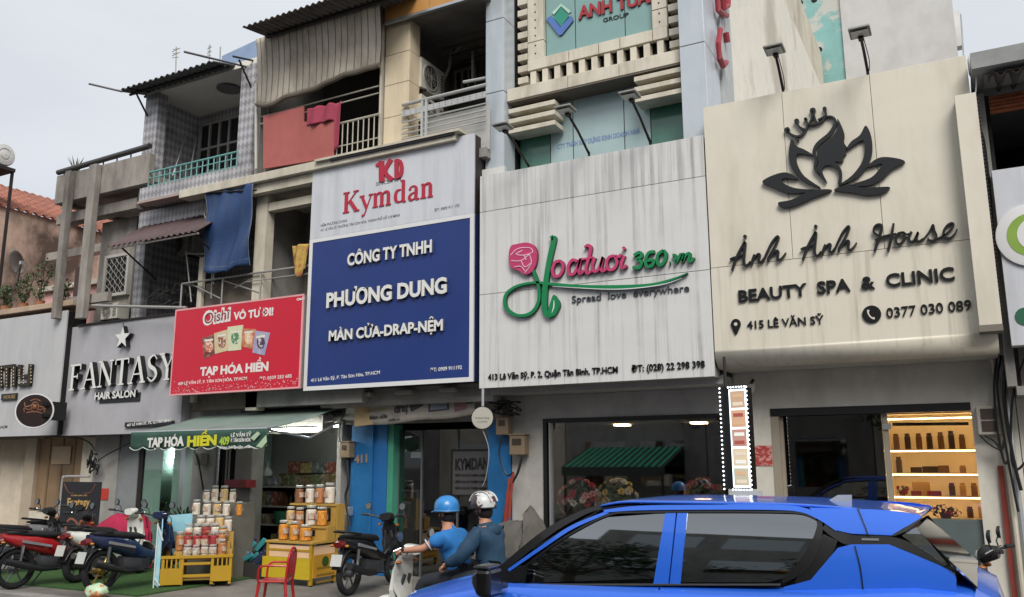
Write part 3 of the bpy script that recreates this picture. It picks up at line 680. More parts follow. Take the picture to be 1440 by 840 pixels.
# railings behind the red sign
tr_ = thing('planter_railing', 'pale steel railing running above the red sign', 'railing', tuple(at(340, 420, 10.6)))
zt4 = at(250, 398, 10.85).z
pa, pb = Vector((at(250, 398, 10.85).x, 10.95, zt4)), Vector((-9.76, 10.95, zt4))
mSt = M('galvanised', '#a9a7a1', .45, .5)
rail(tr_, mSt, pa, pb, .02); rail(tr_, mSt, pa-Vector((-.0, 0, .75)), pa, .018, 'post')
for k in (.33, .62, .97): q = pa.lerp(pb, k); rail(tr_, mSt, q-Vector((0, 0, .75)), q, .014, 'post')
rail(tr_, mSt, pa+Vector((0, .5, .0)), pb+Vector((0, .5, 0)), .014)
rail(tr_, mSt, pa.lerp(pb, .5)-Vector((0, 0, .14)), pb-Vector((0, 0, .14)), .012); rail(tr_, mSt, pa, pa+Vector((0, .5, 0)), .014)
for a1, a2 in (((262, 353), (269, 425)), ((262, 357), (296, 357)), ((300, 345), (297, 420)), ((287, 300), (302, 350)), ((302, 350), (300, 400)), ((315, 395), (366, 412)), ((355, 392), (330, 405)), ((270, 400), (310, 420))):
    rail(tr_, mSt, at(*a1, 11.0), at(*a2, 11.0), .014, 'strut')
rail(tr_, mSt, at(130, 430, 10.75), at(262, 433, 10.75), .03, 'long_pipe')
boxpart('grimy_wall', M('grimy', '#6f665c', .9, stain='#3b352e', sa=.9), HU2, at(283, 400, 11.15).x, at(358, 400, 11.15).x, 11.15, 11.25, 2.75, at(320, 395, 11.15).z)
MB().box(at(281, 400, 11.1).x, at(287, 400, 11.1).x, 11.05, 11.12, 2.9, at(284, 363, 11.1).z).build('stub_post', mPlC, HU2)
# small ac / box on left side below
t3 = ac_unit('cream outdoor unit on the ledge above the star shop sign', at(152, 448, 11.15).x, 11.15, at(152, 449, 11.15).z, .5, .33, .3)
# ================================================================== orange fascia house
t = thing('orange_fascia_house', 'house with orange fascia, cream tiled column and steel railing above the blue sign', 'building', (-7.4, 11, 0)); HU3 = t
YC = 10.95; x0, x1 = at(541, 120, YC).x, at(575, 120, YC).x; xR = at(684, 100, YC).x
zf = at(541, 212, YC).z; ztop = at(541, 36, YC).z
px_s = [210, 166, 121, 79, 37]
zz = [at(545, p, YC).z for p in px_s]; zz[0] -= .3
boxpart('column', M('joint_dark', '#5b554b', .9), t, x0+.006, x1-.006, YC+.006, YC+.3, zz[0], ztop)
for k in range(4): boxpart('column_tile', mBeige, t, x0, x1, YC, YC+.02, zz[k]+.004, zz[k+1]-.004, bevel=.004); boxpart('column_tile', mBeige, t, x1-.02, x1+.001, YC+.022, YC+.3, zz[k]+.004, zz[k+1]-.004)
mOr = M('orange_panel', '#b98648', .5, var=.08, stain='#8a6435', sa=.4)
zo0 = at(541, 33, 10.8).z
xs = [at(541, 20, 10.8).x, at(604, 10, 10.8).x, at(684, 0, 10.8).x]
for k in range(2): boxpart('fascia_panel', mOr, t, xs[k]+.004, xs[k+1]-.004, 10.8, 10.84, zo0+.03, zo0+1.0, bevel=.004)
boxpart('fascia_edge', mAlu, t, xs[0], xs[2], 10.79, 10.85, zo0-.02, zo0+.026)
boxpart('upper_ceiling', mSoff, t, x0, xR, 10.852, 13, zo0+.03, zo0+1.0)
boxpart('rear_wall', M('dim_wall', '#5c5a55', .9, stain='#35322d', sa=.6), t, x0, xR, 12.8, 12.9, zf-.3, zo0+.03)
boxpart('side_wall', mPlG, t, x0, x0+.1, YC+.302, 12.8, zf-.3, zo0+.03)
boxpart('balcony_floor', mPlG, t, x0, xR, YC, 12.8, zf-.45, zf-.3)
# inner details: window, downpipe
wx0, wx1 = at(640, 105, 12.7).x, at(668, 105, 12.7).x
wz0, wz1 = at(650, 125, 12.7).z, at(650, 98, 12.7).z
wn = boxpart('window', mDark, t, wx0, wx1, 12.74, 12.79, wz0, wz1); fr = MB()
for k in range(4): fr.box(wx0+(wx1-wx0)*k/3-.02, wx0+(wx1-wx0)*k/3+.02, 12.7, 12.738, wz0, wz1)
fr.box(wx0, wx1, 12.702, 12.739, wz1-.02, wz1+.03); fr.build('window_frame', M('beige_frame', '#8d877a', .7), wn)
for a1, a2 in (((636, 65), (632, 95)), ((632, 95), (618, 128)), ((665, 70), (665, 112)), ((652, 60), (636, 78))): rail(t, M('pvc_dim', '#8e8a80', .6), at(*a1, 12.2), at(*a2, 12.2), .03, 'drain_pipe')
for k in range(4): MB().tube([(x1+.1, 11.5+k*.3, zo0-.15), (xR-.1, 11.5+k*.3, zo0-.2+.05*k)], .02, 6).build('ceiling_duct', mIron, t)
q = at(592, 122, 11.25); ac_unit('upper outdoor unit beside the cream column', q.x, 11.62, q.z, .74, .56, .26, face='+X')
q = at(592, 170, 11.25); ac_unit('lower outdoor unit half hidden by the steel railing', q.x, 11.6, q.z, .7, .5, .26, face='+X')
boxpart('front_wall', mPlG, t, -9.7, xR, 11.18, 11.4, 2.7, zf-.46)
# steel railing
tr_ = thing('steel_railing', 'white steel railing with perforated band above the white and blue sign', 'railing', tuple(at(620, 190, 10.9)))
mRW = M('rail_white', '#b7b8b6', .45, .3, stain='#7c7a74', sa=.3)
za5 = at(566, 148, 10.9).z; p = Vector((at(566, 148, 10.9).x, 10.9, za5)); q = Vector((at(684, 118, 10.9).x, 10.9, za5))
rail(tr_, mRW, p, q, .03)
zq = at(566, 161, 10.9).z
boxpart('perforated_band', mRW, tr_, p.x, q.x, 10.88, 10.9, zq-.05, zq+.05)
for k in range(14):
    for j in (-1, 1): x = p.x+(q.x-p.x)*(k+.5)/14; MB().lathe((x, 10.879, zq+j*.022), [(.008, 0), (.008, -.002)], 6, 'Y').build('perforation', mBlk, tr_)
for dz in (.0, .11, .2, .29): rail(tr_, mRW, Vector((p.x, 10.9, zq-.15-dz)), Vector((q.x, 10.9, zq-.15-dz)), .014)
px5 = at(597, 180, 10.9).x; boxpart('post', mRW, tr_, px5-.06, px5-.02, 10.87, 10.92, zf-.32, za5-.02); boxpart('post', mRW, tr_, px5+.02, px5+.06, 10.87, 10.92, zf-.32, za5-.02)
boxpart('back_sheet', M('white_sheet', '#b4b3af', .6, stain='#77736b', sa=.4), tr_, px5-.1, q.x, 11.0, 11.02, zf-.32, zq-.13)
rail(tr_, mRW, at(652, 116, 11.2), at(684, 110, 11.2), .03, 'short_rail')
# ================================================================== panelled tower
t = thing('panelled_tower', 'tall narrow building with blue-grey piers and beige dentil frame around teal glass', 'building', (-4.7, 11.3, 0)); TW = t
XL, XLi = at(683, 100, 11.1).x, at(708, 100, 11.1).x; XRi, XR = at(957, 100, 11.1).x, -2.88
zb6 = at(683, 244, 11.1).z-.6; ZT = 13.2
boxpart('core', mPlC, t, XL+.05, XR-.02, 11.9, 24, 2.6, ZT)
boxpart('pier_core', mDark, t, XL+.03, XLi-.03, 11.13, 11.88, zb6, ZT); boxpart('pier_core', mDark, t, XRi+.03, XR-.03, 11.13, 11.88, zb6, ZT)
def pier(xa, xb, seams, side):
    zs = [zb6]+[at((683+708)/2 if side > 0 else 975, s, 11.1).z for s in seams]+[ZT]
    for a_, b_ in zip(zs, zs[1:]):
        boxpart('pier_panel', mAcp, t, xa, xb, 11.1, 11.128, a_+.006, b_-.006, bevel=.005)
        boxpart('pier_panel', mAcp, t, xb-.028, xb, 11.13, 11.48 if side > 0 else 11.88, a_+.006, b_-.006, bevel=.005)
        if side < 0: boxpart('pier_panel', mAcp, t, xa, xa+.028, 11.13, 11.48, a_+.006, b_-.006)
pier(XL, XLi, (130, 28), 1); pier(XRi, XR, (62,), -1)
boxpart('pier_sill', mWhiteP, t, XL-.03, XLi+.05, 11.04, 11.12, at(690, 246, 11.04).z, at(690, 237, 11.04).z)
# side cladding on right face: cream plastered wall with fluted strip near the front
zsd = atX(1150, 110, -2.86).z
boxpart('side_wall', M('cream_side', '#d6d2c6', .85, var=.06, stain='#8a7f6d', sa=.5, ss=(1, .5, .35), sp=(.5, .62), bump=.3), t, -2.9, -2.862, 12.6, 23.9, 2.6, zsd)
for k in range(7): boxpart('side_flute', M('pale_flute', '#a9adae', .5), t, -2.9, -2.845, 11.92+k*.1, 12.0+k*.1, 2.6, ZT)

tc_ = thing('side_letters', 'red raised letters running up the side of the tower', 'sign', (-2.84, 12.4, 7.5))
for pts in ([(1013, 42), (1010, 62), (1012, 82), (1017, 93), (1021, 88)], [(1021, 46), (1023, 60)], [(1008, -8), (1010, 14), (1016, 20), (1022, 22)], [(1016, -6), (1018, 12), (1024, 8), (1024, -10)]):
    MB().tube([atX(*p, -2.8) for p in pts], .045, 6).build('letter', M('crimson_letter', '#8e2a35', .5), tc_)
# bay
YBy = 11.5
bx0, bx1 = at(727, 100, YBy).x, at(957, 80, YBy).x
gx0, gx1 = at(764, 60, YBy).x, at(917, 30, YBy).x
fx0, fx1 = at(742, 60, YBy).x, at(938, 30, YBy).x
zf0 = at(743, 101, YBy).z; zf1 = at(743, 86, YBy).z-.0; ZU = 12.6
cz0, cz1 = at(727, 140, 11.2).z, at(727, 123, 11.2).z
mTG = M('teal_glass', '#7b9d9a', .12, var=.05, spec=.7); mGG = M('green_glass', '#4a7c6b', .12, var=.12, vs=2, spec=.7); mPG = M('pale_glass', '#9fb5b6', .15, var=.06, spec=.7)
mTB = M('tower_beige', '#cdc6b6', .5, var=.06, stain='#7f705b', sa=.5, ss=(3, 3, .8)); mDot = M('dot_brown', '#3f342b', .6)
boxpart('bay_back', mDark, t, bx0, bx1, 11.66, 11.88, 4.5, ZU)
sx = [gx0, at(806, 60, YBy).x, at(876, 40, YBy).x, gx1]
for k in range(3): boxpart('glass_panel', mTG, t, sx[k]+.008, sx[k+1]-.008, 11.6, 11.62, zf1, ZU)
boxpart('mullions', mBlk, t, gx0, gx1, 11.61, 11.64, zf1, ZU)
# frame panels
zfr = zf0
zj = [zfr, zfr+.5, zfr+1.5, zfr+2.5, zfr+3.5, zfr+4.5]
for a_, b_ in zip(zj[:-1], zj[1:]):
    for xa_, xb_ in ((fx0, gx0), (gx1, fx1)):
        if a_ == zfr: a2 = zf1+.0
        else: a2 = a_
        fp = boxpart('frame_panel', mTB, t, xa_, xb_, YBy, YBy+.1, a2+.006, b_-.006, bevel=.006)
        zq_ = a2+.1
        while zq_ < b_-.05:
            MB().lathe((xa_+(xb_-xa_)*.5, YBy-.002, zq_), [(.014, .004), (.014, -.004)], 8, 'Y').build('stud', mDot, fp); zq_ += .14
xjs = [fx0, at(800, 75, YBy).x, at(842, 65, YBy).x, at(872, 60, YBy).x, at(918, 50, YBy).x, fx1]
for a_, b_ in zip(xjs[:-1], xjs[1:]): boxpart('frame_panel', mTB, t, a_+.005, b_-.005, YBy-.02, YBy+.08, zfr, zf1-.004, bevel=.006)
# dentils
n = 11; zd0, zd1 = cz1+.01, zfr-.01
for k in range(n):
    x = fx0+(fx1-fx0)*(k+.25)/n; boxpart('dentil', mTB, t, x-.01, x+(fx1-fx0)/n*.42, YBy, YBy+.15, zd0, zd1, bevel=.004)
for xa_, xb_ in ((bx0, fx0-.01), (fx1+.01, bx1)):
    for k in range(19): z = zd0+.0+k*.2; boxpart('dentil', mTB, t, xa_+.01, xb_, YBy+.01, YBy+.15, z, z+.11, bevel=.004)
# cornice
xc = [at(726, 120, 11.2).x+.02, at(798, 110, 11.2).x, at(870, 95, 11.2).x, XRi-.005]
xc[0] = XLi+.005
for a_, b_ in zip(xc[:-1], xc[1:]): boxpart('cornice_panel', mTB, t, a_+.004, b_-.004, 11.2, 11.64, cz0, cz1, bevel=.006)
# lower windows
zg1 = cz0-.03; zg0 = 4.6
gx = [XLi+.03, at(774, 200, 11.6).x, at(806, 190, 11.6).x, at(878, 180, 11.6).x, at(915, 170, 11.6).x, XRi-.02]
for k in range(5): boxpart('lower_glass', mGG if k in (0, 4) else mPG, t, gx[k]+.008, gx[k+1]-.008, 11.6, 11.62, zg0, zg1)
boxpart('lower_mullions', mBlk, t, XLi+.03, XRi-.02, 11.61, 11.65, zg0, zg1)
boxpart('bay_soffit', M('soffit_brown', '#6c6459', .8), t, XLi+.03, XRi-.02, 11.21, 11.64, cz0-.025, cz0-.002)
for (pxa, pya, pxb) in ((727, 0, 784), (894, 0, 957)):
    for k in range(3):
        if pxa == 727: z = at(727, 163+k*14, 11.35).z; xa_, xb_ = XLi+.02, at(781, 150, 11.25).x
        else: z = at(896, 120+k*14.5, 11.35).z; xa_, xb_ = at(893, 130, 11.25).x, XRi-.01
        boxpart('louvre', M('louvre_cream', '#cbc4b3', .5, stain='#8a7c66', sa=.4, ss=(3, 3, 1)), t, xa_, xb_, 11.22, 11.55, z, z+.075, bevel=.005)
# logo on the glass
mLR = M('sign_red', '#9c2b30', .4); mLBl = M('logo_blue', '#4f6fae', .4); mLG = M('logo_green', '#2f8a74', .4)
ts = thing('tower_lettering_sign', 'red company name with blue and green diamond logo on teal tower glass', 'sign', tuple(at(850, 30, 11.57)))
T(ts, 'ANH TUẤN', 813, 27, 10, 930, 11.57, mLR, mBlk, .03, .035, ry=-1)
T(ts, 'GROUP', 848, 31.5, 26, 884, 11.59, mBlk, mBlk, .01, .01, ry=23)
d = MB(); poly_px(d, [(768, 27), (775, 22), (788, 38), (803, 22), (806, 29), (790, 49), (786, 50)], 11.57, .02, smooth=False); d.build('logo_chevron', [mLBl, mBlk], ts)
d = MB(); poly_px(d, [(789, 10), (800, 23), (789, 37), (778, 25)], 11.57, .02, smooth=False); d.build('logo_diamond', [mLG, mBlk], ts)
d = MB(); poly_px(d, [(789, 5), (803, 16), (800, 19), (789, 9), (779, 21), (776, 18)], 11.58, .01, smooth=False); d.build('logo_outline', [M('pale_green', '#a8cdb9', .4), mBlk], ts)
tn = T(TW, 'CTY TNHH XÂY DỰNG KINH DOANH NHÀ', 784, 210, 203.5, 900, 11.595, M('faded_blue', '#7289b4', .5), None, .004, .02, ry=187.5)
# ================================================================== SIGNS
mLW = M('letter_white', '#d6d6d2', .4, var=.03); mLS = M('letter_side', '#5a5d63', .6, var=0); mLK = M('letter_black', '#121314', .4, var=0)
mSignBlue = M('sign_blue', '#1b3270', .4, var=.05, vs=1.2, stain='#223c7c', sa=.4, ss=(1, 1, .6))
mSignWht = M('sign_white', '#c3c6cc', .4, var=.04, stain='#8f9094', sa=.35, ss=(5, 5, .4))
mEdge = M('edge_white', '#d2d3d3', .35, var=.02); mMar = M('maroon_text', '#a81f38', .4, var=.03); mGyT = M('grey_text', '#4a4d52', .5, var=0)
# --- Kymdan / Phuong Dung sign
YS = 10.8
XA, XB = -9.75, -6.48
zt, zm, zb = at(440, 236, YS).z, at(437, 337, YS).z, at(427, 550, YS).z
t = thing('shop_sign', 'tall sign box with white top panel in maroon lettering over a navy blue panel', 'shop sign', (-8.1, YS, zb))
boxpart('box', M('sign_box_dark', '#2a2522', .6, var=.2), t, XA+.01, XB, YS+.03, YS+.36, zb+.01, zt-.01)
boxpart('box_side', M('sign_navy_side', '#1c2b54', .5), t, XB, XB+.006, YS+.03, YS+.36, zb+.01, zm)
boxpart('top_panel', mSignWht, t, XA, XB, YS, YS+.028, zm+.003, zt)
bp = boxpart('blue_panel', mSignBlue, t, XA+.07, XB-.07, YS+.004, YS+.028, zb+.07, zm-.07)
for a in ((XA, XB, zb, zb+.068), (XA, XB, zm-.068, zm-.002), (XA, XA+.068, zb+.069, zm-.069), (XB-.068, XB, zb+.069, zm-.069)): boxpart('border', mEdge, t, a[0], a[1], YS-.004, YS+.028, a[2], a[3])
boxpart('visor', M('visor_dark', '#2b2a33', .6), t, at(465, 213, YS-.1).x, at(638, 183, YS-.1).x, YS-.12, YS+.02, zt+.005, zt+.035)
boxpart('top_ledge', mPlC, t, XA+.15, XB-.2, YS-.14, YS+.25, zt+.037, zt+.075)
d = MB()
strokes_px(d, [([(536, 226.5), (536.5, 255.5)], 7.5), ([(528.5, 233), (536, 228)], 4), ([(549.5, 224), (541.5, 241), (551, 253)], [6, 5, 7]), ([(557, 224.5), (557.3, 251.5)], 5.5), ([(556, 226), (562, 227), (564.5, 236), (562.5, 246), (556, 249.5)], 5)], YS-.02, .02, n=4)
split_letters(d, [mMar, mMar], t, name='logo_letter', merge=False)
T(t, 'SINCE 1954', 528.5, 262, 257, 564, YS-.003, mGyT, None, .003, .0, ry=254)
# serif word built from strokes; local letter grid: x to the right, y up, cap height 1
def serif_word(parent, glyphs, lx, ly, ty, rx, Y, mat, ms, dep, ry=None):
    a = at(lx, ly, Y); h = at(lx, ty, Y).z-a.z; b = at(rx, ly if ry is None else ry, Y); W = sum(g[0] for g in glyphs); sx = (b.x-a.x)/W; sh = (b.z-a.z)/(b.x-a.x) if ry is not None else 0
    mb = MB(); ox = 0
    for wdt, sts in glyphs:
        for si_, (pts, wl) in enumerate(sts):
            L, Rr = ribbon([(ox+p[0], p[1]) for p in pts], wl, 5)
            P = L+Rr[::-1]; k = len(L); n0 = len(mb.v)
            for dd in (0, dep):
                for (x, z) in L+Rr: mb.v.append(Vector((a.x+x*sx, Y-.0011*si_+dd, a.z+z*h+x*sx*sh)))
            for i in range(k-1):
                mb.f += [(n0+i, n0+i+1, n0+k+i+1, n0+k+i), (n0+i, n0+2*k+i, n0+2*k+i+1, n0+i+1), (n0+k+i, n0+k+i+1, n0+3*k+i+1, n0+3*k+i)]; mb.mi += [0, 1, 1]
            mb.f += [(n0, n0+k, n0+3*k, n0+2*k), (n0+k-1, n0+3*k-1, n0+4*k-1, n0+2*k-1)]; mb.mi += [1, 1]
        ox += wdt
    split_letters(mb, [mat, ms], parent)
s_ = lambda x, y, w=.26: ([(x-w/2, y), (x+w/2, y)], .06)
arch = lambda x: [([(x, .5), (x+.06, .62), (x+.17, .66), (x+.26, .6), (x+.28, .45), (x+.28, .03)], [.03, .07, .09, .13, .15, .15]), s_(x+.28, .03, .24)]
Kg = (.86, [([(.15, .03), (.15, .97)], .17), s_(.15, .03, .32), s_(.15, .97, .32), ([(.24, .45), (.66, .96)], .05), s_(.64, .97, .26), ([(.34, .55), (.68, .03)], .16), s_(.7, .03, .26)])
yg = (.62, [([(.08, .65), (.32, .06)], .13), s_(.08, .66, .24), ([(.54, .65), (.33, .05), (.22, -.24), (.1, -.27)], [.04, .05, .06, .13]), s_(.52, .66, .2)])
mg = (1.0, [([(.13, .03), (.13, .64)], .15), s_(.13, .03, .26), s_(.1, .65, .14)]+arch(.17)+arch(.49))
dg = (.66, [([(.34, .05), (.16, .1), (.1, .34), (.17, .58), (.36, .62)], [.06, .12, .15, .12, .05]), ([(.47, .03), (.47, 1.02)], .15), s_(.42, 1.02, .16), s_(.53, .03, .14), ([(.34, .05), (.42, .1)], .05)])
ag = (.62, [([(.12, .5), (.16, .62), (.3, .66), (.4, .58), (.41, .4), (.41, .1), (.5, .03), (.56, .06)], [.13, .07, .07, .12, .15, .14, .1, .04]), ([(.4, .38), (.2, .32), (.1, .18), (.17, .04), (.32, .07), (.4, .16)], [.04, .08, .13, .11, .06, .04])])
ng = (.68, [([(.13, .03), (.13, .64)], .15), s_(.13, .03, .26), s_(.1, .65, .14)]+arch(.17))
serif_word(t, [Kg, yg, mg, dg, ag, ng], 482, 300.5, 271.5, 612, YS-.012, mMar, mMar, .012, ry=276)
T(t, 'NỆM PHƯƠNG DUNG', 451, 319.5, 316, 488, YS-.002, mGyT, None, .002, .01, ry=312)
T(t, '411 LÊ VĂN SỸ, PHƯỜNG TÂN SƠN HÒA, THÀNH PHỐ HỒ CHÍ MINH', 451, 326, 322.5, 562, YS-.002, mGyT, None, .002, .01, ry=304.5)
T(t, 'ĐT: 0909 911 192', 611, 298, 294, 646, YS-.002, mGyT, None, .002, .01, ry=291)
T(t, 'CÔNG TY TNHH', 488, 373.5, 358, 607, YS-.045, mLW, mLS, .045, .035, ry=354)
T(t, 'PHƯƠNG DUNG', 458.5, 432.5, 413.5, 628, YS-.045, mLW, mLS, .045, .04, ry=411)
T(t, 'MÀN CỬA-DRAP-NỆM', 462, 479.5, 466, 622.5, YS-.045, mLW, mLS, .045, .035, ry=464)
T(t, '411 Lê Văn Sỹ, P. Tân Sơn Hòa, TP.HCM', 437, 537.5, 533, 534, YS+.001, mLW, None, .003, .012, ry=526)
T(t, 'ĐT: 0909 911192', 605, 523, 518, 649.5, YS+.001, mLW, None, .003, .012, ry=519)
# --- red snack sign
YR = 10.72
XA, XB = at(242, 500, YR).x, -9.757
XA = (at(247, 436, YR).x+at(238, 557, YR).x)/2
zt, zb = at(247, 436, YR).z, at(238, 557, YR).z
mSR = M('sign_scarlet', '#c0142f', .4, var=.05, vs=1.5)
t = thing('shop_sign', 'scarlet snack advertising sign with five printed chip bags', 'shop sign', (-11.3, YR, zb))
boxpart('box', M('sign_box_grey', '#77726e', .6), t, XA+.01, XB-.01, YR+.02, YR+.2, zb+.01, zt-.01)
boxpart('red_panel', mSR, t, XA+.03, XB-.03, YR, YR+.018, zb+.03, zt-.03)
for a in ((XA, XB, zb, zb+.03), (XA, XB, zt-.03, zt), (XA, XA+.03, zb+.031, zt-.031), (XB-.03, XB, zb+.031, zt-.031)): boxpart('border', M('border_pink', '#d99a9c', .5), t, a[0], a[1], YR-.004, YR+.018, a[2], a[3])
T(t, 'Oishi', 284.5, 457.5, 440, 324, YR-.003, mLW, None, .002, .07, ry=450)
T(t, 'Oishi', 287, 456, 441.5, 321.5, YR-.006, M('dark_red_text', '#7a1020', .5), None, .002, .0, ry=448.5)
T(t, 'VÔ TƯ ĐI!', 328, 450, 440, 384, YR-.003, mLW, None, .003, .04, ry=443)
T(t, 'TẠP HÓA HIỀN', 281, 528.5, 517.5, 377, YR-.003, mLW, None, .003, .045, ry=521)
T(t, '409 LÊ VĂN SỸ, P. TÂN SƠN HÒA, TP.HCM', 250, 542, 538, 347, YR-.003, mLW, None, .003, .012, ry=534)
T(t, 'ĐT: 0339 253 685', 364.5, 535, 530.5, 410, YR-.003, mLW, None, .003, .012, ry=531)
T(t, 'Oishi', 417, 423, 420, 428, YR-.003, mLW, None, .003, .05, ry=421)
packs = [([(284, 476), (301, 470), (302, 498), (287, 505)], '#6b2a22', '#c46a4e'), ([(301, 469), (322, 463), (321, 493), (302, 498)], '#c9b38d', '#8c4a2e'), ([(320, 460), (342, 457), (339, 492), (321, 494)], '#c9cdaa', '#4d8256'), ([(341, 462), (360, 463), (357, 492), (339, 487)], '#b5683f', '#d8a27c'), ([(359, 465), (380, 468), (372, 500), (355, 496)], '#9392b5', '#4b3158')]
for i, (q, c1, c2) in enumerate(packs):
    d = MB(); poly_px(d, q, YR-.004-.0005*i, .003, smooth=False); pk = d.build('printed_bag', M('bag%d' % i, c1, .4, var=.1, vs=12, stain='#c9c4ae', sa=.6, ss=(9, 9, 9)), t)
    cx = sum(p[0] for p in q)/4; cy = sum(p[1] for p in q)/4
    d = MB(); poly_px(d, [(cx-5, cy-5), (cx+2, cy-9), (cx+6, cy-1), (cx+3, cy+8), (cx-4, cy+6)], YR-.0075, .0015); d.build('bag_motif', M('motif%d' % i, c2, .4, stain='#d8d3c0', sa=.8, ss=(14, 14, 14), sp=(.5, .55)), pk)
    d = MB(); poly_px(d, [(cx-6, cy-9.5), (cx+6, cy-11), (cx+6, cy-8), (cx-6, cy-6.5)], YR-.0076, .0015, smooth=False); d.build('bag_band', M('band_pale', '#d6d2c4', .4), pk)
d = MB()
for k in range(170):
    x = R.uniform(XA+.05, XB-.06); z = zb+.045+abs(R.gauss(0, .07)); s2 = R.uniform(.006, .02)
    if z < zb+.3: d.add([(x-s2, YR-.0025, z), (x+s2*.3, YR-.0025, z-s2*.6), (x+s2, YR-.0025, z+s2*.2), (x, YR-.0025, z+s2*.7)], [(0, 1, 2, 3)])
tag(d.build('printed_flecks', M('fleck_pink', '#dda3a6', .5), t), None, None, kind='stuff')
# --- fantasy sign
YF = 11.1
mSG = M('sign_pale_grey', '#a8a7ab', .5, var=.05, stain='#6f6e72', sa=.3, ss=(1.6, 1.6, .9))
p = [at(99, 461, YF), at(262, 440, YF), at(260, 597, YF), at(86, 613, YF)]; X0 = (p[0].x+p[3].x)/2; X1 = at(254, 590, YF).x
t = thing('shop_sign', 'pale grey salon sign with a white star above large white serif capitals', 'shop sign', (X0+1.5, YF, p[3].z))
ztF = p[0].z; zbF = p[3].z
MB().hexa([(X0, YF, zbF), (X1, YF, zbF+.0), (X1, YF+.2, zbF), (X0, YF+.2, zbF), (X0, YF, ztF), (X1, YF, ztF), (X1, YF+.2, ztF), (X0, YF+.2, ztF)]).build('panel', mSG, t)
boxpart('top_trim', mIron, t, X0+.25, X1, YF-.03, YF+.22, ztF+.001, ztF+.04)
# serif capitals
def cap(w, sts): return (w, sts)
F_ = (.72, [([(.16, .03), (.16, .97)], .13), s_(.16, .02, .3), ([(.02, .97), (.6, .97)], .07), ([(.6, .97), (.6, .78)], .05), ([(.16, .52), (.46, .52)], .06), ([(.46, .62), (.46, .42)], .04)])
A_ = (.86, [([(.12, .03), (.42, 1.0)], .05), ([(.42, 1.0), (.72, .03)], .14), ([(.2, .34), (.62, .34)], .05), s_(.1, .02, .24), s_(.72, .02, .28)])
N_ = (.9, [([(.15, .03), (.15, .97)], .05), ([(.15, .97), (.72, .03)], .14), ([(.72, .03), (.72, .97)], .05), s_(.15, .02, .24), s_(.1, .97, .2), s_(.72, .97, .24)])
T_ = (.78, [([(.38, .03), (.38, .97)], .14), s_(.38, .02, .3), ([(.04, .97), (.72, .97)], .06), ([(.04, .97), (.04, .78)], .05), ([(.72, .97), (.72, .78)], .05)])
S_ = (.68, [([(.52, .8), (.36, .97), (.14, .84), (.18, .6), (.44, .42), (.52, .2), (.32, .02), (.1, .18)], [.04, .06, .1, .14, .14, .1, .06, .05])])
Y_ = (.8, [([(.38, .03), (.38, .45)], .13), ([(.38, .45), (.1, .97)], .13), ([(.38, .45), (.66, .97)], .05), s_(.38, .02, .28), s_(.1, .97, .26), s_(.66, .97, .22)])
serif_word(t, [F_, A_, N_, T_, A_, S_, Y_], 96, 549.5, 514, 246, YF-.12, mLW, mLK, .11, ry=533)
T(t, 'HAIR SALON', 132.5, 562, 553, 190, YF-.06, mLW, mLK, .05, .035, ry=558)
boxpart('text_backing', mLK, t, at(139, 563, YF-.03).x, at(196, 558, YF-.03).x, YF-.02, YF-.002, at(165, 566, YF).z, at(165, 554, YF).z)
c = at(173, 475, YF-.1); d = MB(); pol = []
for k in range(10): r = .235 if k % 2 == 0 else .095; pol.append((c.x+r*1.0*math.sin(k*PI/5), c.z+r*math.cos(k*PI/5)))
d.prism(pol, (0, YF-.12, 0), (1, 0, 0), (0, 0, 1), (0, .1, 0), 0, 1); d.build('star', [mLW, mLK], t)
MB().tube([at(173, 462, YF-.03), at(173, 447, YF-.01)], .008, 6).build('star_cable', mBlk, t)
a_, b_ = at(174, 602, YF-.06), at(243, 591, YF-.06); zc = (a_.z+b_.z)/2
boxpart('address_plate', mLK, t, a_.x, b_.x, YF-.05, YF-.01, zc-.045, zc+.05, bevel=.01)
T(t, '407 LÊ VĂN SỸ, P2, Q.TÂN BÌNH', 178, 600, 596.5, 240, YF-.055, mLW, None, .004, .02, ry=593)
# --- leftmost sign
YM = 10.95
XM1 = (at(97, 439, YM).x+at(76, 611, YM).x)/2; ztM, zbM = at(91, 437, YM).z, at(76, 612, YM).z
t = thing('shop_sign', 'plain light grey sign with dark gold-dotted letters at the left edge', 'shop sign', (XM1-2, YM, zbM))
mSL = M('sign_light_grey', '#b3b3b4', .5, var=.04, stain='#85858a', sa=.3, ss=(3, 3, .5))
boxpart('panel', mSL, t, XM1-4.2, XM1, YM, YM+.03, zbM, ztM); boxpart('box', mBlk, t, XM1-4.19, XM1-.005, YM+.032, YM+.45, zbM+.01, ztM-.03)
mGold = M('letter_bronze', '#2e2417', .4, .4)
d = MB(); strokes_px(d, [([(-2, 518), (0, 546)], 5), ([(-4, 517.5), (20, 514.5)], 5), ([(9.5, 516), (8.5, 545)], 5), ([(20, 515), (18.5, 544.5)], 5), ([(27.5, 513), (26.5, 530)], 5), ([(25, 530.5), (41, 528)], 4.5), ([(42.5, 512), (39.5, 541)], 5), ([(25, 541.5), (41, 540)], 4.5)], YM-.06, .05, n=2); split_letters(d, [mGold, mLK], t)
for px, py0, py1 in ((-1, 543, 516), (2, 544, 515), (9, 545, 517), (16, 544, 518), (19, 543, 515), (27, 541, 519), (33, 541, 516), (43.5, 540, 512)):
    for k in range(6): c = at(px, py0+(py1-py0)*(k+.5)/6, YM-.065); MB().lathe(c, [(.014, .004), (.014, -.003)], 7, 'Y').build('lamp_dot', M('led_warm', '#e6cf9e', .4), t)
boxpart('small_plate', mLK, t, at(2, 560, YM-.03).x, at(23, 560, YM-.03).x, YM-.04, YM-.002, at(12, 563, YM).z, at(12, 554, YM).z)
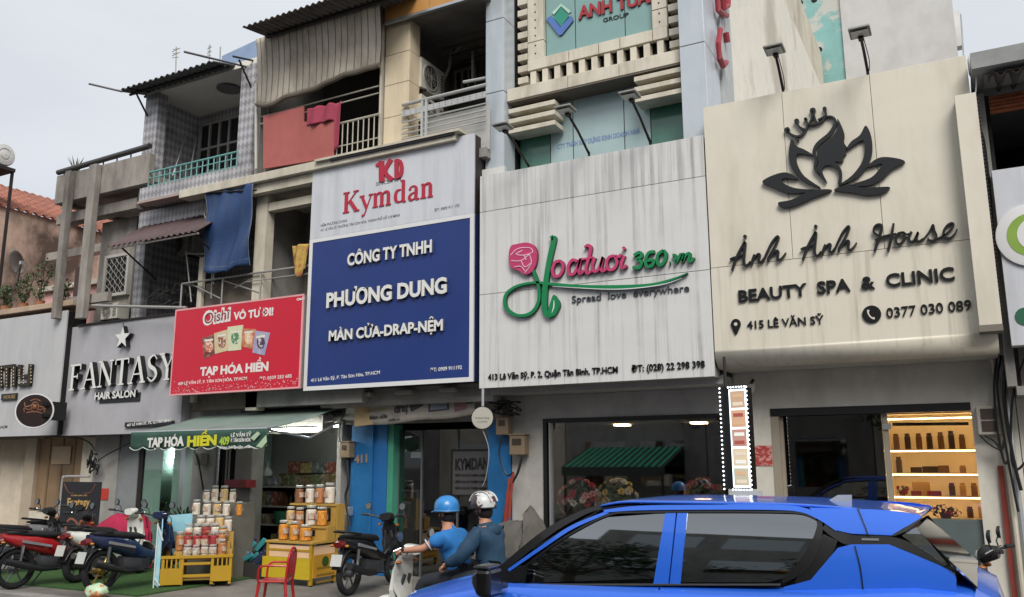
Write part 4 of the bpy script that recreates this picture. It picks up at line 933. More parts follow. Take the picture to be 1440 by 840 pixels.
T(t, 'HOUSE', 5, 561, 556.5, 21, YM-.045, M('dull_gold', '#8d7442', .5), None, .004, .02, ry=560)
T(t, 'TP.HCM', -6, 603.5, 600, 10, YM-.004, M('dark_text', '#40302c', .5), None, .003, .02, ry=602)
# round medallion sign, projecting from the wall
def disc_sign(parent, c, nrm, r, th, mats, up=Vector((0, 0, 1))):
    n = Vector(nrm).normalized(); u = up.cross(n).normalized(); v = n.cross(u)
    def ring(rr, h): return [c+u*(rr*math.cos(2*PI*k/40))+v*(rr*math.sin(2*PI*k/40))+n*h for k in range(40)]
    rim = MB().loft([ring(r*.93, th/2+.006), ring(r, th/2+.006), ring(r, -th/2), ring(r*.93, -th/2)]); rim.build('rim', mats[0], parent, smooth=True)
    MB().loft([ring(r*.93, th/2+.004), ring(r*.93, th/2+.010)]).build('face', mats[1], parent)
    return n, u, v
c = at(49, 578, 10.3); tm = thing('round_sign', 'round brown medallion sign with white rim hung in front of the light grey sign', 'round sign', tuple(c))
n, u, v = disc_sign(tm, c, (1, -.8, 0), .335, .12, [mEdge, M('medallion_brown', '#221413', .35, var=.2, vs=8)])
mMed = M('medallion_copper', '#8d5a3c', .5, stain='#4a2b22', sa=.8, ss=(9, 9, 9)); d = MB()
def onface(pts, off=.02, w=.02, clos=False):
    return [c+u*(-p[0])*-1*.3+v*p[1]*.3+n*(.05+off) for p in pts]
u = -u if u.x < 0 else u
for pts in ([(-.62, .55), (-.55, .25), (-.3, .3), (-.1, .42)], [(.62, .55), (.55, .25), (.3, .3), (.1, .42)], [(-.55, -.1), (-.6, .15), (-.3, .05), (-.1, .2)], [(.55, -.1), (.6, .15), (.3, .05), (.1, .2)], [(-.2, .1), (-.15, .45), (0, .55), (.15, .45), (.2, .1), (0, -.1), (-.2, .1)], [(-.3, .62), (0, .75), (.3, .62)], [(-.45, -.15), (0, -.05), (.45, -.15)]):
    d.tube([c+u*p[0]*.3+v*p[1]*.3+n*.062 for p in spline([(a, b, 0) for a, b in pts], 4)], .013, 5)
d.ball(c+v*.07+n*.055, (.045, .045, .06), 8, 6)
d.build('figure_relief', mMed, tm)
text_on(tm, 'Fantasy', c-u*.15-v*.13+n*.066, u, v, .3, .065, .006, M('gold_text', '#b08f55', .5), None, .02, nrm=-n, shear=.0)
boxpart('bracket', mBlk, tm, c.x+.25, XM1+.25, 10.36, 10.44, c.z-.12, c.z-.06); boxpart('bracket', mBlk, tm, c.x+.25, XM1+.25, 10.36, 10.44, c.z+.1, c.z+.16)
boxpart('bracket_box', mBlk, tm, XM1+.08, XM1+.28, 10.34, 10.949, c.z-.16, c.z+.2)
# --- white flower shop sign
XA, XB = -6.375, -2.885
zt, zb = at(676, 248, YS).z, at(672, 547, YS).z
mFW = M('stained_white', '#cbcbc9', .5, var=.04, stain='#6a6762', sa=.8, ss=(12, 12, .3), sp=(.5, .72), mask=.75)
t = thing('shop_sign', 'large rain-streaked white sign with pink rose logo and green handwritten swash', 'shop sign', (-4.6, YS, zb))
z1, z2 = at(676, 299, YS).z, at(676, 415, YS).z
for a, b in ((zb, z2), (z2, z1), (z1, zt)): boxpart('panel', mFW if b != zt else M('stained_white_top', '#cbcbc9', .5, var=.05, stain='#66635e', sa=.8, ss=(12, 12, .3), sp=(.45, .7), mask=.5), t, XA, XB, YS, YS+.03, a+.004, b-.003, bevel=.003)
boxpart('box', mPlG, t, XA+.01, XB-.01, YS+.031, YS+.28, zb+.005, zt-.01)
mGr = M('swash_green', '#0f7a48', .35, var=.05); mGrD = M('green_side', '#0b4a2e', .5); mPk = M('rose_pink', '#b83a68', .4, var=.12, vs=9); mPkD = M('pink_side', '#6e2140', .5); mPkL = M('rose_line', '#e0b6c6', .4)
def K(pts, s=2.2075, ox=660, oy=180): return [(ox+x/s, oy+y/s) for x, y in pts]
d = MB(); yo = YS-.06
strokes_px(d, [(K([(252, 344), (262, 344), (250, 400), (238, 470), (232, 540), (240, 580), (262, 578), (276, 548), (262, 520)]), [6, 7, 7, 7, 7.5, 6.5, 4, 4.5, 2]),
    (K([(196, 440), (214, 490), (214, 540), (190, 575), (150, 582), (114, 560), (112, 520), (145, 492), (200, 480), (250, 484), (340, 492), (450, 494), (560, 488), (630, 470), (677, 450)]), [3.5, 4, 4.5, 4.5, 4.2, 4.5, 4.2, 3.6, 3.2, 4, 4.6, 5.4, 4.6, 3, 1])], yo, .055)
poly_px(d, K([(243, 578), (252, 540), (262, 518), (276, 540), (272, 572), (256, 586)]), yo-.004, .055)
split_letters(d, [mGr, mGrD], t, name='green_stroke', merge=False)
d = MB(); strokes_px(d, [(K([(256, 574), (262, 555), (262, 535)]), [.6, 1.6, .6]), (K([(258, 492), (450, 501), (590, 488), (660, 466)]), [.6, 1.2, 1.3, .5])], yo-.012, .006); d.build('swash_highlight', [mEdge, mEdge], t)
d = MB(); poly_px(d, K([(122, 400), (128, 368), (150, 360), (178, 356), (200, 365), (210, 390), (206, 425), (192, 448), (172, 455), (150, 442), (128, 432)]), yo-.004, .06); d.build('rose_head', [mPk, mPkD], t)
d = MB(); strokes_px(d, [(K(q), 1.1) for q in ([(128, 395), (150, 375), (185, 372), (196, 385), (170, 395), (145, 392), (165, 380)], [(130, 412), (160, 412), (186, 392)], [(186, 392), (192, 420), (172, 450)], [(160, 412), (172, 432), (190, 420)], [(170, 395), (176, 410)], [(140, 432), (160, 430), (172, 445)])], yo-.01, .006); d.build('rose_petal_lines', [mPkL, mPkL], t)
# pink script word
d = MB(); w3 = 3.0
G = lambda pts: [(700+x/5.143, 330+y/5.143) for x, y in pts]
strokes_px(d, [(G(q), ww) for q, ww in (([(450, 190), (415, 200), (394, 250), (405, 297), (440, 298), (466, 260), (470, 215), (452, 192)], 4), ([(575, 192), (538, 184), (508, 230), (514, 284), (548, 282), (578, 232), (598, 172), (585, 240), (592, 283), (620, 260)], 4),
    ([(624, 92), (650, 78), (670, 98), (656, 170), (637, 240), (647, 280), (680, 260)], [2, 4.5, 4.5, 4.2, 4.2, 4, 2]), ([(604, 180), (688, 164)], 2.6), ([(700, 166), (682, 225), (694, 266), (728, 248), (760, 162), (745, 232), (756, 264), (784, 246)], 4),
    ([(838, 152), (802, 166), (786, 212), (805, 254), (843, 242), (862, 200), (848, 156), (878, 160), (888, 140)], 3.8), ([(914, 152), (892, 212), (900, 242), (930, 222)], 4), ([(902, 104), (918, 94)], 4.6))], yo, .055)
split_letters(d, [mPk, mPkD], t)
d = MB()
strokes_px(d, [(K(q), ww) for q, ww in (
    ([(510, 396), (528, 386), (534, 398), (520, 408), (534, 416), (526, 434), (506, 432)], 4.2), ([(574, 384), (556, 388), (546, 412), (552, 430), (568, 426), (570, 410), (550, 412)], 4.2),
    ([(602, 380), (586, 392), (582, 414), (592, 426), (606, 412), (610, 392), (602, 380)], 4.2), ([(620, 420), (623, 420)], 4.5),
    ([(630, 396), (640, 396), (640, 418), (654, 394), (658, 392)], 3.6), ([(660, 394), (666, 392), (660, 416), (672, 394), (684, 390), (680, 412), (690, 412), (696, 402)], 3.6))], yo, .055)
split_letters(d, [mGr, mGrD], t)
T(t, 'Spread  love  everywhere', 804, 426, 416.5, 969, YS-.02, M('slate_text', '#3d4147', .5, var=0), None, .02, .0, ry=409.5)
T(t, '413 Lê Văn Sỹ, P. 2, Quận Tân Bình, TP.HCM', 686, 534.5, 526.5, 868.5, YS-.02, mLK, None, .02, .012, ry=524)
T(t, 'ĐT: (028) 22 298 398', 888, 523, 514, 991, YS-.02, mLK, None, .02, .012, ry=516.5)
# --- cream spa sign with rolled bottom
XA, XB = -2.87, .30
zt, zb = at(988, 152, YS).z, at(1008, 517, YS).z
mCr = M('sign_cream', '#d1cbbb', .5, var=.03, stain='#9a8d76', sa=.4, ss=(2.2, 2.2, .5), sp=(.45, .75)); mCrS = M('cream_stained', '#d1cbbb', .5, var=.03, stain='#8d836f', sa=.6, ss=(10, 10, .5), sp=(.5, .72), mask=.6)
t = thing('shop_sign', 'large cream spa sign with black lotus and crown emblem', 'shop sign', (-1.3, YS, zb))
zs = at(998, 377.6, YS).z; rb_ = .22
xs = [XA, at(1099, 129, YS).x, at(1222, 103, YS).x, XB]
for k in range(3): boxpart('panel', mCr, t, xs[k]+.003, xs[k+1]-.003, YS, YS+.03, zs+.003, zt, bevel=.003)
def roll(u, v):
    a = v*PI*.55; return (XA+(XB-XA)*u, YS+rb_*(1-math.cos(a)), zb+rb_-rb_*math.sin(a))
boxpart('panel', mCrS, t, XA+.002, XB-.002, YS, YS+.03, zb+rb_+.001, zs-.003)
MB().grid(roll, 1, 12).build('rolled_edge', mCrS, t, smooth=80, solid=.01)
boxpart('box', mPlG, t, XA+.01, XB-.01, YS+.04, YS+.7, zb+rb_, zt-.02)
boxpart('under_panel', M('under_white', '#b9b7b0', .7, stain='#7b766c', sa=.4), t, XA+.01, XB-.01, YS+rb_*1.1, YS+.78, zb-.005, zb+.01)
mB = M('emblem_black', '#17181a', .3, var=0); mBs = M('emblem_side', '#3a3833', .5, var=0)
Q = lambda pts: [(980+x/3, y/3) for x, y in pts]
Q2 = lambda pts: [(980+x/1.9087, 100+y/1.9087) for x, y in pts]
d = MB(); ye = YS-.05; de = .045
for P in ([(275, 768), (325, 738), (380, 728), (425, 755), (368, 752), (360, 768), (400, 790), (450, 798), (500, 800), (440, 814), (380, 814), (325, 792)],
          [(400, 585), (418, 615), (455, 632), (492, 657), (440, 648), (420, 655), (424, 695), (455, 745), (522, 792), (455, 768), (408, 725), (388, 670), (390, 620)],
          [(712, 530), (735, 575), (738, 650), (712, 712), (665, 757), (598, 782), (655, 740), (698, 680), (708, 620), (695, 592), (630, 634), (650, 598), (688, 570)],
          [(878, 682), (825, 665), (765, 667), (716, 706), (780, 690), (766, 718), (730, 752), (652, 780), (722, 784), (782, 755), (826, 712)],
          [(578, 802), (640, 778), (700, 792), (755, 790), (814, 790), (780, 816), (720, 824), (650, 812)]): poly_px(d, Q(P), ye, de)
poly_px(d, Q2([(218, 353), (255, 345), (305, 321), (362, 319), (312, 340), (264, 361), (230, 367)]), ye, de)
# hair mass and face profile
poly_px(d, Q([(592, 500), (612, 535), (622, 570), (620, 600), (636, 628), (624, 640), (630, 650), (616, 662), (614, 684), (582, 682), (604, 705), (612, 735), (607, 776), (594, 774), (600, 742), (588, 712), (560, 697), (536, 702), (528, 725), (548, 768), (522, 748), (506, 720), (512, 680), (506, 650), (514, 626), (560, 588), (594, 540)]), ye, de, n=3)
strokes_px(d, [(Q([(540, 490), (572, 494), (584, 520), (560, 565), (512, 606), (494, 640), (502, 680), (498, 712), (520, 742)]), [1, 3, 4.2, 5.5, 5.5, 4.5, 4, 3.5, 1])], ye, de)
strokes_px(d, [(Q(q), 2.4) for q in ([(380, 547), (400, 568), (430, 574), (456, 556), (466, 524), (458, 502)], [(420, 512), (434, 536), (462, 548)], [(406, 568), (428, 596)], [(440, 540), (450, 560)], [(488, 466), (484, 500), (474, 524), (506, 520), (498, 500), (488, 466)], [(474, 524), (500, 522), (530, 508), (544, 482), (538, 458)], [(510, 506), (540, 490)])], ye, de)
for x, y, r in ((380, 547, 11), (420, 510, 10), (458, 502, 7), (488, 466, 12), (538, 458, 8)): q = at(980+x/3, y/3, ye); d.lathe((q.x, ye, q.z), [(r*.0031, 0), (r*.0031, de)], 14, 'Y')
split_letters(d, [mB, mBs], t, name='lotus_petal', merge=False)
# script words (1.909x crop coordinates)
d = MB()
Q3 = lambda pts: [(1010+x/4.114, 290+y/4.114) for x, y in pts]
W = []
def An(dx, dy):
    f = lambda p: [(x+dx, y+dy) for x, y in p]
    return [(f([(78, 372), (92, 330), (118, 270), (146, 218), (154, 212), (150, 260), (146, 310), (152, 340), (168, 340), (184, 318)]), [2.6, 3.2, 3.6, 3.4, 3.6, 3.8, 3.6, 3.2, 2.4, 1.6]), (f([(66, 308), (82, 300), (110, 292), (150, 276)]), [1.8, 2.6, 2.4, 2]), (f([(150, 182), (156, 166)]), [4.4, 3.6]),
      (f([(190, 336), (204, 292), (212, 280)]), 3.2), (f([(200, 310), (222, 282), (238, 278), (234, 304), (236, 324), (250, 318), (262, 300)]), [2, 2.6, 3.2, 3.2, 2.8, 2, 1.6]),
      (f([(258, 318), (280, 270), (310, 210), (338, 176), (348, 180), (336, 216), (312, 260), (290, 300), (286, 318)]), [2, 2.8, 3, 2.8, 2.6, 2.8, 3, 3.2, 3]), (f([(292, 302), (320, 268), (344, 258), (342, 290), (344, 310), (360, 306), (378, 288), (390, 268)]), [2, 2.6, 3.2, 3.4, 3.2, 2.4, 2, 1.4])]
W += An(0, 0)+An(410, -58)
W[-1] = ([(x, y) for x, y in W[-1][0]], W[-1][1])
W += [([(924, 166), (900, 150), (902, 122), (922, 106), (944, 112), (940, 150), (924, 200), (904, 262)], [2, 2.8, 2.6, 3, 3.6, 3.8, 3.8, 3]), ([(1014, 98), (1006, 150), (994, 210), (982, 258)], [2.6, 3.4, 3.8, 3.2]), ([(906, 196), (940, 180), (990, 166), (1030, 158)], [1.8, 2.6, 2.6, 1.8]),
      ([(1070, 150), (1040, 158), (1026, 190), (1038, 218), (1062, 210), (1080, 178), (1070, 150), (1090, 162), (1108, 156)], [2.4, 2.8, 3.2, 3, 2.8, 2.8, 2.2, 1.8, 1.6]),
      ([(1118, 146), (1104, 180), (1112, 204), (1134, 194), (1156, 150), (1148, 186), (1160, 202), (1186, 186)], [3, 3, 2.8, 2.4, 3, 3, 2.4, 1.8]),
      ([(1186, 190), (1218, 152), (1242, 108), (1250, 140), (1262, 172), (1248, 198), (1222, 196), (1212, 184)], [1.6, 2, 2.8, 3.2, 3.2, 3, 2.6, 2]),
      ([(1256, 190), (1300, 172), (1340, 140), (1362, 108), (1350, 96), (1324, 112), (1304, 146), (1310, 178), (1340, 184), (1366, 162), (1382, 132)], [1.6, 2, 2.4, 2.4, 2.2, 2.8, 3.2, 3.2, 2.8, 2, 1.4])]
strokes_px(d, [(Q3(p), w_) for p, w_ in W], YS-.05, .045); split_letters(d, [mB, mBs], t)
T(t, 'BEAUTY  SPA  &  CLINIC', 1038.7, 424.8, 409, 1343, YS-.03, mB, mBs, .025, .022, ry=393)
T(t, '415 LÊ VĂN SỸ', 1050.7, 462.5, 452, 1158.5, YS-.02, mB, mBs, .018, .012, ry=455)
T(t, '0377 030 089', 1247, 447, 433.5, 1366.5, YS-.02, mB, mBs, .018, .008, ry=435.5)
d = MB(); poly_px(d, [(1034.5, 471), (1029, 461), (1027.5, 456), (1030, 450.5), (1034.5, 448.5), (1039.5, 450.5), (1041.5, 456), (1040, 461)], YS-.02, .018); q = at(1034.6, 456, YS-.021); d.build('map_pin', [mB, mBs], t)
MB().lathe((q.x, YS-.022, q.z), [(.022, 0), (.022, -.003)], 16, 'Y').build('pin_hole', mCr, t)
q = at(1225.7, 442, YS-.02); MB().lathe((q.x, YS-.02, q.z), [(.105, .018), (.105, 0)], 28, 'Y').build('phone_disc', mB, t)
d = MB(); strokes_px(d, [([(1221, 436), (1221, 441), (1225, 446.5), (1230, 448)], [3.4, 2, 2, 3.4])], YS-.026, .006); d.build('phone_handset', [mCr, mCr], t)
# side strip of the cream sign
a_, b_ = at(1342, 135, YS-.22), at(1377, 458, YS-.22); x0s = (a_.x+b_.x)/2; x1s = at(1403, 465, YS-.22).x
ts = thing('light_strip_box', 'narrow cream upright light box on the right edge of the spa sign', 'light box', (x0s, YS-.1, b_.z))
x1s = x0s+.22
boxpart('body', mCr, ts, x0s, x1s, YS-.22, YS-.004, b_.z, a_.z, bevel=.004)
boxpart('end_cap', M('cap_grey', '#6f6a60', .7), ts, x0s-.005, x1s+.005, YS-.225, YS-.004, b_.z-.07, b_.z-.001)
for k in range(58): z = b_.z+.03+k*(a_.z-b_.z-.05)/58; boxpart('edge_module', mLK, ts, x1s+.0005, x1s+.02, YS-.17, YS-.03, z, z+.028)
# --- neighbour sign on the right
YN = 10.9
ZN1 = at(1410, 238, YN).z; ZN0 = at(1415, 487, YN).z; xn = at(1408, 360, YN).x
t = thing('shop_sign', 'white sign with pale round emblem at the right edge', 'shop sign', (xn+1, YN, ZN0))
boxpart('panel', mSignWht, t, xn, xn+3.3, YN, YN+.2, ZN0, ZN1, bevel=.004)
q = at(1452, 330, YN-.03); MB().lathe((q.x, YN, q.z), [(.36, -.001), (.36, -.03), (.33, -.035)], 40, 'Y').build('round_emblem', mEdge, t, smooth=30)
MB().lathe((q.x, YN-.036, q.z), [(.25, 0), (.25, -.003)], 40, 'Y').build('emblem_green', M('lime', '#7fa03c', .5), t)
MB().lathe((q.x+.05, YN-.04, q.z), [(.2, 0), (.2, -.003)], 40, 'Y').build('emblem_inner', mEdge, t)
q = at(1442, 445, YN-.01); MB().lathe((q.x, YN-.001, q.z), [(.1, 0), (.1, -.008)], 28, 'Y').build('green_disc', M('bottle_green', '#1e5a42', .5), t)
# --- vertical LED sign
YL = 10.55
cT, cB = at(1021, 546, YL), at(1028, 688, YL); xL = (cT.x+cB.x)/2
t = thing('led_menu_sign', 'lit vertical photo menu box edged with small bulbs below the cream sign', 'lit sign', (xL+.15, YL, cB.z))
Mz = Matrix.Translation((xL+.02, YL, 0)) @ Matrix.Rotation(math.radians(-12), 4, 'Z')
wL = .25
def LB(mb, *a, **k): mb.v = [Mz @ v for v in mb.v]; return mb.build(*a, **k)
zt_, zb_ = cT.z+.0, cB.z
LB(MB().box(0, wL, .0, .14, zb_, zt_), 'body', mLK, t, bevel=.004)
LB(MB().box(-.1, 0, .0, .14, zb_, zt_+.02), 'black_side', mLK, t)
LB(MB().box(.012, wL-.012, -.004, -.001, zb_+.02, zt_-.02), 'lit_face', emitm('led_face', '#d3e6ee', 1.3), t)
hh = (zt_-zb_-.06)/5
cols = ['#a58a72', '#b08c72', '#a0796c', '#b5a88e', '#a39c88']
for k in range(5):
    z0 = zt_-.03-(k+1)*hh
    pf = LB(MB().box(.03, wL-.03, -.008, -.005, z0+.012, z0+hh-.012), 'photo_panel', emitm('menu%d' % k, cols[k], .5), t)
    for j in range(2): LB(MB().box(.06, wL-.06, -.011, -.0085, z0+.04+j*hh*.42, z0+.02+hh*.27+j*hh*.42), 'photo_print', emitm('print%d%d' % (k, j), ['#d6c8b4', '#c9a684', '#9c5048', '#dfe0da'][(k+j) % 4], .25), pf)
    if k == 9:
        for s in (1,): LB(MB().tube([(.05 if s > 0 else wL-.05, -.013, z0+.03), (wL-.05 if s > 0 else .05, -.013, z0+hh-.03)], .008, 5), 'white_stroke', emitm('white_glow', '#dfe9ef', .8), t)
bm_ = emitm('bulb', '#f2f7ff', 2.5)
for k in range(24):
    z = zb_+.0+(zt_-zb_)*k/23
    for x in (-.105, wL+.0):
        LB(MB().ball((x, -.012, z), .011, 6, 4), 'bulb', bm_, t)
for k in range(7): LB(MB().ball((.01+k*wL/7, -.012, zt_+.005), .011, 6, 4), 'bulb', bm_, t); LB(MB().ball((.01+k*wL/7, -.012, zb_-.005), .011, 6, 4), 'bulb', bm_, t)
LB(MB().tube([(-.06, .07, zt_+.02), (-.06, .07, zt_+.4)], .02, 6), 'hanger', mIron, t)
LB(MB().box(-.02, wL+.05, -.02, .18, zb_-.09, zb_-.015), 'base', M('base_white', '#b7bcc2', .5), t)
# --- oval sign in front of the blue doorway
c = at(679, 588, 10.6); t = thing('round_sign', 'plain off-white round sign on a hanging bracket in front of the blue doorway', 'round sign', tuple(c))
n, u, v = disc_sign(t, c, (.35, -1, 0), .165, .06, [mBlk, M('offwhite_disc', '#a9a79c', .5, stain='#8a8678', sa=.5)])
if u.x < 0: u = -u
text_on(t, 'Phương Dung', c-u*.1-v*.01+n*.045, u, v, .2, .022, .003, M('faint_text', '#7c7a70', .6), None, .0, nrm=-n)
text_on(t, '411 Lê Văn Sỹ', c-u*.07-v*.06+n*.045, u, v, .14, .018, .003, M('faint_text', '#7c7a70', .6), None, .0, nrm=-n)
MB().tube([c+Vector((0, 0, .16)), c+Vector((0, 0, .42))], .02, 6).build('hanger', mAlu, t)
MB().tube(spline([c+Vector((.0, 0, -.17)), c+Vector((.1, 0, -.45)), c+Vector((.06, 0, -.8)), c+Vector((.0, 0, -.95))], 5), .006, 5).build('cable', mAlu, t)
# ================================================================== flood lamps
def lamp(lab, base, elbow, head, Yb, grp):
    B = at(*base, Yb); X_ = B.x; E = atX(elbow[0], elbow[1], X_-.0)
    if not (Yb-1.6 < E.y < Yb-.02): E = at(elbow[0], elbow[1], Yb-.45)
    t = thing('flood_lamp', lab, 'lamp', tuple(B), group=grp)
    mid = B.lerp(E, .5)+Vector((0, 0, .03)); MB().tube([B-Vector((0, -.05, .15)), B, mid, E], .018, 8).build('arm', mIron, t)
    h = Vector(E)+Vector((0, -.02, .03)); s = .12
    hd = MB(); hd.hexa([h+Vector(p) for p in ((-s, -.15, -.01), (s, -.15, -.01), (s, .1, -.03), (-s, .1, -.03), (-s, -.14, .02), (s, -.14, .02), (s, .1, .015), (-s, .1, .015))]); hd.build('lamp_head', M('lamp_grey', '#85847f', .5, .3), t, bevel=.008)
    MB().box(h.x-s*.8, h.x+s*.8, h.y-.11, h.y+.07, h.z-.036, h.z-.0305).build('lamp_glass', M('lamp_lens', '#b8bab5', .2), t)
    MB().box(h.x-.03, h.x+.03, h.y+.02, h.y+.1, h.z-.07, h.z-.031).build('yoke', mIron, t)
    MB().tube(spline([B+Vector((.02, 0, .0)), mid+Vector((.05, 0, -.12)), E+Vector((.03, .02, -.04))], 5), .006, 5).build('cable', mBlk, t)
g_ = 'flood lamps on arms above the shop signs'
lamp('leftmost flood lamp above the rain-streaked white sign, in front of the grey pier', (743, 233), (709, 182), 0, 10.85, g_)
lamp('middle flood lamp above the rain-streaked white sign, in front of pale glass', (828, 216), (797, 158), 0, 10.85, g_)
lamp('rightmost flood lamp above the rain-streaked white sign, under the right louvres', (914, 200), (887, 138), 0, 10.85, g_)
lamp('left flood lamp above the cream spa sign, against the cream side wall', (1101, 126), (1090, 74), 0, 10.85, g_)
lamp('right flood lamp above the cream spa sign, against the white rear wall', (1220, 100), (1210, 50), 0, 10.85, g_)
# ================================================================== rear building and right neighbour
YR_ = 24.1
t = thing('rear_building', 'tall white rear building with a peeling turquoise strip beside the tower', 'building', (-2, YR_, 0))
xt = at(1186, 60, YR_).x; xe = at(1343, 40, YR_).x
mTq = M('peeled_turquoise', '#7ca9a5', .85, var=.1, stain='#b5b3ac', sa=.95, ss=(1.1, 1.1, 1.5), sp=(.5, .56), bump=.8)
boxpart('turquoise_wall', mTq, t, -5.2, xt, YR_, YR_+6, 2.6, 21)
boxpart('white_wall', M('white_rear', '#b9b8b6', .85, var=.05, stain='#8e8b88', sa=.45, ss=(.8, .8, .5), bump=.4), t, xt+.002, xe, YR_-.08, YR_+6, 2.6, 21)
for px, py in ((1135, 70), (1152, 70), (1125, 4), (1145, 0)): q = at(px, py, YR_-.01); MB().lathe((q.x, YR_-.02, q.z), [(.09, .02), (.07, .0)], 8, 'Y').build('wall_hole', mDark, t)
q = at(1347, 45, YR_+.5); boxpart('corner_box', mWhiteP, t, xe+.001, xe+.14, YR_+.3, YR_+.6, q.z-.5, q.z+.5)
q = at(1350, 60, 14); tag(MB().tube([Vector((q.x, 14, q.z-1)), at(1351, 20, 14)], .012, 6).build('antenna', mAlu), 'thin vertical rod at the corner of the white rear building', 'antenna')
# spa house
t = thing('spa_house', 'white plastered spa house with glass shopfront under the cream sign', 'building', (-1.3, 11.6, 0)); SP = t
YW = 11.6
zo = at(1090, 577, YW).z-.0; xl = at(1087, 640, YW).x; xr = at(1372, 640, YW).x; zc = zb = 2.9
mSpW = M('spa_plaster', '#cac6bb', .75, var=.04, stain='#6b665d', sa=.35, ss=(1.5, 1.5, .7))
boxpart('left_pier', mSpW, t, -2.85, xl, YW, YW+.25, 0, zo+.02); boxpart('right_pier', mSpW, t, xr, .42, YW, YW+.25, 0, zo+.02)
boxpart('header_wall', mSpW, t, -2.85, .42, YW-.002, YW+.25, zo+.021, 6.0)
boxpart('upper_floor', mSpW, t, -2.85, .42, YW+.252, YW+4, 2.75, 6.0)
boxpart('side_wall', mSpW, t, -2.85, -2.7, YW+.252, YW+4, 0, 2.749); boxpart('side_wall', mSpW, t, .27, .42, YW+.252, YW+4, 0, 2.749)
boxpart('room_back_wall', M('spa_room', '#83725c', .9), t, -2.69, .26, YW+3, YW+3.1, 0, 2.74)
boxpart('room_floor', M('spa_floor', '#5b5349', .4), t, -2.69, .26, YW+.255, YW+2.99, 0, .03)
mJm = M('jamb_beige', '#8f8778', .5); boxpart('jamb', mJm, t, xl, xl+.1, YW-.01, YW+.2, 0, zo-.08)
boxpart('black_lintel', mBlk, t, xl, xr, YW-.02, YW+.1, zo-.08, zo+.019)
xm = at(1249, 640, YW).x
gls = glass('shop_glass', (.6, .59, .56), .1); gls2 = glass('clear_glass', (.9, .88, .84), .03)
boxpart('dark_glass_door', gls, t, xl+.1, xm-.05, YW+.08, YW+.09, .03, zo-.085)
boxpart('window_glass', gls2, t, xm+.03, xr, YW+.1, YW+.11, .35, zo-.085)
boxpart('mullion', mJm, t, xm-.04, xm+.02, YW+.05, YW+.13, 0, zo-.085); boxpart('mullion', mJm, t, xl+.1, xl+.14, YW+.05, YW+.13, 0, zo-.085)
boxpart('window_plinth', M('frosted_grey', '#55605f', .4), t, xm+.03, xr, YW+.06, YW+.16, 0, at(1300, 730, YW).z)
MB().tube([at(1255, 597, YW+.3), at(1362, 596, YW+.3)], .02, 6).build('sliding_rail', mIron, t)
MB().box(at(1247, 602, YW).x-.05, at(1247, 602, YW).x+.05, YW+.02, YW+.06, at(1247, 604, YW).z, at(1247, 596, YW).z).build('door_clamp', mAlu, t)
MB().box(at(1060, 640, YW).x-.0, xl-.01, YW-.012, YW-.002, at(1060, 655, YW).z, at(1060, 627, YW).z).build('red_label', M('label_red', '#a33a34', .6, stain='#c99a92', sa=.8, ss=(14, 14, 25), sp=(.5, .55)), t)
# amber display shelf inside
yb_ = YW+.75; xa_, xb_ = xm+.05, xr-.0
sh = thing('display_shelf', 'backlit amber display shelf behind the right shop window', 'shelf', ((xa_+xb_)/2, YW+.6, 0))
mAm = M('amber_back', '#efe2c2', .6, var=.05); x0_, x1_ = xa_-.1, .26
boxpart('back_panel', mAm, sh, x0_, x1_, yb_, yb_+.03, .03, 2.7); boxpart('side_panel', mAm, sh, x0_-.03, x0_, YW+.35, yb_, .03, 2.7)
boxpart('top_panel', mAm, sh, x0_, x1_, YW+.35, yb_-.002, at(1300, 583, YW+.5).z, at(1300, 583, YW+.5).z+.04)
mStrip = emitm('shelf_led', '#ffd8a0', 8.5)
shz = [at(1300, py, YW+.55).z for py in (632, 665, 697, 727)]
zz = [at(1300, 588, YW+.55).z]+shz
for i, z in enumerate(zz):
    if i: boxpart('shelf_board', M('amber_board', '#e0cda0', .5), sh, x0_, x1_, YW+.42, yb_-.001, z-.015, z)
    boxpart('led_strip', mStrip, sh, x0_+.02, x1_-.02, YW+.44, YW+.46, z-.03 if i else z-.02, z-.016 if i else z-.005)
mBot = [M('bottle_amber', '#7c5426', .4), M('bottle_dark', '#46301b', .4), M('bottle_tan', '#a67c44', .4), M('bottle_red', '#8b2a22', .5)]
def bottle(x, y, z, r, h, m, lab):
    o = MB().lathe((x, y, z), [(r, 0), (r, h*.8), (r*.8, h*.81), (r*.8, h)], 10).build('bottle', m, smooth=30); tag(o, lab, 'bottle', 'bottles on the amber shelf')
    return o
rows = [(1, [(1262, 18), (1278, 18), (1294, 18), (1309, 18), (1325, 19), (1340, 20), (1355, 16)]), (2, [(1263, 18), (1352, 8)]), (4, []), (3, [(1334, 14), (1349, 14), (1365, 14)]), (4, [(1356, 12), (1372, 14)])]
nm = {1: 'top', 2: 'second', 3: 'third', 4: 'bottom'}
for ri, its in rows:
    for j, (px, hh) in enumerate(its):
        q = at(px, 640, YW+.55); bottle(q.x, YW+.55, zz[ri]+.001, .036, hh/90, mBot[j % 2 if ri == 1 else (j+1) % 3], ('slim brown bottle on the %s amber shelf board' % nm[ri])+[', leftmost', ', second from left', ', third from left', ', fourth from left', ', fifth from left', ', sixth from left', ', last on the right'][j])
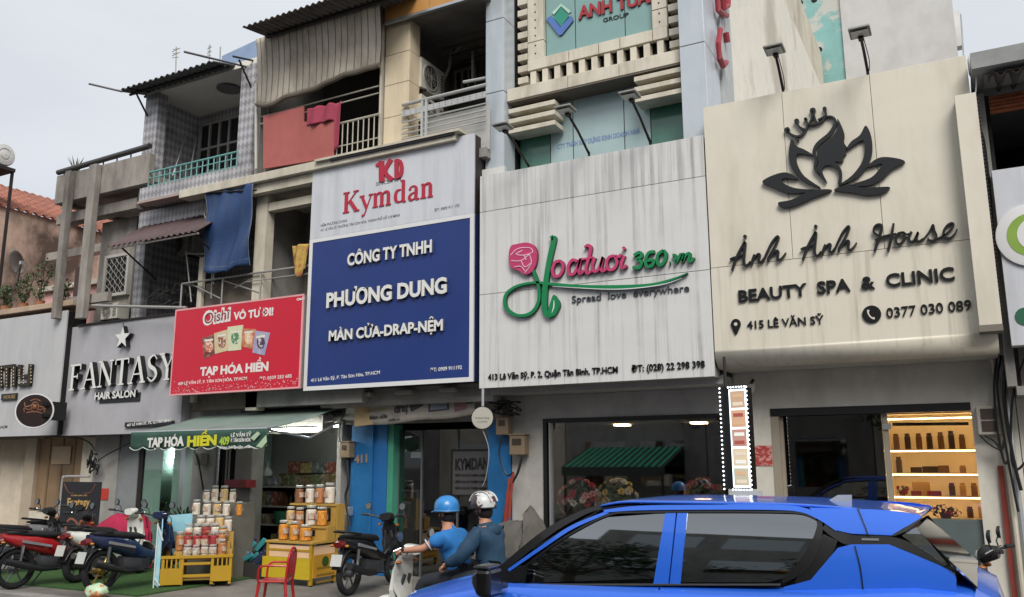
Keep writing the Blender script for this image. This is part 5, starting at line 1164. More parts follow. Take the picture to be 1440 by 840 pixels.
for ri, px, wdt, hh, m, lab in ((2, 1287, .13, .07, 1, 'low dark box on the second amber shelf, left of the longer one'), (2, 1307, .18, .08, 1, 'longer low dark box in the middle of the second amber shelf'), (2, 1326, .12, .09, 0, 'small brown box on the second amber shelf, right of the longer one'), (3, 1292, .2, .17, 2, 'tan box standing above the red items on the third amber shelf'), (3, 1285, .12, .06, 3, 'red low box on the third amber shelf by the flowers'), (3, 1310, .16, .06, 3, 'red low box right of the tan box on the third amber shelf')):
    q = at(px, 650, YW+.5); yy = YW+.5-(.03 if m == 3 else 0)
    tag(MB().box(q.x-wdt/2, q.x+wdt/2, yy-(.04 if m == 3 else -.02), yy+(.0 if m == 3 else .1), zz[ri]+.001, zz[ri]+hh).build('box', mBot[m], bevel=.004), lab, 'box')
def bouquet(lab, c, rx, n, cols, name='flowers', pot=True, grp=None, fr=.035, rz=None):
    t = thing(name, lab, 'flowers', (c[0], c[1], c[2]), group=grp); rz = rz or rx*.8
    if pot: MB().lathe((c[0], c[1], c[2]), [(rx*.3, 0), (rx*.4, rx*.7), (rx*.36, rx*.7)], 12).build('vase', M('vase_brown', '#5d4430', .5), t)
    lf = MB(); cc = Vector(c)+Vector((0, 0, rx*.8 if pot else 0))
    for k in range(int(n*3)):
        u = Vector([R.gauss(0, 1) for _ in range(3)]).normalized(); p = cc+Vector((u.x*rx, u.y*rx*.6, u.z*rz))*R.uniform(.4, 1.0); a = Vector([R.gauss(0, 1) for _ in range(3)]).normalized()*fr*1.3; b = u.cross(a)*.6; lf.add([p-a, p+b, p+a, p-b], [(0, 1, 2, 3)])
    lf.build('foliage', mLeaf, t)
    by = {}
    for k in range(n):
        u = Vector([R.gauss(0, 1), -abs(R.gauss(0, 1)), R.gauss(0, 1)]).normalized(); p = cc+Vector((u.x*rx, u.y*rx*.7, u.z*rz)); ci = R.choice(range(len(cols)))
        mb = MB(); e1 = u.orthogonal().normalized(); e2 = u.cross(e1)
        for j, (tl, s) in enumerate(((.15, fr*1.25), (.65, fr*1.05), (1.15, fr*.75))):
            for m_ in range(6):
                a = m_*PI/3+j*.5+R.uniform(-.15, .15); dr = e1*math.cos(a)+e2*math.sin(a); pp = dr.cross(u); tip = p+(dr*math.cos(tl)+u*math.sin(tl))*s; md = p+(dr*math.cos(tl+.15)+u*math.sin(tl+.15))*s*.62
                mb.add([p, md+pp*s*.42, tip, md-pp*s*.42], [(0, 1, 2, 3)])
        mb.build('flower_head', cols[ci], t)
    return t
cR, cW, cYl, cP = M('flower_red', '#a8323a', .7, var=.2, vs=30), M('flower_white', '#cfc8ba', .7, var=.15, vs=30), M('flower_yellow', '#c9b25a', .7, var=.2, vs=30), M('flower_pink', '#cf8d86', .7, var=.2, vs=30)
q = at(1270, 690, YW+.5); bouquet('small red flowers in a vase at the left of the third amber shelf', (q.x, YW+.52, zz[3]+.001), .08, 9, [cR], fr=.022)
q = at(1283, 720, YW+.5); bouquet('dark dried flower basket on the bottom board of the amber shelf', (q.x, YW+.52, zz[4]+.001), .1, 10, [M('dry_brown', '#4a3424', .8), cP], fr=.02)
q = at(1330, 725, YW+.3); bouquet('dark spiky flower arrangement along the window foot', (q.x, YW+.3, at(1330, 735, YW+.3).z), .17, 22, [M('dry_brown', '#4a3424', .8), mBot[3]], fr=.02, rz=.07)
# spa house electrics
q0, q1 = at(1376, 612, YW-.1), at(1407, 571, YW-.1)
t = thing('meter_box', 'grey two-window electric meter box on the right spa pier', 'meter box', (q0.x, YW-.1, q0.z))
boxpart('case', M('meter_grey', '#9a968b', .6), t, q0.x, q1.x, YW-.14, YW-.003, q0.z, q1.z, bevel=.01)
for j in range(2): boxpart('meter_window', M('meter_dark', '#3d332c', .4), t, q0.x+.045, q1.x-.045, YW-.15, YW-.139, q0.z+.04+j*(q1.z-q0.z-.05)/2, q0.z+(q1.z-q0.z)/2-.005+j*(q1.z-q0.z-.05)/2)
t = thing('security_camera', 'small white dome camera under the left end of the cream sign', 'camera', tuple(at(1057, 545, 11.4)))
q = at(1056, 546, 11.45); MB().lathe(q, [(.03, -.06), (.05, -.03), (.055, .02), (.055, .05)], 14).build('dome', mWhiteP, t, smooth=True); MB().tube([q+Vector((0, 0, .05)), q+Vector((0, .15, .12))], .02, 6).build('mount', mIron, t)
for a, lb in ((((1364, 90), (1372, 105), (1372, 130), (1366, 150), (1376, 175)), 'thin white looped cable at the top right corner of the cream sign'),):
    tag(MB().tube(spline([at(x, y, 10.75) for x, y in a], 5), .009, 5).build('cable', mEdge), lb, 'cable')
q = at(1369, 92, 10.95); tag(MB().lathe((q.x, 10.95, q.z), [(.04, -.16), (.06, -.1), (.06, .08), (.03, .14)], 12).build('wall_siren', mEdge, smooth=True), 'small white capped fitting at the top right of the cream sign', 'fitting')
# right neighbour house
t = thing('neighbour_house', 'grey house with concrete roof slab and dark open balcony at right', 'building', (2.5, 11.5, 0)); NB = t
YV = 11.1; zs0, zs1 = at(1400, 96, YV-.6).z, at(1400, 62, YV-.6).z
xq = at(1360, 60, YV-.1).x
boxpart('roof_slab', M('slab_grey', '#8f9190', .8, stain='#55534f', sa=.5), t, xq, 4.5, YV-.6, YV+4, at(1400, 85, YV-.6).z-.05, zs1-.05)
boxpart('roof_beam', mPlG, t, .45, 4.5, YV-.4, YV+.0, at(1400, 104, YV-.4).z, at(1400, 85, YV-.6).z-.052)
corrug('roof_edge', mRust, t, Vector((.5, YV-.5, at(1400, 104, YV-.5).z)), Vector((4.5, YV-.5, at(1400, 104, YV-.5).z)), Vector((4.5, YV+.5, at(1400, 100, YV-.5).z+.1)), Vector((.5, YV+.5, at(1400, 100, YV-.5).z+.1)), 26, .03)
zwo = at(1415, 238, YV).z
boxpart('balcony_pier', mPlG, t, at(1372, 150, YV).x, at(1386, 180, YV).x+.02, YV, YV+.3, 2.6, at(1400, 104, YV-.4).z-.05)
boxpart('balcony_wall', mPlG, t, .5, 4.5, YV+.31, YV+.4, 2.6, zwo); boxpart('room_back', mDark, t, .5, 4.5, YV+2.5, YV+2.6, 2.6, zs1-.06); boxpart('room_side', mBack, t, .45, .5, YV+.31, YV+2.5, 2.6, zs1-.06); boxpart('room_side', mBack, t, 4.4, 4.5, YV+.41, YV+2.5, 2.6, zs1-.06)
boxpart('ground_floor_wall', mSpW, t, .43, 4.5, 11.62, 11.9, 0, 2.6); boxpart('floor_slab', mPlG, t, .43, 4.5, 11.101, 13.6, 2.5, 2.599)
t = thing('bamboo_blind', 'rolled brown bamboo blind under the corrugated roof edge at right', 'blind', tuple(at(1420, 140, YV)))
for k in range(5): z = at(1420, 152, YV).z+k*.045; MB().tube([(at(1388, 140, YV).x+.02, YV+.05-.01*(k % 2), z), (4.2, YV+.05-.01*(k % 2), z)], .024, 8).build('roll', M('bamboo', '#8c4e2c', .7, var=.3, vs=14), t)
# pipes and cables at the right corner
for k, (px0, px1, r, m, lb) in enumerate(((1401, 1428, .028, mPlC, 'cream drain pipe running down right of the spa meter box'), (1410, 1437, .03, mAlu, 'grey downpipe at the right edge beside the cables'))):
    tag(MB().tube([at(px0-6, 500, 11.5), at(px0, 530, 11.5), at(px0+10, 600, 11.5), at(px1, 740, 11.5), atg(px1+4, 830)*1.0 if False else Vector((at(px1, 740, 11.5).x+.0, 11.5, .0))], r, 8).build('drain_pipe', m, smooth=True), lb, 'pipe')
tag(MB().box(at(1412, 740, 11.58).x, at(1420, 740, 11.58).x, 11.55, 11.6, 0, at(1412, 655, 11.58).z).build('rusty_batten', M('rust_red', '#7b3327', .8)), 'rust red upright strip at the right end of the spa pier', 'strip')
for k, P in enumerate(([(1378, 612), (1392, 625), (1408, 632), (1412, 620)], [(1385, 612), (1400, 622), (1410, 640)], [(1408, 500), (1402, 540), (1408, 590), (1420, 660), (1432, 720)], [(1416, 495), (1412, 560), (1424, 640), (1436, 690)], [(1440, 505), (1424, 560), (1422, 640), (1430, 660), (1442, 650)], [(1404, 492), (1398, 540), (1402, 600), (1412, 650), (1418, 645)], [(1362, 150), (1384, 200), (1392, 300), (1402, 420), (1408, 500)], [(1368, 150), (1388, 230), (1400, 380), (1410, 500)])):
    tag(MB().tube(spline([at(x, y, 11.42 if k < 6 else 10.99) for x, y in P], 6), .014 if k != 3 else .02, 6).build('cable', mBlk), ['short black cable looping under the spa meter box', 'second black cable dropping from the spa meter box', 'black cable snaking down the right spa corner', 'thick black cable nearest the right edge', 'black cable curling back at the right edge', 'black cable hooked beside the cream drain pipe', 'black cable down the right side of the cream sign', 'outer black cable down the right side of the cream sign'][k], 'cable', 'black cables at the right corner')
# ================================================================== flower shop front
t = thing('flower_shop_front', 'grey flower shop ground floor with one wide dark display window', 'shop front', (-4.6, 11.6, 0)); FS = t
zo = at(740, 590, YW).z; xl, xr = at(765, 640, YW).x, -2.99
mFg = M('shop_grey', '#a9a8a6', .7, stain='#5e5b57', sa=.4)
boxpart('left_pier', M('pier_white', '#a9a7a2', .75, stain='#77736c', sa=.5), t, at(720, 640, YW).x, xl, YW, YW+.25, 0, zo)
boxpart('header_wall', mFg, t, -6.35, -2.86, YW-.002, YW+.25, zo+.001, 2.78); boxpart('upper_slab', mFg, t, -6.35, -2.86, YS+.29, 15, 2.785, 2.9)
boxpart('right_pier', mSpW, t, xr, -2.86, YW, YW+.25, 0, zo)
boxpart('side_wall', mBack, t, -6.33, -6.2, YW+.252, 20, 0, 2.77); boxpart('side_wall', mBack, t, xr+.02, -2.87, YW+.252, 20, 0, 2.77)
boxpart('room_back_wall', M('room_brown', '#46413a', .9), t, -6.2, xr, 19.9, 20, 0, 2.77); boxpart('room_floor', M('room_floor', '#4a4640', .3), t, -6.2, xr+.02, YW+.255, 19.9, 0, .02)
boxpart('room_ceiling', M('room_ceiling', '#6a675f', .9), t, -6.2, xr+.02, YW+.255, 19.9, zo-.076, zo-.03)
boxpart('window_frame', mBlk, t, xl, xl+.06, YW-.03, YW+.1, 0, zo-.06); boxpart('window_frame', mBlk, t, xl, xr, YW-.032, YW+.1, zo-.06, zo-.001); boxpart('window_frame', mAlu, t, xl+.09, xl+.115, YW-.02, YW+.09, 0, zo-.061)
boxpart('window_glass', glass('big_glass', (.8, .8, .8), .22), t, xl+.116, xr, YW+.04, YW+.05, .02, zo-.061)
for (px, py) in ((875, 599), (983, 596), (981, 620), (1005, 625)):
    q = atg(px, py, zo-.1); tl = MB().box(q.x-.1, q.x+.1, q.y-.1, q.y+.1, zo-.1, zo-.078).build('ceiling_lamp', emitm('warm_panel', '#ffdca8', 22)); tag(tl, {875: 'leftmost lit ceiling panel in the flower shop', 983: 'lit ceiling panel right of the leftmost one in the flower shop', 981: 'lit rear ceiling panel nearer the middle of the flower shop', 1005: 'rearmost right lit ceiling panel in the flower shop'}[px], 'ceiling lamp', 'lit ceiling panels in the flower shop')
for px, rx, n, cl, lb in ((815, .34, 46, [cR, cR, cW, cP], 'big bouquet of red and white blooms at the left of the shop window'), (868, .3, 40, [cYl, cW, cYl, cW], 'bouquet of yellow and white blooms in the middle of the shop window'), (990, .36, 40, [M('flower_rust', '#8b4a3a', .8), M('flower_orange', '#b07a4c', .8), cR], 'dim rust coloured bouquet behind the lit menu sign')):
    q = at(px, 690, 12.0); bouquet(lb, (q.x, 12.0, q.z-.12), rx, n, cl, pot=False, fr=.05, rz=.27)
    tb = thing('flower_stand', {815: 'dark stand under the red and white bouquet', 868: 'dark stand under the yellow bouquet', 990: 'dark stand under the rust bouquet'}[px], 'stand', (q.x, 12, 0))
    boxpart('top', mIron, tb, q.x-.3, q.x+.3, 11.8, 12.3, q.z-.4, q.z-.36)
    for dx in (-.27, .27):
        for dy in (11.83, 12.27): boxpart('leg', mIron, tb, q.x+dx-.015, q.x+dx+.015, dy-.015, dy+.015, .02, q.z-.401)
boxpart('wall_frame', mBlk, FS, at(905, 700, 13).x, at(915, 700, 13).x+.5, 13.2, 13.3, .02, 1.3)
# grey covered motorbike shape beside the pier
def mound(lab, name, P, mat, cat):
    """P: list of (x, half depth, top z) stations"""
    x0 = P[0][0]; t = thing(name, lab, cat, (P[len(P)//2][0], P[0][3], 0)); mb = MB(); rows_ = []
    Q_ = spline([(p[0], p[1], p[2]) for p in P], 4)
    for i, p in enumerate(Q_):
        r = []
        for k in range(17):
            a = PI*k/16; yy = math.cos(a)*p.y*(1+.08*math.sin(i*1.7+k)); z_ = max(.05, p.z*(max(0, math.sin(a))**.55)); fold = .025*math.sin(k*3.1+i*1.3)*(1-math.sin(a)*.6)
            r.append((p.x+.03*math.sin(k*1.9+i), P[0][3]+yy+fold, z_+.02*math.sin(i*2.3+k)))
        rows_.append(r)
    mb.loft(rows_); mb.build('cover', mat, t, smooth=60)
    return t
q0, q1 = at(705, 770, 10.9), at(766, 750, 10.9)
cv = mound('motorbike under a grey cloth cover beside the white shop pier', 'covered_motorbike', [(q0.x-.45, .1, .45, 10.9), (q0.x-.2, .22, .85, 10.9), (q0.x+.15, .3, .98, 10.9), (q0.x+.42, .3, at(735, 730, 10.9).z, 10.9), (q1.x-.22, .26, at(750, 712, 10.9).z, 10.9), (q1.x-.02, .12, .9, 10.9), (q1.x+.08, .05, .4, 10.9)], M('grey_cover', '#57544f', .9, var=.2, vs=5, bump=.6, bs=12), 'motorbike')
# ================================================================== blue doorway shop
t = thing('blue_shop_front', 'shop front with bright blue pillars and dark glass doors under the navy sign', 'shop front', (-8, 11.6, 0)); BL = t
mBlu = M('blue_paint', '#14629a', .6, var=.12, stain='#0f4a75', sa=.6, ss=(2, 2, 1.2), bump=.3); mBluD = M('blue_paint_deep', '#165f9c', .6, var=.1)
zh = at(520, 598, YW).z; xg = at(551, 640, YW).x; xrr = at(687, 640, YW).x
boxpart('left_pillar', mBlu, t, at(495, 640, YW).x, at(525, 640, YW).x, YW-.02, YW+.45, 0, zh+.02); boxpart('left_pillar_return', mBluD, t, at(525, 640, YW).x+.001, at(543, 640, YW).x, YW+.02, YW+.45, 0, zh+.02)
boxpart('green_jamb', M('jamb_green', '#3f8a72', .6), t, at(543, 640, YW).x+.001, xg, YW+.04, YW+.3, 0, zh)
boxpart('right_pillar', mBlu, t, xrr, at(719, 640, YW).x, YW-.02, YW+.45, 0, zh+.02)
boxpart('header_wall', mPlG, t, -9.5, -6.36, YW, YW+.3, zh+.021, 2.78); boxpart('upper_slab', mPlG, t, -9.6, -6.36, YS+.37, 14.5, 2.785, 2.9)
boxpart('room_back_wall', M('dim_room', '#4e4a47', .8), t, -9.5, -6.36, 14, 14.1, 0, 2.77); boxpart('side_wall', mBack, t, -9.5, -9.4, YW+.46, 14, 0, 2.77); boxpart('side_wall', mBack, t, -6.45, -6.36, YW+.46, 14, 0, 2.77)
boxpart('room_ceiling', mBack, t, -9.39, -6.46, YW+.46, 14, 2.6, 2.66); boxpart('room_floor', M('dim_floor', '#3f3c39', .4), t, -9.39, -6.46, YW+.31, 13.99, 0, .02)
gz = at(600, 605, YW+.2).z
xm = at(592, 700, YW+.2).x
for k, (a, b) in enumerate(((xg, xm), (xm+.02, (xm+xrr)/2), ((xm+xrr)/2+.02, xrr))): boxpart('glass_door', glass('door_glass', (.6, .6, .6), .12), t, a+.02, b-.01, YW+.2, YW+.21, .03, gz)
for x in (xg+.01, xm+.01, (xm+xrr)/2+.01): boxpart('door_stile', M('stile_grey', '#5d6064', .5, .3), t, x-.02, x+.01, YW+.19, YW+.23, .0, gz)
boxpart('pale_panel', M('mattress_grey', '#73787a', .8, var=.12, vs=9, bump=.5), t, at(551, 740, 12).x, at(590, 740, 12).x, 12.0, 12.12, .05, at(570, 704, 12).z)
boxpart('panel_rail', mAlu, t, at(551, 700, 12).x, at(591, 700, 12).x, 11.95, 12.0, at(570, 690, 12).z-.02, at(570, 690, 12).z+.02); boxpart('panel_rail', mAlu, t, at(588, 700, 12).x, at(588, 700, 12).x+.04, 11.951, 11.999, 0.03, at(570, 690, 12).z-.021)
fx, fxx, fz, fzz = at(634, 680, YW+.16).x, xrr-.01, at(640, 698, YW+.16).z, at(640, 632, YW+.16).z
fr = MB(); [fr.box(*b) for b in ((fx, fx+.025, YW+.15, YW+.18, fz, fzz), (fx+.026, fxx, YW+.15, YW+.18, fzz-.025, fzz), (fx+.026, fxx, YW+.15, YW+.18, fz, fz+.025))]; fr.build('poster_frame', mBlk, t)
boxpart('poster', M('poster_grey', '#4c4b4c', .4), t, fx+.026, fxx, YW+.165, YW+.175, fz+.026, fzz-.026)
T(t, 'KYMDAN', 640, 661, 646, 687, YW+.155, mBlk, None, .008, .03, ry=659)
for j in range(3): T(t, 'NỆM CAO SU THIÊN NHIÊN', 640, 670+j*9, 667+j*9, 684, YW+.155, mBlk, None, .006, .0)
T(t, '411', 498, 652, 641, 516, YW-.035, M('tan_digits', '#8f7a64', .6), None, .012, .03, ry=650)
boxpart('notice_plate', M('notice_grey', '#6d7274', .6), t, at(578, 640, YW+.19).x, at(592, 640, YW+.19).x, YW+.185, YW+.195, at(585, 644, YW+.19).z, at(585, 636, YW+.19).z)
# banner above the doorway
a_, b_, c_, d_ = at(498, 600, 11.25), at(672, 590, 11.25), at(668, 557, 11.25), at(499, 561, 11.25)
a_, b_, c_, d_ = at(499, 601, 11.3), at(667, 584, 11.3), at(667, 553, 11.3), at(499, 560, 11.3)
t = thing('fabric_banner', 'worn cream banner with faint print above the blue doorway', 'banner', tuple(a_))
def ban(u, v):
    p = a_.lerp(b_, u).lerp(d_.lerp(c_, u), v); return p+Vector((0, .02*math.sin(u*9), .012*math.sin(u*14)))
MB().grid(ban, 30, 6).build('cloth', M('banner_cream', '#a5a097', .8, var=.1, vs=3, stain='#6a6762', sa=.5, ss=(2, 2, 2)), t, smooth=True, solid=.005)
def bprint(poly, mat, off=.012):
    mb = MB(); P = [Vector(ban(u, v))-Vector((0, off, 0)) for u, v in poly]; mb.add(P, [tuple(range(len(P)))]); mb.build('print', mat, t)
mPd, mPr, mPy = M('print_dark', '#3d3c40', .7), M('print_rose', '#86636b', .7), M('print_ochre', '#a08a58', .7)
bprint([(0, .02), (.16, .02), (.08, .98), (0, .98)], M('print_sand', '#a58f6a', .7)); bprint([(.5, .35), (.6, .55), (.6, .8), (.48, .6)], mPd); bprint([(.64, .3), (.8, .38), (.8, .88), (.64, .84)], mPd, .011); bprint([(.655, .36), (.785, .42), (.785, .82), (.655, .78)], M('print_steel', '#77818f', .7), .013)
bprint([(.84, .25), (.94, .3), (.94, .75), (.84, .7)], mPr); bprint([(.94, .5), (.99, .5), (.99, .95), (.94, .95)], mPd)
def btext(s, u, v, wd, h, mat, bold=.02): p = Vector(ban(u, v))-Vector((0, .02, 0)); dx = b_-a_; text_on(t, s, p, dx, (0, 0, 1), wd, h, .004, mat, None, bold, 'print', (0, 1, 0))
btext('NỆM CAO SU', .1, .72, .3, .035, mPy); btext('PHƯƠNG DUNG', .09, .45, .42, .035, mPy); btext('Màn cửa', .13, .2, .36, .055, mPd, .03); btext('drap', .35, .42, .32, .13, mPd, .04); btext('chăn ga gối nệm', .3, .12, .5, .035, mPd)
for k, (p0, p1) in enumerate(((500, 522), (557, 580), (619, 641))): tag(boxpart('sign_lamp', M('lamp_pale', '#8d8a83', .6), None, at(p0, 556, 11.1).x, at(p1, 556, 11.1).x, 11.05, 11.2, at(p0+10, 557-k*3.5, 11.1).z-.02, at(p0+10, 552-k*3.5, 11.1).z, bevel=.02), ['pale tube fitting under the left of the navy sign', 'pale tube fitting under the middle of the navy sign', 'pale tube fitting under the right of the navy sign'][k], 'lamp', 'tube fittings under the navy sign')
# electric boxes and hoses between the shops
mMb = M('meter_tan', '#7d6c57', .7, stain='#4c4034', sa=.5)
def meter(lab, p0, p1, Y):
    a, b = at(*p0, Y), at(*p1, Y); t = thing('meter_box', lab, 'meter box', (a.x, Y, a.z)); boxpart('case', mMb, t, a.x, b.x, Y, Y+.16, a.z, b.z, bevel=.012); boxpart('window', M('meter_dark', '#3d332c', .4), t, a.x+.05, b.x-.05, Y-.006, Y-.0005, a.z+(b.z-a.z)*.5, b.z-.05); boxpart('lid', mMb, t, a.x-.01, b.x+.01, Y-.012, Y+.17, b.z+.001, b.z+.02)
meter('brown meter box left of the bright blue pillar', (477, 644), (491, 622), 11.4); meter('brown meter box hung at the top of the right blue pillar', (697, 612), (714, 586), 11.4); meter('tan meter box on the white pier right of the blue pillar', (716, 640), (737, 612), 11.4)
mHz = M('hose_red', '#8c3527', .7)
for k, (P, r, m, lb) in enumerate((([(734, 642), (728, 665), (716, 690), (708, 735)], .02, mBlk, 'black cable from the tan meter box down the blue pillar'), ([(718, 672), (714, 700), (710, 736)], .03, mHz, 'red hose bundle on the right blue pillar'), ([(722, 665), (718, 700), (716, 730)], .022, mHz, 'thinner red hose beside the hose bundle'), ([(706, 612), (702, 640), (712, 668), (722, 664)], .012, mBlk, 'black cable looping from the box at the top of the right blue pillar'), ([(487, 560), (478, 600), (478, 622)], .012, mBlk, 'black cable into the meter box left of the blue pillar'), ([(488, 648), (490, 680), (486, 700), (492, 740)], .02, mBlk, 'black cable below the meter box left of the blue pillar'), ([(700, 560), (688, 566), (720, 572), (690, 578), (722, 585)], .014, mBlk, 'tangled black cable coil under the end of the navy sign'), ([(470, 592), (400, 600), (330, 590), (280, 600)], .012, mBlk, 'black cable slung over the green awning'), ([(62, 616), (90, 614), (125, 622), (138, 650), (136, 668)], .014, mBlk, 'black cable along the wall under the star shop sign'), ([(136, 650), (150, 640), (185, 622)], .012, mBlk, 'short black cable rising right from the cable knot'), ([(255, 610), (276, 640), (286, 690)], .016, mBlk, 'black cable down the pier behind the green awning'))):
    tag(MB().tube(spline([at(x, y, 11.38) for x, y in P], 6), r, 6).build('cable' if r < .021 or m is mBlk else 'hose', m), lb, 'cable' if m is mBlk else 'hose')
q = at(488, 720, 11.4); tag(MB().box(q.x-.05, q.x+.05, 11.38, 11.5, q.z-.06, q.z+.08).build('junction_box', mAlu, bevel=.01), 'small pale junction box on the pier left of the blue pillar', 'box')
tk = MB()
for k in range(14):
    q = at(R.uniform(690, 722), R.uniform(558, 584), 11.35); tk.tube(spline([q+Vector((R.uniform(-.15, .15), R.uniform(-.08, .08), R.uniform(-.08, .08))) for _ in range(4)], 4), .01, 5)
tag(tk.build('cable_tangle', mBlk), 'dense knot of black cables under the right end of the navy sign', 'cables', kind='stuff')
tk = MB()
for k in range(9):
    q = at(R.uniform(122, 134), R.uniform(640, 672), 11.35); tk.tube(spline([q+Vector((R.uniform(-.08, .08), R.uniform(-.05, .05), R.uniform(-.16, .16))) for _ in range(4)], 4), .014, 5)
tag(tk.build('cable_tangle', mBlk), 'knot of black cables on the pier beside the standing banner', 'cables', kind='stuff')
# ================================================================== grocery + salon + leftmost ground floors
t = thing('grocery_front', 'grey plastered grocery ground floor with open lit room full of shelves', 'shop front', (-11.3, 11.6, 0)); GR = t
xo, xo1 = at(354, 650, YW).x, at(476, 650, YW).x
mGp = M('pier_grey', '#807c78', .85, stain='#55514d', sa=.5)
mWh2 = M('pier_pale', '#9a9894', .8, stain='#67635e', sa=.5)
boxpart('pier', mWh2, t, xo1, -9.52, YW-.05, YW+.4, 0, 2.5)
boxpart('pier', mGp, t, at(331, 650, YW).x, xo, YW, YW+.3, 0, 2.5); boxpart('pier', mWh2, t, at(272, 650, YW).x, at(302, 650, YW).x, YW-.02, YW+.3, 0, 2.5)
boxpart('dark_gap_wall', mDark, t, at(302, 650, YW).x+.001, at(331, 650, YW).x-.001, YW+.1, YW+.3, 0, 2.5)
boxpart('header_wall', mGp, t, -13.15, -9.51, YW+.01, YW+.35, 2.5, 2.59); boxpart('header_wall', mGp, t, -12.8, -9.75, 11.31, 11.6, 2.3, 2.59)
boxpart('room_back_wall', M('grocery_wall', '#a9aca8', .8), t, -13.1, -9.5, 13.6, 13.7, 0, 2.77); boxpart('side_wall', M('grocery_wall', '#a9aca8', .8), t, -9.6, -9.5, YW+.41, 13.6, 0, 2.77); boxpart('side_wall', mGp, t, -13.2, -13.101, YW+.31, 13.6, 0, 2.77)
boxpart('room_ceiling', mPlG, t, -13.1, -9.5, YW+.36, 13.6, 2.6, 2.68); boxpart('room_floor', mPlG, t, -13.1, -9.5, YW+.1, 13.6, 0, .02)
for px in (308, 320, 324): q = at(px, 640, YW+.06); MB().tube([(q.x, YW+.05, 0), (q.x, YW+.05, 2.5)], .03 if px == 308 else .018, 8).build('conduit', mAlu if px == 308 else mGp, t)
# lit tubes
for a, b, lb, Yt in (((380, 605), (444, 603), 'lit white tube lamp under the front of the green awning', 11.1), ((452, 600), (481, 602), 'lit white tube lamp at the right end of the grocery ceiling', 12.2)):
    tt = thing('tube_lamp', lb, 'lamp', tuple(at(*a, Yt)), group='tube lamps of the grocery'); A_p, B_p = at(*a, Yt), at(*b, Yt); B_p.z = A_p.z
    MB().tube([A_p, B_p], .018, 8).build('tube', emitm('tube_light', '#f0f7ee', 60), tt); MB().box(A_p.x, B_p.x, Yt-.02, Yt+.02, A_p.z+.02, A_p.z+.05).build('batten', mEdge, tt)
A_p = at(243, 620, 12.4); tt = thing('tube_lamp', 'upright lit tube in the salon doorway', 'lamp', tuple(A_p)); MB().tube([at(244, 628, 12.4), at(247, 660, 12.4)], .016, 8).build('tube', emitm('tube_cool', '#dff5ee', 30), tt); MB().box(A_p.x-.03, A_p.x+.1, 12.42, 12.45, A_p.z-.5, A_p.z).build('batten', mEdge, tt)
# awning
YA = 9.78
p0, p1 = at(185, 608, YA), at(376, 603, YA); zA = (p0.z+p1.z)/2; zA2 = (at(185, 632, YA).z+at(375, 629, YA).z)/2
t = thing('awning', 'dark green fabric awning with white and yellow shop name on a scalloped valance', 'awning', ((p0.x+p1.x)/2, YW, zA))
mAw = M('awning_green', '#26463b', .75, var=.1, stain='#4d6a60', sa=.4, bump=.2); mAwT = M('awning_top', '#76867f', .75, var=.08, stain='#3c554c', sa=.4)
zTop = at(480, 574, YW).z+.02
MB().grid(lambda u, v: (p0.x+(p1.x-p0.x)*u, YA+(YW-.1-YA)*v, zA+(zTop-zA)*v-.04*math.sin(v*PI)), 16, 10).build('canopy', mAwT, t, smooth=True, solid=.006)
def val(u, v):
    x = p0.x+(p1.x-p0.x)*u; sc = .05*abs(math.sin(u*9*PI)); return (x, YA-.004-.02*math.sin(u*23)*v, zA-(zA-zA2-.03+sc)*v)
MB().grid(val, 108, 4).build('valance', mAw, t, smooth=True, solid=.005)
L = [Vector(val(k/108, 1))-Vector((0, .006, 0)) for k in range(109)]; MB().tube(L, .009, 5).build('valance_trim', M('trim_pale', '#b9c6bb', .6), t)
MB().tube([(p0.x, YA+.02, zA), (p1.x, YA+.02, zA)], .022, 8).build('front_bar', mAlu, t)
for x in (p0.x+.25, p1.x-.05): MB().tube([(x, YA+.04, zA-.01), (x+.0, YA+1.0, zA-.12), (x, YW-.02, zTop-.25)], .018, 8).build('folding_arm', mAlu, t)
mLY = M('letter_yellow', '#c9c52a', .5); yv = YA-.045
T(t, 'TẠP HÓA', 206.5, 629, 617, 258, yv, mLW, None, .006, .045, ry=626.5)
T(t, 'HIỀN', 262.7, 627.5, 614.5, 304, yv, mLY, None, .006, .05, ry=625.5)
T(t, '409', 308, 626, 615.5, 322, yv, M('letter_lime', '#a3bf3a', .5), None, .006, .03, ry=625)
T(t, 'LÊ VĂN SỸ', 324.5, 615, 610, 353, yv, mLW, None, .006, .01, ry=613.5); T(t, 'P. TÂN SƠN HÒA', 324.5, 622, 617, 352, yv, mLW, None, .006, .01, ry=621); T(t, 'Giao hàng tận nhà', 308.5, 631, 627.5, 352, yv, mLW, None, .006, .01, ry=630)
for q in ([(352, 616), (362, 607), (366, 610), (357, 620)], [(360, 628), (374, 612), (375, 622), (368, 630)], [(186, 612), (186, 612), (187, 613)]):
    if len(q) == 4: d = MB(); poly_px(d, q, yv, .006, smooth=False); d.build('printed_corner', [M('print_pale_green', '#a9bfa0', .6)]*2, t)
# red awning-box on pillar / small red shelf
q0, q1 = at(318, 686, 11.4), at(349, 675, 11.4); tag(boxpart('red_shelf', M('altar_red', '#7e2326', .6), None, q0.x, q1.x, 11.35, 11.6, q0.z, q1.z, bevel=.01), 'small dark red wall shelf on the pier left of the grocery room', 'shelf')
q = at(279, 645, 11.4); tag(MB().box(q.x-.1, q.x+.07, 11.4, 11.56, q.z-.12, q.z+.1).build('wall_box', mPlG, bevel=.015), 'dirty grey wall box behind the green awning valance', 'box')
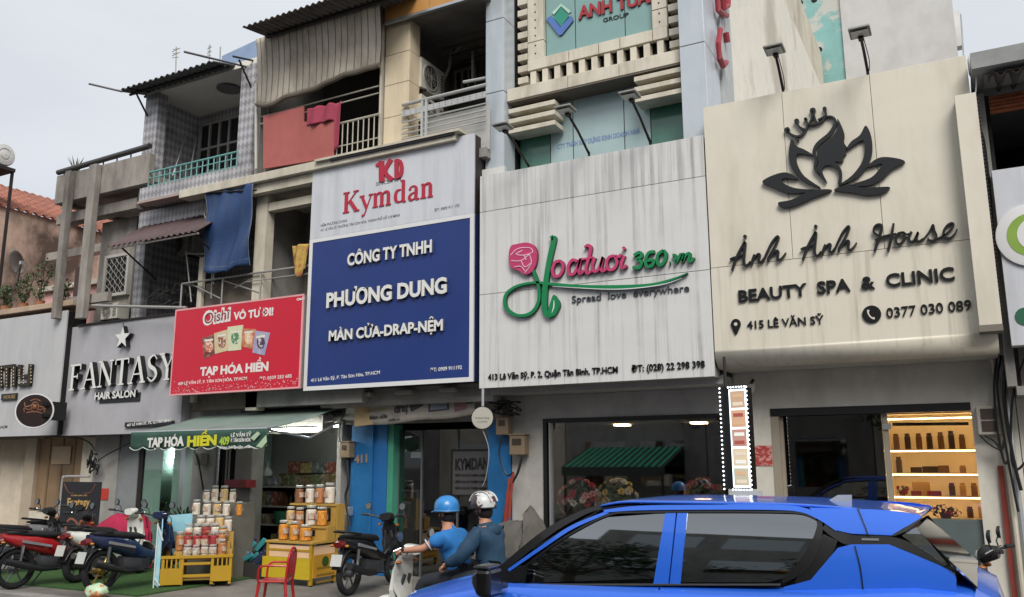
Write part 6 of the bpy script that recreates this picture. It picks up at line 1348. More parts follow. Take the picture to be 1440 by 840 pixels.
# shelving in the grocery
Ysh = 13.0
xa_, xb_ = at(358, 700, Ysh).x+.02, -9.62
t = thing('shop_shelf', 'dark wall shelving with goods in the grocery room', 'shelf', ((xa_+xb_)/2, Ysh, 0))
zsv = [at(400, py, Ysh).z for py in (684, 712, 738, 766)]
for z in zsv: boxpart('shelf_board', M('shelf_grey', '#a5a49e', .6), t, xa_, xb_, Ysh, 13.55, z-.03, z)
boxpart('shelf_back', M('shelf_dark', '#2a2a26', .8), t, xa_, xb_, 13.552, 13.58, .05, zsv[0]-.02)
for x in (xa_, (xa_+xb_)/2, xb_-.03): boxpart('upright', mIron, t, x, x+.03, 13.0, 13.549, .02, zsv[0]-.031)
gcol = ['#6d5a3a', '#7a4038', '#5a6648', '#8c7c4c', '#7b6a58', '#4f5a60']
gm = [M('goods%d' % i, c, .6, var=.25, vs=14, stain='#bdb59a', sa=.5, ss=(12, 12, 12), sp=(.52, .58)) for i, c in enumerate(gcol)]
lv = ['topmost row', 'upper shelf', 'middle shelf', 'lower shelf']
def goods(px0, px1, py, h, n, ri, rowname):
    x0, x1 = at(px0, 690, Ysh+.1).x, at(px1, 690, Ysh+.1).x
    z = zsv[ri]+.001 if py is None else py
    for k in range(n):
        w_ = (x1-x0)/n; hh = h*R.uniform(.85, 1.05)
        tag(MB().box(x0+k*w_+.006, x0+(k+1)*w_-.006, Ysh+.05+R.uniform(0, .04), Ysh+.35, z, z+hh).build('carton', gm[(k*2+ri+int(py is not None)) % 6], bevel=.004), 'printed carton, %s from left, %s of the grocery' % (['first', 'second', 'third', 'fourth', 'fifth', 'sixth', 'seventh', 'last'][k], rowname), 'box', 'cartons in the %s' % rowname)
goods(392, 476, None, .24, 7, 0, 'top board row'); goods(404, 476, zsv[0]+.255, .22, 4, 0, 'stack above the top board row')
goods(360, 390, None, .3, 4, 1, 'upper shelf'); goods(360, 382, None, .2, 2, 2, 'middle shelf'); goods(384, 410, None, .17, 3, 3, 'lower shelf')
for px, rr, lb in ((366, .13, 'round pale plate leaning on the top shelf, leftmost'), (381, .11, 'round pale plate on the top shelf, middle'), (390, .1, 'round pale plate on the top shelf, rightmost')):
    q = at(px, 673, Ysh); mb = MB().lathe((q.x, Ysh+.0, zsv[0]+rr+.002), [(rr, .02), (rr, .0), (rr*.7, -.005), (rr*.5, .01), (.01, .012)], 22, 'Y'); tag(mb.build('plate', M('plate_grey', '#8f918f', .4), smooth=True), lb, 'plate', 'plates on the grocery top shelf')
q = at(376, 664, Ysh-.1); tt = thing('lantern', 'small white pointed lantern above the plates on the top shelf', 'lantern', (q.x, Ysh-.1, q.z)); MB().lathe((q.x, Ysh-.1, q.z), [(.09, -.07), (.1, 0), (.06, .07), (.02, .1), (.012, .2)], 16).build('shade', M('lantern_white', '#b6bcb6', .5), tt, smooth=True)
q = at(393, 705, Ysh); tag(MB().lathe((q.x, Ysh+.1, zsv[2]+.001), [(.12, 0), (.16, .12), (.17, .24), (.12, .25)], 16).build('green_tub', M('tub_green', '#2f6a52', .5), smooth=True), 'green plastic tub on the middle shelf', 'tub')
for k in range(5): q = at(392+k*6, 700, Ysh); bottle_o = MB().lathe((q.x, Ysh+.1, zsv[1]+.001), [(.03, 0), (.03, .13), (.012, .18), (.012, .22)], 8).build('bottle', mBot[1]); tag(bottle_o, 'dark sauce bottle on the upper shelf, %s from the left' % ['first', 'second', 'third', 'fourth', 'fifth'][k], 'bottle', 'sauce bottles')
# jars
mLid = M('jar_lid', '#b8b7b2', .35, .3); snack = [M('snack_orange', '#d98e36', .5, var=.5, vs=5.5), M('snack_tan', '#cfae78', .5, var=.3, vs=5.5), M('snack_red', '#a3402f', .45, var=.5, vs=6), M('snack_white', '#dcd0c2', .5, var=.25, vs=5), M('snack_mixed', '#b8784a', .5, var=.4, vs=5), M('snack_dark', '#855a3c', .5, var=.4, vs=5.5), M('candy_maroon', '#a23a3e', .4, var=.4, vs=7), M('candy_black', '#c9c2b8', .4, var=.8, vs=5)]
mJg = glass('jar_glass', (.96, .97, .96), .0, ior=1.22)
def jar0():
    t = thing('snack_jar', '', 'jar', (0, 0, 0)); 
    MB().lathe((0, 0, 0), [(.8, .02), (.86, .06), (.86, .74), (.7, .8)], 14).build('contents', snack[0], t, smooth=50)
    MB().lathe((0, 0, 0), [(.93, 0), (1, .04), (1, .78), (.82, .87), (.7, .9)], 16).build('glass_body', mJg, t, smooth=50)
    MB().lathe((0, 0, 0), [(.78, .88), (.8, .9), (.8, .98), (.7, 1.0)], 14).build('lid', mLid, t, smooth=50)
    for a0 in (0, PI): MB().grid(lambda u, v: (1.02*math.cos(a0+u*1.5), 1.02*math.sin(a0+u*1.5), .32+.3*v), 6, 1).build('label', M('jar_label', '#b5a994', .6, var=.1, vs=3, stain='#a8483c', sa=.8, ss=(3, 3, 6), sp=(.5, .53)), t, smooth=True)
    return t
J0 = jar0(); _first = True
def jar(x, y, z, r, h, si, lab, grp, lid=None):
    global _first
    sw = {'snack_orange': snack[si]}
    if lid: sw['jar_lid'] = lid
    o = dup(J0, (x, y, z), R.uniform(0, 3), lab, (r, r, h), sw); o['group'] = grp; return o
# right cart with its jars
Z0 = 0.0
c0 = atg(380, 838); YQ = 10.1
def cx(px, Y=YQ): return at(px, 780, Y).x
def cz(py, Y=YQ, px=420): return at(px, py, Y).z
mYl = M('cart_yellow', '#ad871b', .5, var=.1, stain='#8d7416', sa=.5); mYw = M('cart_wood', '#b08c42', .6, var=.1, stain='#6b5326', sa=.4)
t = thing('snack_cart', 'yellow sales cart with pink boards and stepped jars beside the red chair', 'cart', (cx(410), YQ, 0))
xa_, xb_ = cx(374), cx(438); ztp = cz(765); zmid = cz(785)
YE = xb_/(at(474, 780, YQ).x/YQ)          # rear end of the side face
boxpart('front_sheet', M('sheet_yellow', '#bda420', .55, var=.12, vs=4, stain='#a38c1e', sa=.6, bump=.5, bs=20), t, xa_-.05, xb_-.01, YQ-.02, YQ, .1, zmid)
boxpart('side_sign', M('sign_amber', '#b98a2a', .55), t, xb_+.002, xb_+.02, YQ+.03, YE, .12, zmid+.04)
for j in range(3): boxpart('sign_band', M('band_dark', '#8a6a22', .6), t, xb_+.021, xb_+.024, YQ+.1, YE-.08, zmid-.16-j*.1, zmid-.13-j*.1)
MB().lathe((xb_+.021, (YQ+YE)/2, zmid-.06), [(.075, 0), (.075, .004)], 20, 'X').build('sign_oval', M('oval_green', '#33501e', .5), t)
for xx in (xa_, xb_-.05):
    for yy in (YQ+.005, YE-.05): boxpart('corner_post', mYl, t, xx, xx+.05, yy, yy+.045, .02, ztp)
boxpart('top_board', mYw, t, xa_-.01, xb_+.03, YQ-.01, YE+.02, ztp, ztp+.03)
boxpart('pink_board', M('board_pink', '#d8b490', .7), t, xa_+.052, xb_-.052, YQ+.01, YQ+.03, zmid+.002, ztp-.03); boxpart('pink_board', M('board_pink', '#d8b490', .7), t, xb_-.02, xb_-.001, YQ+.052, YE-.055, zmid+.042, ztp-.03)
boxpart('cross_rail', mYl, t, xa_+.051, xb_-.051, YQ+.002, YQ+.009, (ztp+zmid)/2-.01, (ztp+zmid)/2+.02)
for xx in (xa_+.03, xb_-.03):
    for yy in (YQ+.06, YE-.06): MB().lathe((xx, yy, .03), [(.03, -.012), (.03, .012)], 12, 'X').build('caster', mBlk, t)
t2 = thing('jar_rack', 'stepped yellow wooden rack holding snack jars above the cart', 'rack', (xb_-.3, YQ+.3, ztp+.03))
st = [(0, ztp+.031), (1, at(430, 739, YQ+.37).z), (2, at(440, 708, YQ+.62).z)]
for i in (1, 2):
    yy = YQ+.15+i*.24; xe_ = at([0, 464, 477][i], 740, yy).x; x0_ = at([0, 401, 412][i], 740, yy).x; xc_ = at([0, 437, 462][i], 740, yy).x
    boxpart('step_board', mYw, t2, x0_, xe_, yy-.1, yy+.1, st[i][1]-.03, st[i][1]-.001)
    boxpart('riser', mYw, t2, xc_, xe_-.01, yy-.08, yy-.06, ztp+.032, st[i][1]-.031); boxpart('cubby', mBlk, t2, xc_+.03, xc_+.03+(xe_-xc_)*.35, yy-.087, yy-.081, st[i-1][1]+.06, st[i][1]-.06)
    boxpart('side_board', mYw, t2, xe_-.0, xe_+.02, yy-.08, yy+.1, ztp+.032, st[i][1]-.001); boxpart('leg', mYw, t2, x0_, x0_+.03, yy+.05, yy+.08, ztp+.032, st[i][1]-.031)
rown = ['front row on cart top', 'middle row of rack', 'top row of rack']
ordn = ['first', 'second', 'third', 'fourth', 'fifth', 'sixth']
dat = [[(400, 14, 33, 0), (415, 14, 32, 0), (431, 17, 27, 0)], [(409, 13, 31, 1), (422, 13, 30, 4), (438, 16, 34, 3), (453, 16, 32, 0)], [(420, 13, 31, 5), (435, 14, 32, 3), (449, 14, 33, 4), (463, 16, 36, 3)]]
desc = [['orange chips', 'orange sticks', 'orange puffs, widest and lowest'], ['tan biscuits', 'brown crackers', 'white and dark sweets', 'orange dried fruit'], ['dark brown nuts', 'pale pink sweets', 'mixed brown snacks', 'whitish sweets, tallest']]
for i in range(3):
    yy = YQ+.15+i*.24
    for j, (px, w_, h_, si) in enumerate(dat[i]):
        q = at(px, 720, yy); jar(q.x, yy, st[i][1]+.001, w_*.0058, h_/113, si, 'jar of %s, %s from left, %s' % (desc[i][j], ordn[j], rown[i]), 'snack jars on the right cart')
# left yellow rack cart with jars: stands at 44 degrees to the street
ck = at(275, 800, 9.3); ck.z = 0; t = thing('snack_cart', 'low yellow slatted cart with a pale blue side board carrying rows of jars', 'cart', tuple(ck), math.radians(44)); mk = WM(t); PXM = 1/95.0
def LK(mb, *a, **k): mb.v = [mk @ v for v in mb.v]; return mb.build(*a, **k)
wx = lambda px: (px-275)*PXM
zc0 = at(275, 785, 9.3).z
xa_, xb_ = wx(230), wx(323)
for xx in (xa_, wx(258)-.03, wx(295), xb_-.04): LK(MB().box(xx, xx+.04, 0, .04, .04, zc0), 'post', mYl, t); LK(MB().box(xx, xx+.04, .55, .59, .04, zc0+.12), 'post', mYl, t)
LK(MB().box(xa_-.02, xb_+.01, -.012, .045, zc0, zc0+.04), 'top_rail', mYl, t); LK(MB().box(xa_, xb_, .046, .59, zc0-.03, zc0-.002), 'deck', mYw, t); LK(MB().box(xa_, xb_, .045, .549, .1, .13), 'bottom_deck', mYw, t)
LK(MB().box(xa_-.01, wx(258), -.014, -.002, .05, .28), 'kick_board', mYl, t); LK(MB().box(wx(295), xb_, -.014, -.002, .08, .3), 'kick_board', mYl, t)
for zz_ in (.15, .32): LK(MB().box(wx(259), wx(294.5), .001, .03, zz_, zz_+.035), 'mid_rail', mYl, t)
for px in (236, 242, 248, 253): LK(MB().box(wx(px), wx(px)+.02, .0, .02, .282, zc0-.002), 'slat', mYl, t)
for px in (303, 309, 315): LK(MB().box(wx(px), wx(px)+.02, .0, .02, .302, zc0-.002), 'slat', mYl, t)
for xx in (xa_+.03, wx(258), wx(300), xb_-.03): LK(MB().lathe((xx, .03, .032), [(.032, -.012), (.032, .012)], 12, 'X'), 'caster', mBlk, t)
mBB = M('board_sky', '#86bccc', .6, var=.1, stain='#c5d2d2', sa=.7, ss=(4, 4, 4))
LK(MB().slab((xa_-.03, -.02, .1), (xa_-.09, .5, .1), (xa_-.09, .5, 1.02), (xa_-.03, -.02, .86), (.015, 0, 0)), 'blue_side_board', mBB, t); LK(MB().slab((wx(222), -.03, .08), (xa_-.02, -.03, .02), (xa_-.02, -.03, .78), (wx(222), -.03, .92), (0, .012, 0)), 'blue_front_strip', mBB, t)
LK(MB().slab((wx(222), .6, .76), (wx(262), .6, .76), (wx(262), .6, 1.03), (wx(222), .6, 1.0), (0, .012, 0)), 'blue_back_board', mBB, t)
LK(MB().tube([(wx(222), -.04, .0), (wx(222), -.04, .93)], .01, 6), 'white_edge', mEdge, t); LK(MB().tube([(wx(222), -.04, .9), (xa_, -.04, .68)], .01, 6), 'white_edge', mEdge, t); LK(MB().tube([(wx(222), -.04, .16), (xa_, -.04, .05)], .01, 6), 'white_edge', mEdge, t)
ls = [zc0+.003, zc0+.09, zc0+.2, zc0+.33]
for i, (y0_, wa, wb) in enumerate(((.21, 246, 322), (.35, 255, 318), (.48, 262, 322))): LK(MB().box(wx(wa), wx(wb), y0_-.06, y0_+.11, zc0+.0, ls[i+1]-.001), 'step_rack', mYw, t)
rows2 = [(.08, ls[0], [(262, 12, 18, 7), (273.5, 11, 17, 7), (285, 11, 18, 7), (296, 12, 17, 7), (308, 12, 24, 4)], 'front row of the low cart'), (.22, ls[1], [(250, 12, 27, 4), (261, 12, 25, 6), (272.5, 12, 26, 6), (284, 12, 26, 6), (295.5, 12, 26, 6), (307, 12, 27, 4)], 'second row of the low cart'),
         (.36, ls[2], [(260, 12, 26, 3), (272, 12, 26, 3), (284, 12, 26, 6), (296, 12, 26, 3), (308, 12, 22, 0)], 'third row of the low cart'), (.49, ls[3], [(275, 13, 25, 3), (288, 13, 25, 3), (301, 13, 26, 1), (313, 12, 22, 3)], 'fourth row of the low cart')]
dn = {7: 'jar of black and white sweets', 6: 'jar of maroon sweets', 2: 'jar of dark red snacks', 3: 'jar of pale sweets', 4: 'jar of orange brown snacks', 0: 'jar of orange chips', 1: 'jar of tan biscuits'}
for yl, z, its, rn in rows2:
    for j, (px, w_, h_, si) in enumerate(its):
        q = mk @ Vector((wx(px), yl, z)); jar(q.x, q.y, z, w_*PXM*.54, h_*PXM, si, '%s, %s from left, %s' % (dn[si], ordn[j], rn), 'jars on the left cart', snack[2] if si == 6 and j % 2 else None)
kx = lambda px, Y: at(px, 780, Y).x
# tall stack of pale tins behind the low cart
q0, q1 = kx(270, 10.2), kx(330, 10.2); zt1 = at(300, 730, 10.2).z
t = thing('tin_stand', 'dark stepped stand behind the low yellow cart', 'stand', ((q0+q1)/2, 10.2, 0))
boxpart('lower_block', M('stand_grey', '#6d695f', .8, stain='#44403a', sa=.6), t, q0+.05, q1, 10.05, 10.6, .0, at(300, 725, 10.2).z); boxpart('upper_block', M('stand_grey', '#6d695f', .8, stain='#44403a', sa=.6), t, q0+.25, q1, 10.3, 10.6, at(300, 725, 10.2).z+.001, at(300, 722, 10.2).z+.16)
zz1, zz2 = at(300, 725, 10.2).z+.002, at(300, 722, 10.2).z+.162
for yy, z, its, rn in ((10.12, zz1, [(276, 15, 27), (291, 15, 25), (305, 15, 25), (318, 13, 26)], 'lower row behind the low cart'), (10.4, zz2, [(289, 13, 22), (301, 13, 30), (314, 15, 30), (326, 12, 24)], 'upper row behind the low cart')):
    for j, (px, w_, h_) in enumerate(its):
        q = at(px, 720, yy); jar(q.x, yy, z, w_*.0047, h_/110, [3, 3, 1, 3][j], 'pale tub with silver lid, %s from left in the %s' % (ordn[j], rn), 'pale tubs behind the low cart')
# remove template by turning it into the last jar
J0.location = (kx(330, 10.25), 10.3, zz1); J0.scale = (.06, .06, .22); J0['label'] = 'orange filled tub at the right end of the stand behind the low cart'; J0['group'] = 'pale tubs behind the low cart'
# colourful bag heap and bin
YB_ = 10.4
q = at(349, 775, YB_); t = thing('produce_heap', 'heap of teal and white packets on a dark crate between the carts', 'packets', (q.x, YB_, 0))
boxpart('crate', M('crate_dark', '#2c2b28', .8), t, q.x-.28, q.x+.3, YB_, YB_+.5, 0, at(349, 792, YB_).z); zq = at(349, 792, YB_).z
pc = [M('pkt_teal', '#3b8d92', .5), M('pkt_white', '#a9b0b0', .5), M('pkt_purple', '#5d4a72', .5), M('pkt_green', '#4c6b2e', .6), M('pkt_navy', '#2a3350', .5)]
for k in range(26):
    a = R.uniform(-.5, .5); c = Vector((q.x+R.uniform(-.28, .3), YB_+R.uniform(0, .35), zq+R.uniform(.02, .1)+max(0, .2-abs(R.uniform(-.25, .25))))); u = Vector((math.cos(a+.9), 0, math.sin(a+.9)))*R.uniform(.1, .16); v = Vector((-math.sin(a+.9), -.3, math.cos(a+.9)))*.035
    MB().slab(c-u-v, c+u-v, c+u+v*.6, c-u+v, (0, -.025, 0)).build('packet', pc[R.choice((0, 0, 1, 0, 2, 3, 4))], t, bevel=.008)
# red plastic chair
YH = 8.3
c = atg(388, 838) if False else Vector((at(388, 810, YH).x, YH, 0)); t = thing('plastic_chair', 'red plastic chair with rounded slotted back in front of the yellow cart', 'chair', (c.x, YH, 0), math.radians(-62)); t.scale = (.88,)*3
mRd = M('chair_red', '#a81c22', .35, var=.05, coat=.2); bpy.context.view_layer.update(); m0 = WM(t)
def LC(mb, *a, **k): mb.v = [m0 @ v for v in mb.v]; return mb.build(*a, **k)
LC(MB().box(-.2, .2, -.2, .2, .4, .425), 'seat', mRd, t, bevel=.012)
for sx in (-1, 1):
    for sy in (-1, 1): LC(MB().tube([(sx*.18, sy*.18, .4), (sx*.22, sy*.23, 0)], [.024, .017], 8), 'leg', mRd, t)
bk = lambda x, z: (x, .19+.09*(z-.4), z)
LC(MB().tube(spline([bk(-.19, .4), bk(-.205, .6), bk(-.17, .78), bk(0, .85), bk(.17, .78), bk(.205, .6), bk(.19, .4)], 6), .018, 8), 'back_frame', mRd, t, smooth=True)
for k in range(4): x = -.12+k*.08; LC(MB().slab(bk(x-.02, .47), bk(x+.02, .47), bk(x*1.0+.022, .82-abs(x)*.3), bk(x-.022, .82-abs(x)*.3), (0, .012, 0)), 'back_slat', mRd, t)
LC(MB().slab(bk(-.19, .44), bk(.19, .44), bk(.19, .5), bk(-.19, .5), (0, .014, 0)), 'lower_back_rail', mRd, t)
for sx in (-1, 1): LC(MB().tube(spline([bk(sx*.2, .62), (sx*.235, .05, .63), (sx*.235, -.16, .61), (sx*.215, -.19, .42)], 5), .015, 8), 'armrest', mRd, t, smooth=True)
# ================================================================== salon ground floor
t = thing('salon_front', 'grey salon ground floor with pale green glass door beneath the star sign', 'shop front', (-14.6, 11.6, 0))
X = lambda px, Y=YW: at(px, 680, Y).x
boxpart('pier', mWh2, t, X(131), X(165), YW-.03, YW+.3, 0, 2.55); boxpart('wall', M('grey_shutter_wall', '#7f8284', .7, stain='#5a5c5e', sa=.4), t, X(165)+.001, X(192), YW, YW+.06, 0, 2.55)
boxpart('door_jamb', mIron, t, X(192)+.001, X(197), YW+.02, YW+.07, 0, 2.55)
boxpart('header_wall', mGp, t, -16.2, X(272), YW-.031, YW+.3, 2.551, 2.75); 
mPGn = M('salon_inside', '#9db5ac', .7, var=.06)
boxpart('room_back_wall', mPGn, t, X(192)-.1, X(272)+.1, 13.4, 13.5, 0, 2.6); boxpart('side_wall', mPGn, t, X(192)-.1, X(192), YW+.09, 13.4, 0, 2.6); boxpart('ceiling', mPGn, t, X(192)-.1, X(272)+.1, YW+.3, 13.4, 2.552, 2.62); boxpart('side_wall', mPGn, t, X(272)-.02, X(272)+.1, YW+.301, 13.4, 0, 2.551)
boxpart('dark_screen', M('screen_dark', '#26332f', .3), t, at(222, 680, 12.6).x, at(237, 680, 12.6).x, 12.6, 12.66, .9, 2.55)
boxpart('counter', M('counter_pale', '#8fa8a0', .5), t, X(198), at(240, 700, 12.2).x, 12.2, 12.6, 0, at(215, 730, 12.2).z)
boxpart('glass_door', glass('salon_glass', (.86, .9, .88), .04), t, X(197), X(250), YW+.05, YW+.058, .02, 2.54)
for a_, b_, m_ in ((197.5, 222, 'panel_mint'), (238, 249.5, 'panel_mint')): boxpart('frosted_panel', M(m_, '#93aaa2', .5), t, X(a_), X(b_), YW+.066, YW+.08, .02, 2.54)
boxpart('door_stile', mAlu, t, X(250), X(256), YW+.03, YW+.1, 0, 2.55); boxpart('pale_panel', M('panel_mint', '#93aaa2', .5), t, X(256)+.001, X(272)-.021, YW+.03, YW+.07, 0, 2.55)
boxpart('red_notice', M('notice_red', '#b23326', .6), t, X(142), X(156), YW-.045, YW-.031, at(150, 703, YW).z, at(150, 687, YW).z)
# plants inside the doorway
for px, py, s, lb in ((226, 715, .3, 'leafy green potted plant in the salon doorway'), (258, 728, .26, 'dark leafy potted plant at the foot of the salon pier')):
    q = at(px, py, 12.1 if px < 240 else 11.3); t = thing('potted_plant', lb, 'plant', (q.x, q.y, q.z-.25)); MB().lathe((q.x, q.y, q.z-.3), [(.09, 0), (.13, .2), (.12, .22)], 12).build('pot', mPlC, t)
    lf = MB()
    for k in range(110):
        a = R.uniform(0, 2*PI); e = R.uniform(-.1, 1.2); l = R.uniform(.3, 1)*s; p = Vector((q.x, q.y, q.z-.08))+Vector((math.cos(a)*math.cos(e), math.sin(a)*math.cos(e), math.sin(e)))*l; dd = (p-Vector((q.x, q.y, q.z-.1))).normalized(); sd_ = dd.cross(Vector((R.uniform(-1, 1), R.uniform(-1, 1), R.uniform(-1, 1)))).normalized()*.03; lf.add([p-dd*.08, p+sd_, p+dd*.08, p-sd_], [(0, 1, 2, 3)])
    lf.build('leaves', M('fresh_leaf', (.06, .13, .05), .6, var=.4, vs=15), t)
# leftmost shop ground floor
t = thing('leftmost_shop_front', 'tan leftmost shop ground floor with folding shutter and wooden panel', 'shop front', (-18, 11.6, 0))
mTn = M('tan_board', '#8e7558', .7, var=.15, vs=2, stain='#67533f', sa=.5, ss=(2, 2, .5))
boxpart('header_wall', M('header_tan', '#8f8070', .8), t, -23, -16.2, YW-.03, YW+.3, 2.35, 2.75); boxpart('pier', mPlC, t, X(113), X(131)-.002, YW-.02, YW+.3, 0, 2.35)
boxpart('wooden_panel', mTn, t, X(48), X(113)-.001, YW+.05, YW+.12, 0, 2.35)
for px in (62, 80, 97): boxpart('panel_batten', M('batten_tan', '#7a6248', .7), t, X(px), X(px)+.05, YW+.035, YW+.049, 0, 2.34)
boxpart('paper_notice', M('paper_tan', '#b09a80', .8), t, X(68), X(94), YW+.02, YW+.034, at(80, 653, YW).z, at(80, 628, YW).z)
boxpart('corner_post', M('post_beige', '#a89a86', .7), t, X(33), X(48)-.001, YW-.03, YW+.2, 0, 2.35)
for k in range(16):
    x = X(-35)+(X(33)-X(-35))*k/16; w_ = (X(33)-X(-35))/16
    MB().hexa([(x, YW+.1, 0), (x+w_*.5, YW-.0, 0), (x+w_*.5, YW+.03, 0), (x, YW+.13, 0), (x, YW+.1, 2.34), (x+w_*.5, YW-.0, 2.34), (x+w_*.5, YW+.03, 2.34), (x, YW+.13, 2.34)]).build('shutter_slat', M('shutter_cream', '#c6bcab', .6, stain='#75695a', sa=.3), t)
    MB().hexa([(x+w_*.5, YW-.0, 0), (x+w_, YW+.1, 0), (x+w_, YW+.13, 0), (x+w_*.5, YW+.03, 0), (x+w_*.5, YW-.0, 2.34), (x+w_, YW+.1, 2.34), (x+w_, YW+.13, 2.34), (x+w_*.5, YW+.03, 2.34)]).build('shutter_slat', M('shutter_cream', '#a79b8a', .6), t)
q = at(60, 740, 11.2); t = thing('white_cabinet', 'grubby white cabinet with boxes on top in front of the tan panel', 'cabinet', (q.x, 11.2, 0)); boxpart('body', mPlC, t, q.x-.35, q.x+.4, 11.1, 11.5, 0, at(60, 720, 11.1).z, bevel=.01); boxpart('top', M('cab_grey', '#807870', .6), t, q.x-.1, q.x+.42, 11.08, 11.52, at(60, 719, 11.1).z, at(60, 716, 11.1).z)
# standing banner
YBn = 10.6
p00, p10, p11, p01 = at(80, 790, YBn), at(136, 790, YBn), at(139, 676, YBn), at(85, 670, YBn)
x0, x1 = (p00.x+p01.x)/2, at(139, 720, YBn).x; zt = at(110, 674, YBn).z
t = thing('standing_banner', 'black upright standing banner with gold script in a pale tubular frame', 'banner stand', ((x0+x1)/2, YBn, 0))
boxpart('panel', M('banner_black', '#1b1b1f', .6, var=.15), t, x0+.02, x1-.0, YBn, YBn+.015, .22, zt-.05)
MB().tube(spline([(x0, YBn, .03), (x0, YBn, zt-.1), (x0+.05, YBn, zt+.02), (x0+.16, YBn, zt+.05), (x1-.35, YBn, zt+.05)], 6), .022, 8).build('frame', M('frame_pale', '#a5a3a0', .4, .4), t, smooth=True)
MB().box(x0-.1, x1, YBn-.2, YBn+.2, 0.02, .05).build('base', M('base_pale', '#8f9a96', .5), t, bevel=.01)
T(t, 'Fantasy', 94, 712, 701, 126, YBn-.006, M('gold_text', '#b08f55', .5), None, .004, .03, ry=712)
T(t, 'HAIR SALON', 100, 698, 696, 122, YBn-.006, M('gold_text', '#b08f55', .5), None, .004, .0, ry=698)
d = MB(); mCp = M('copper_print', '#8c5544', .6, stain='#4a2b24', sa=.9, ss=(7, 7, 7))
for P in ([(94, 758), (92, 742), (98, 730), (106, 733), (110, 741), (114, 733), (122, 730), (129, 742), (127, 758)], [(98, 760), (104, 745), (110, 752), (117, 745), (123, 760)], [(104, 758), (110, 742), (117, 758)]): strokes_px(d, [(P, 3)], YBn-.006, .005)
poly_px(d, [(92, 762), (110, 752), (130, 762), (128, 772), (94, 772)], YBn-.005, .004); d.build('printed_figure', [mCp, mCp], t)
d = MB(); strokes_px(d, [([(90, 680), (96, 692), (104, 694)], .8), ([(134, 681), (128, 692), (118, 694)], .8)], YBn-.005, .004); d.build('printed_curl', [mCp, mCp], t)
# crimson covered motorbike
q = at(165, 752, 10.3); mound('motorbike under a crimson cloth cover behind the navy motorbike', 'covered_motorbike', [(q.x-.75, .05, .5, 10.4), (q.x-.6, .15, .72, 10.4), (q.x-.15, .24, .92, 10.4), (q.x+.25, .26, at(170, 731, 10.4).z+.02, 10.4), (q.x+.5, .22, .92, 10.4), (q.x+.62, .12, .6, 10.4), (q.x+.66, .05, .3, 10.4)], M('crimson_cover', '#a01840', .8, var=.15, vs=4, bump=.5, bs=14), 'motorbike')
c = atg(125, 834); c = Vector((at(136, 832, 7.98).x, 7.98, 0)); tp = thing('plastic_bag', 'knotted pale green and orange plastic bag on the pavement at the bottom left', 'bag', (c.x, 7.98, 0)); mb = MB().ball((c.x, 7.98, .085), (.17, .13, .1), 14, 9)
for v in mb.v: v += Vector((R.uniform(-.015, .015), R.uniform(-.015, .015), R.uniform(-.012, .015)))
mb.build('bag', M('bag_mint', '#b7d0b0', .4, stain='#cf6a34', sa=.9, ss=(8, 8, 8), sp=(.52, .56)), tp, smooth=True)
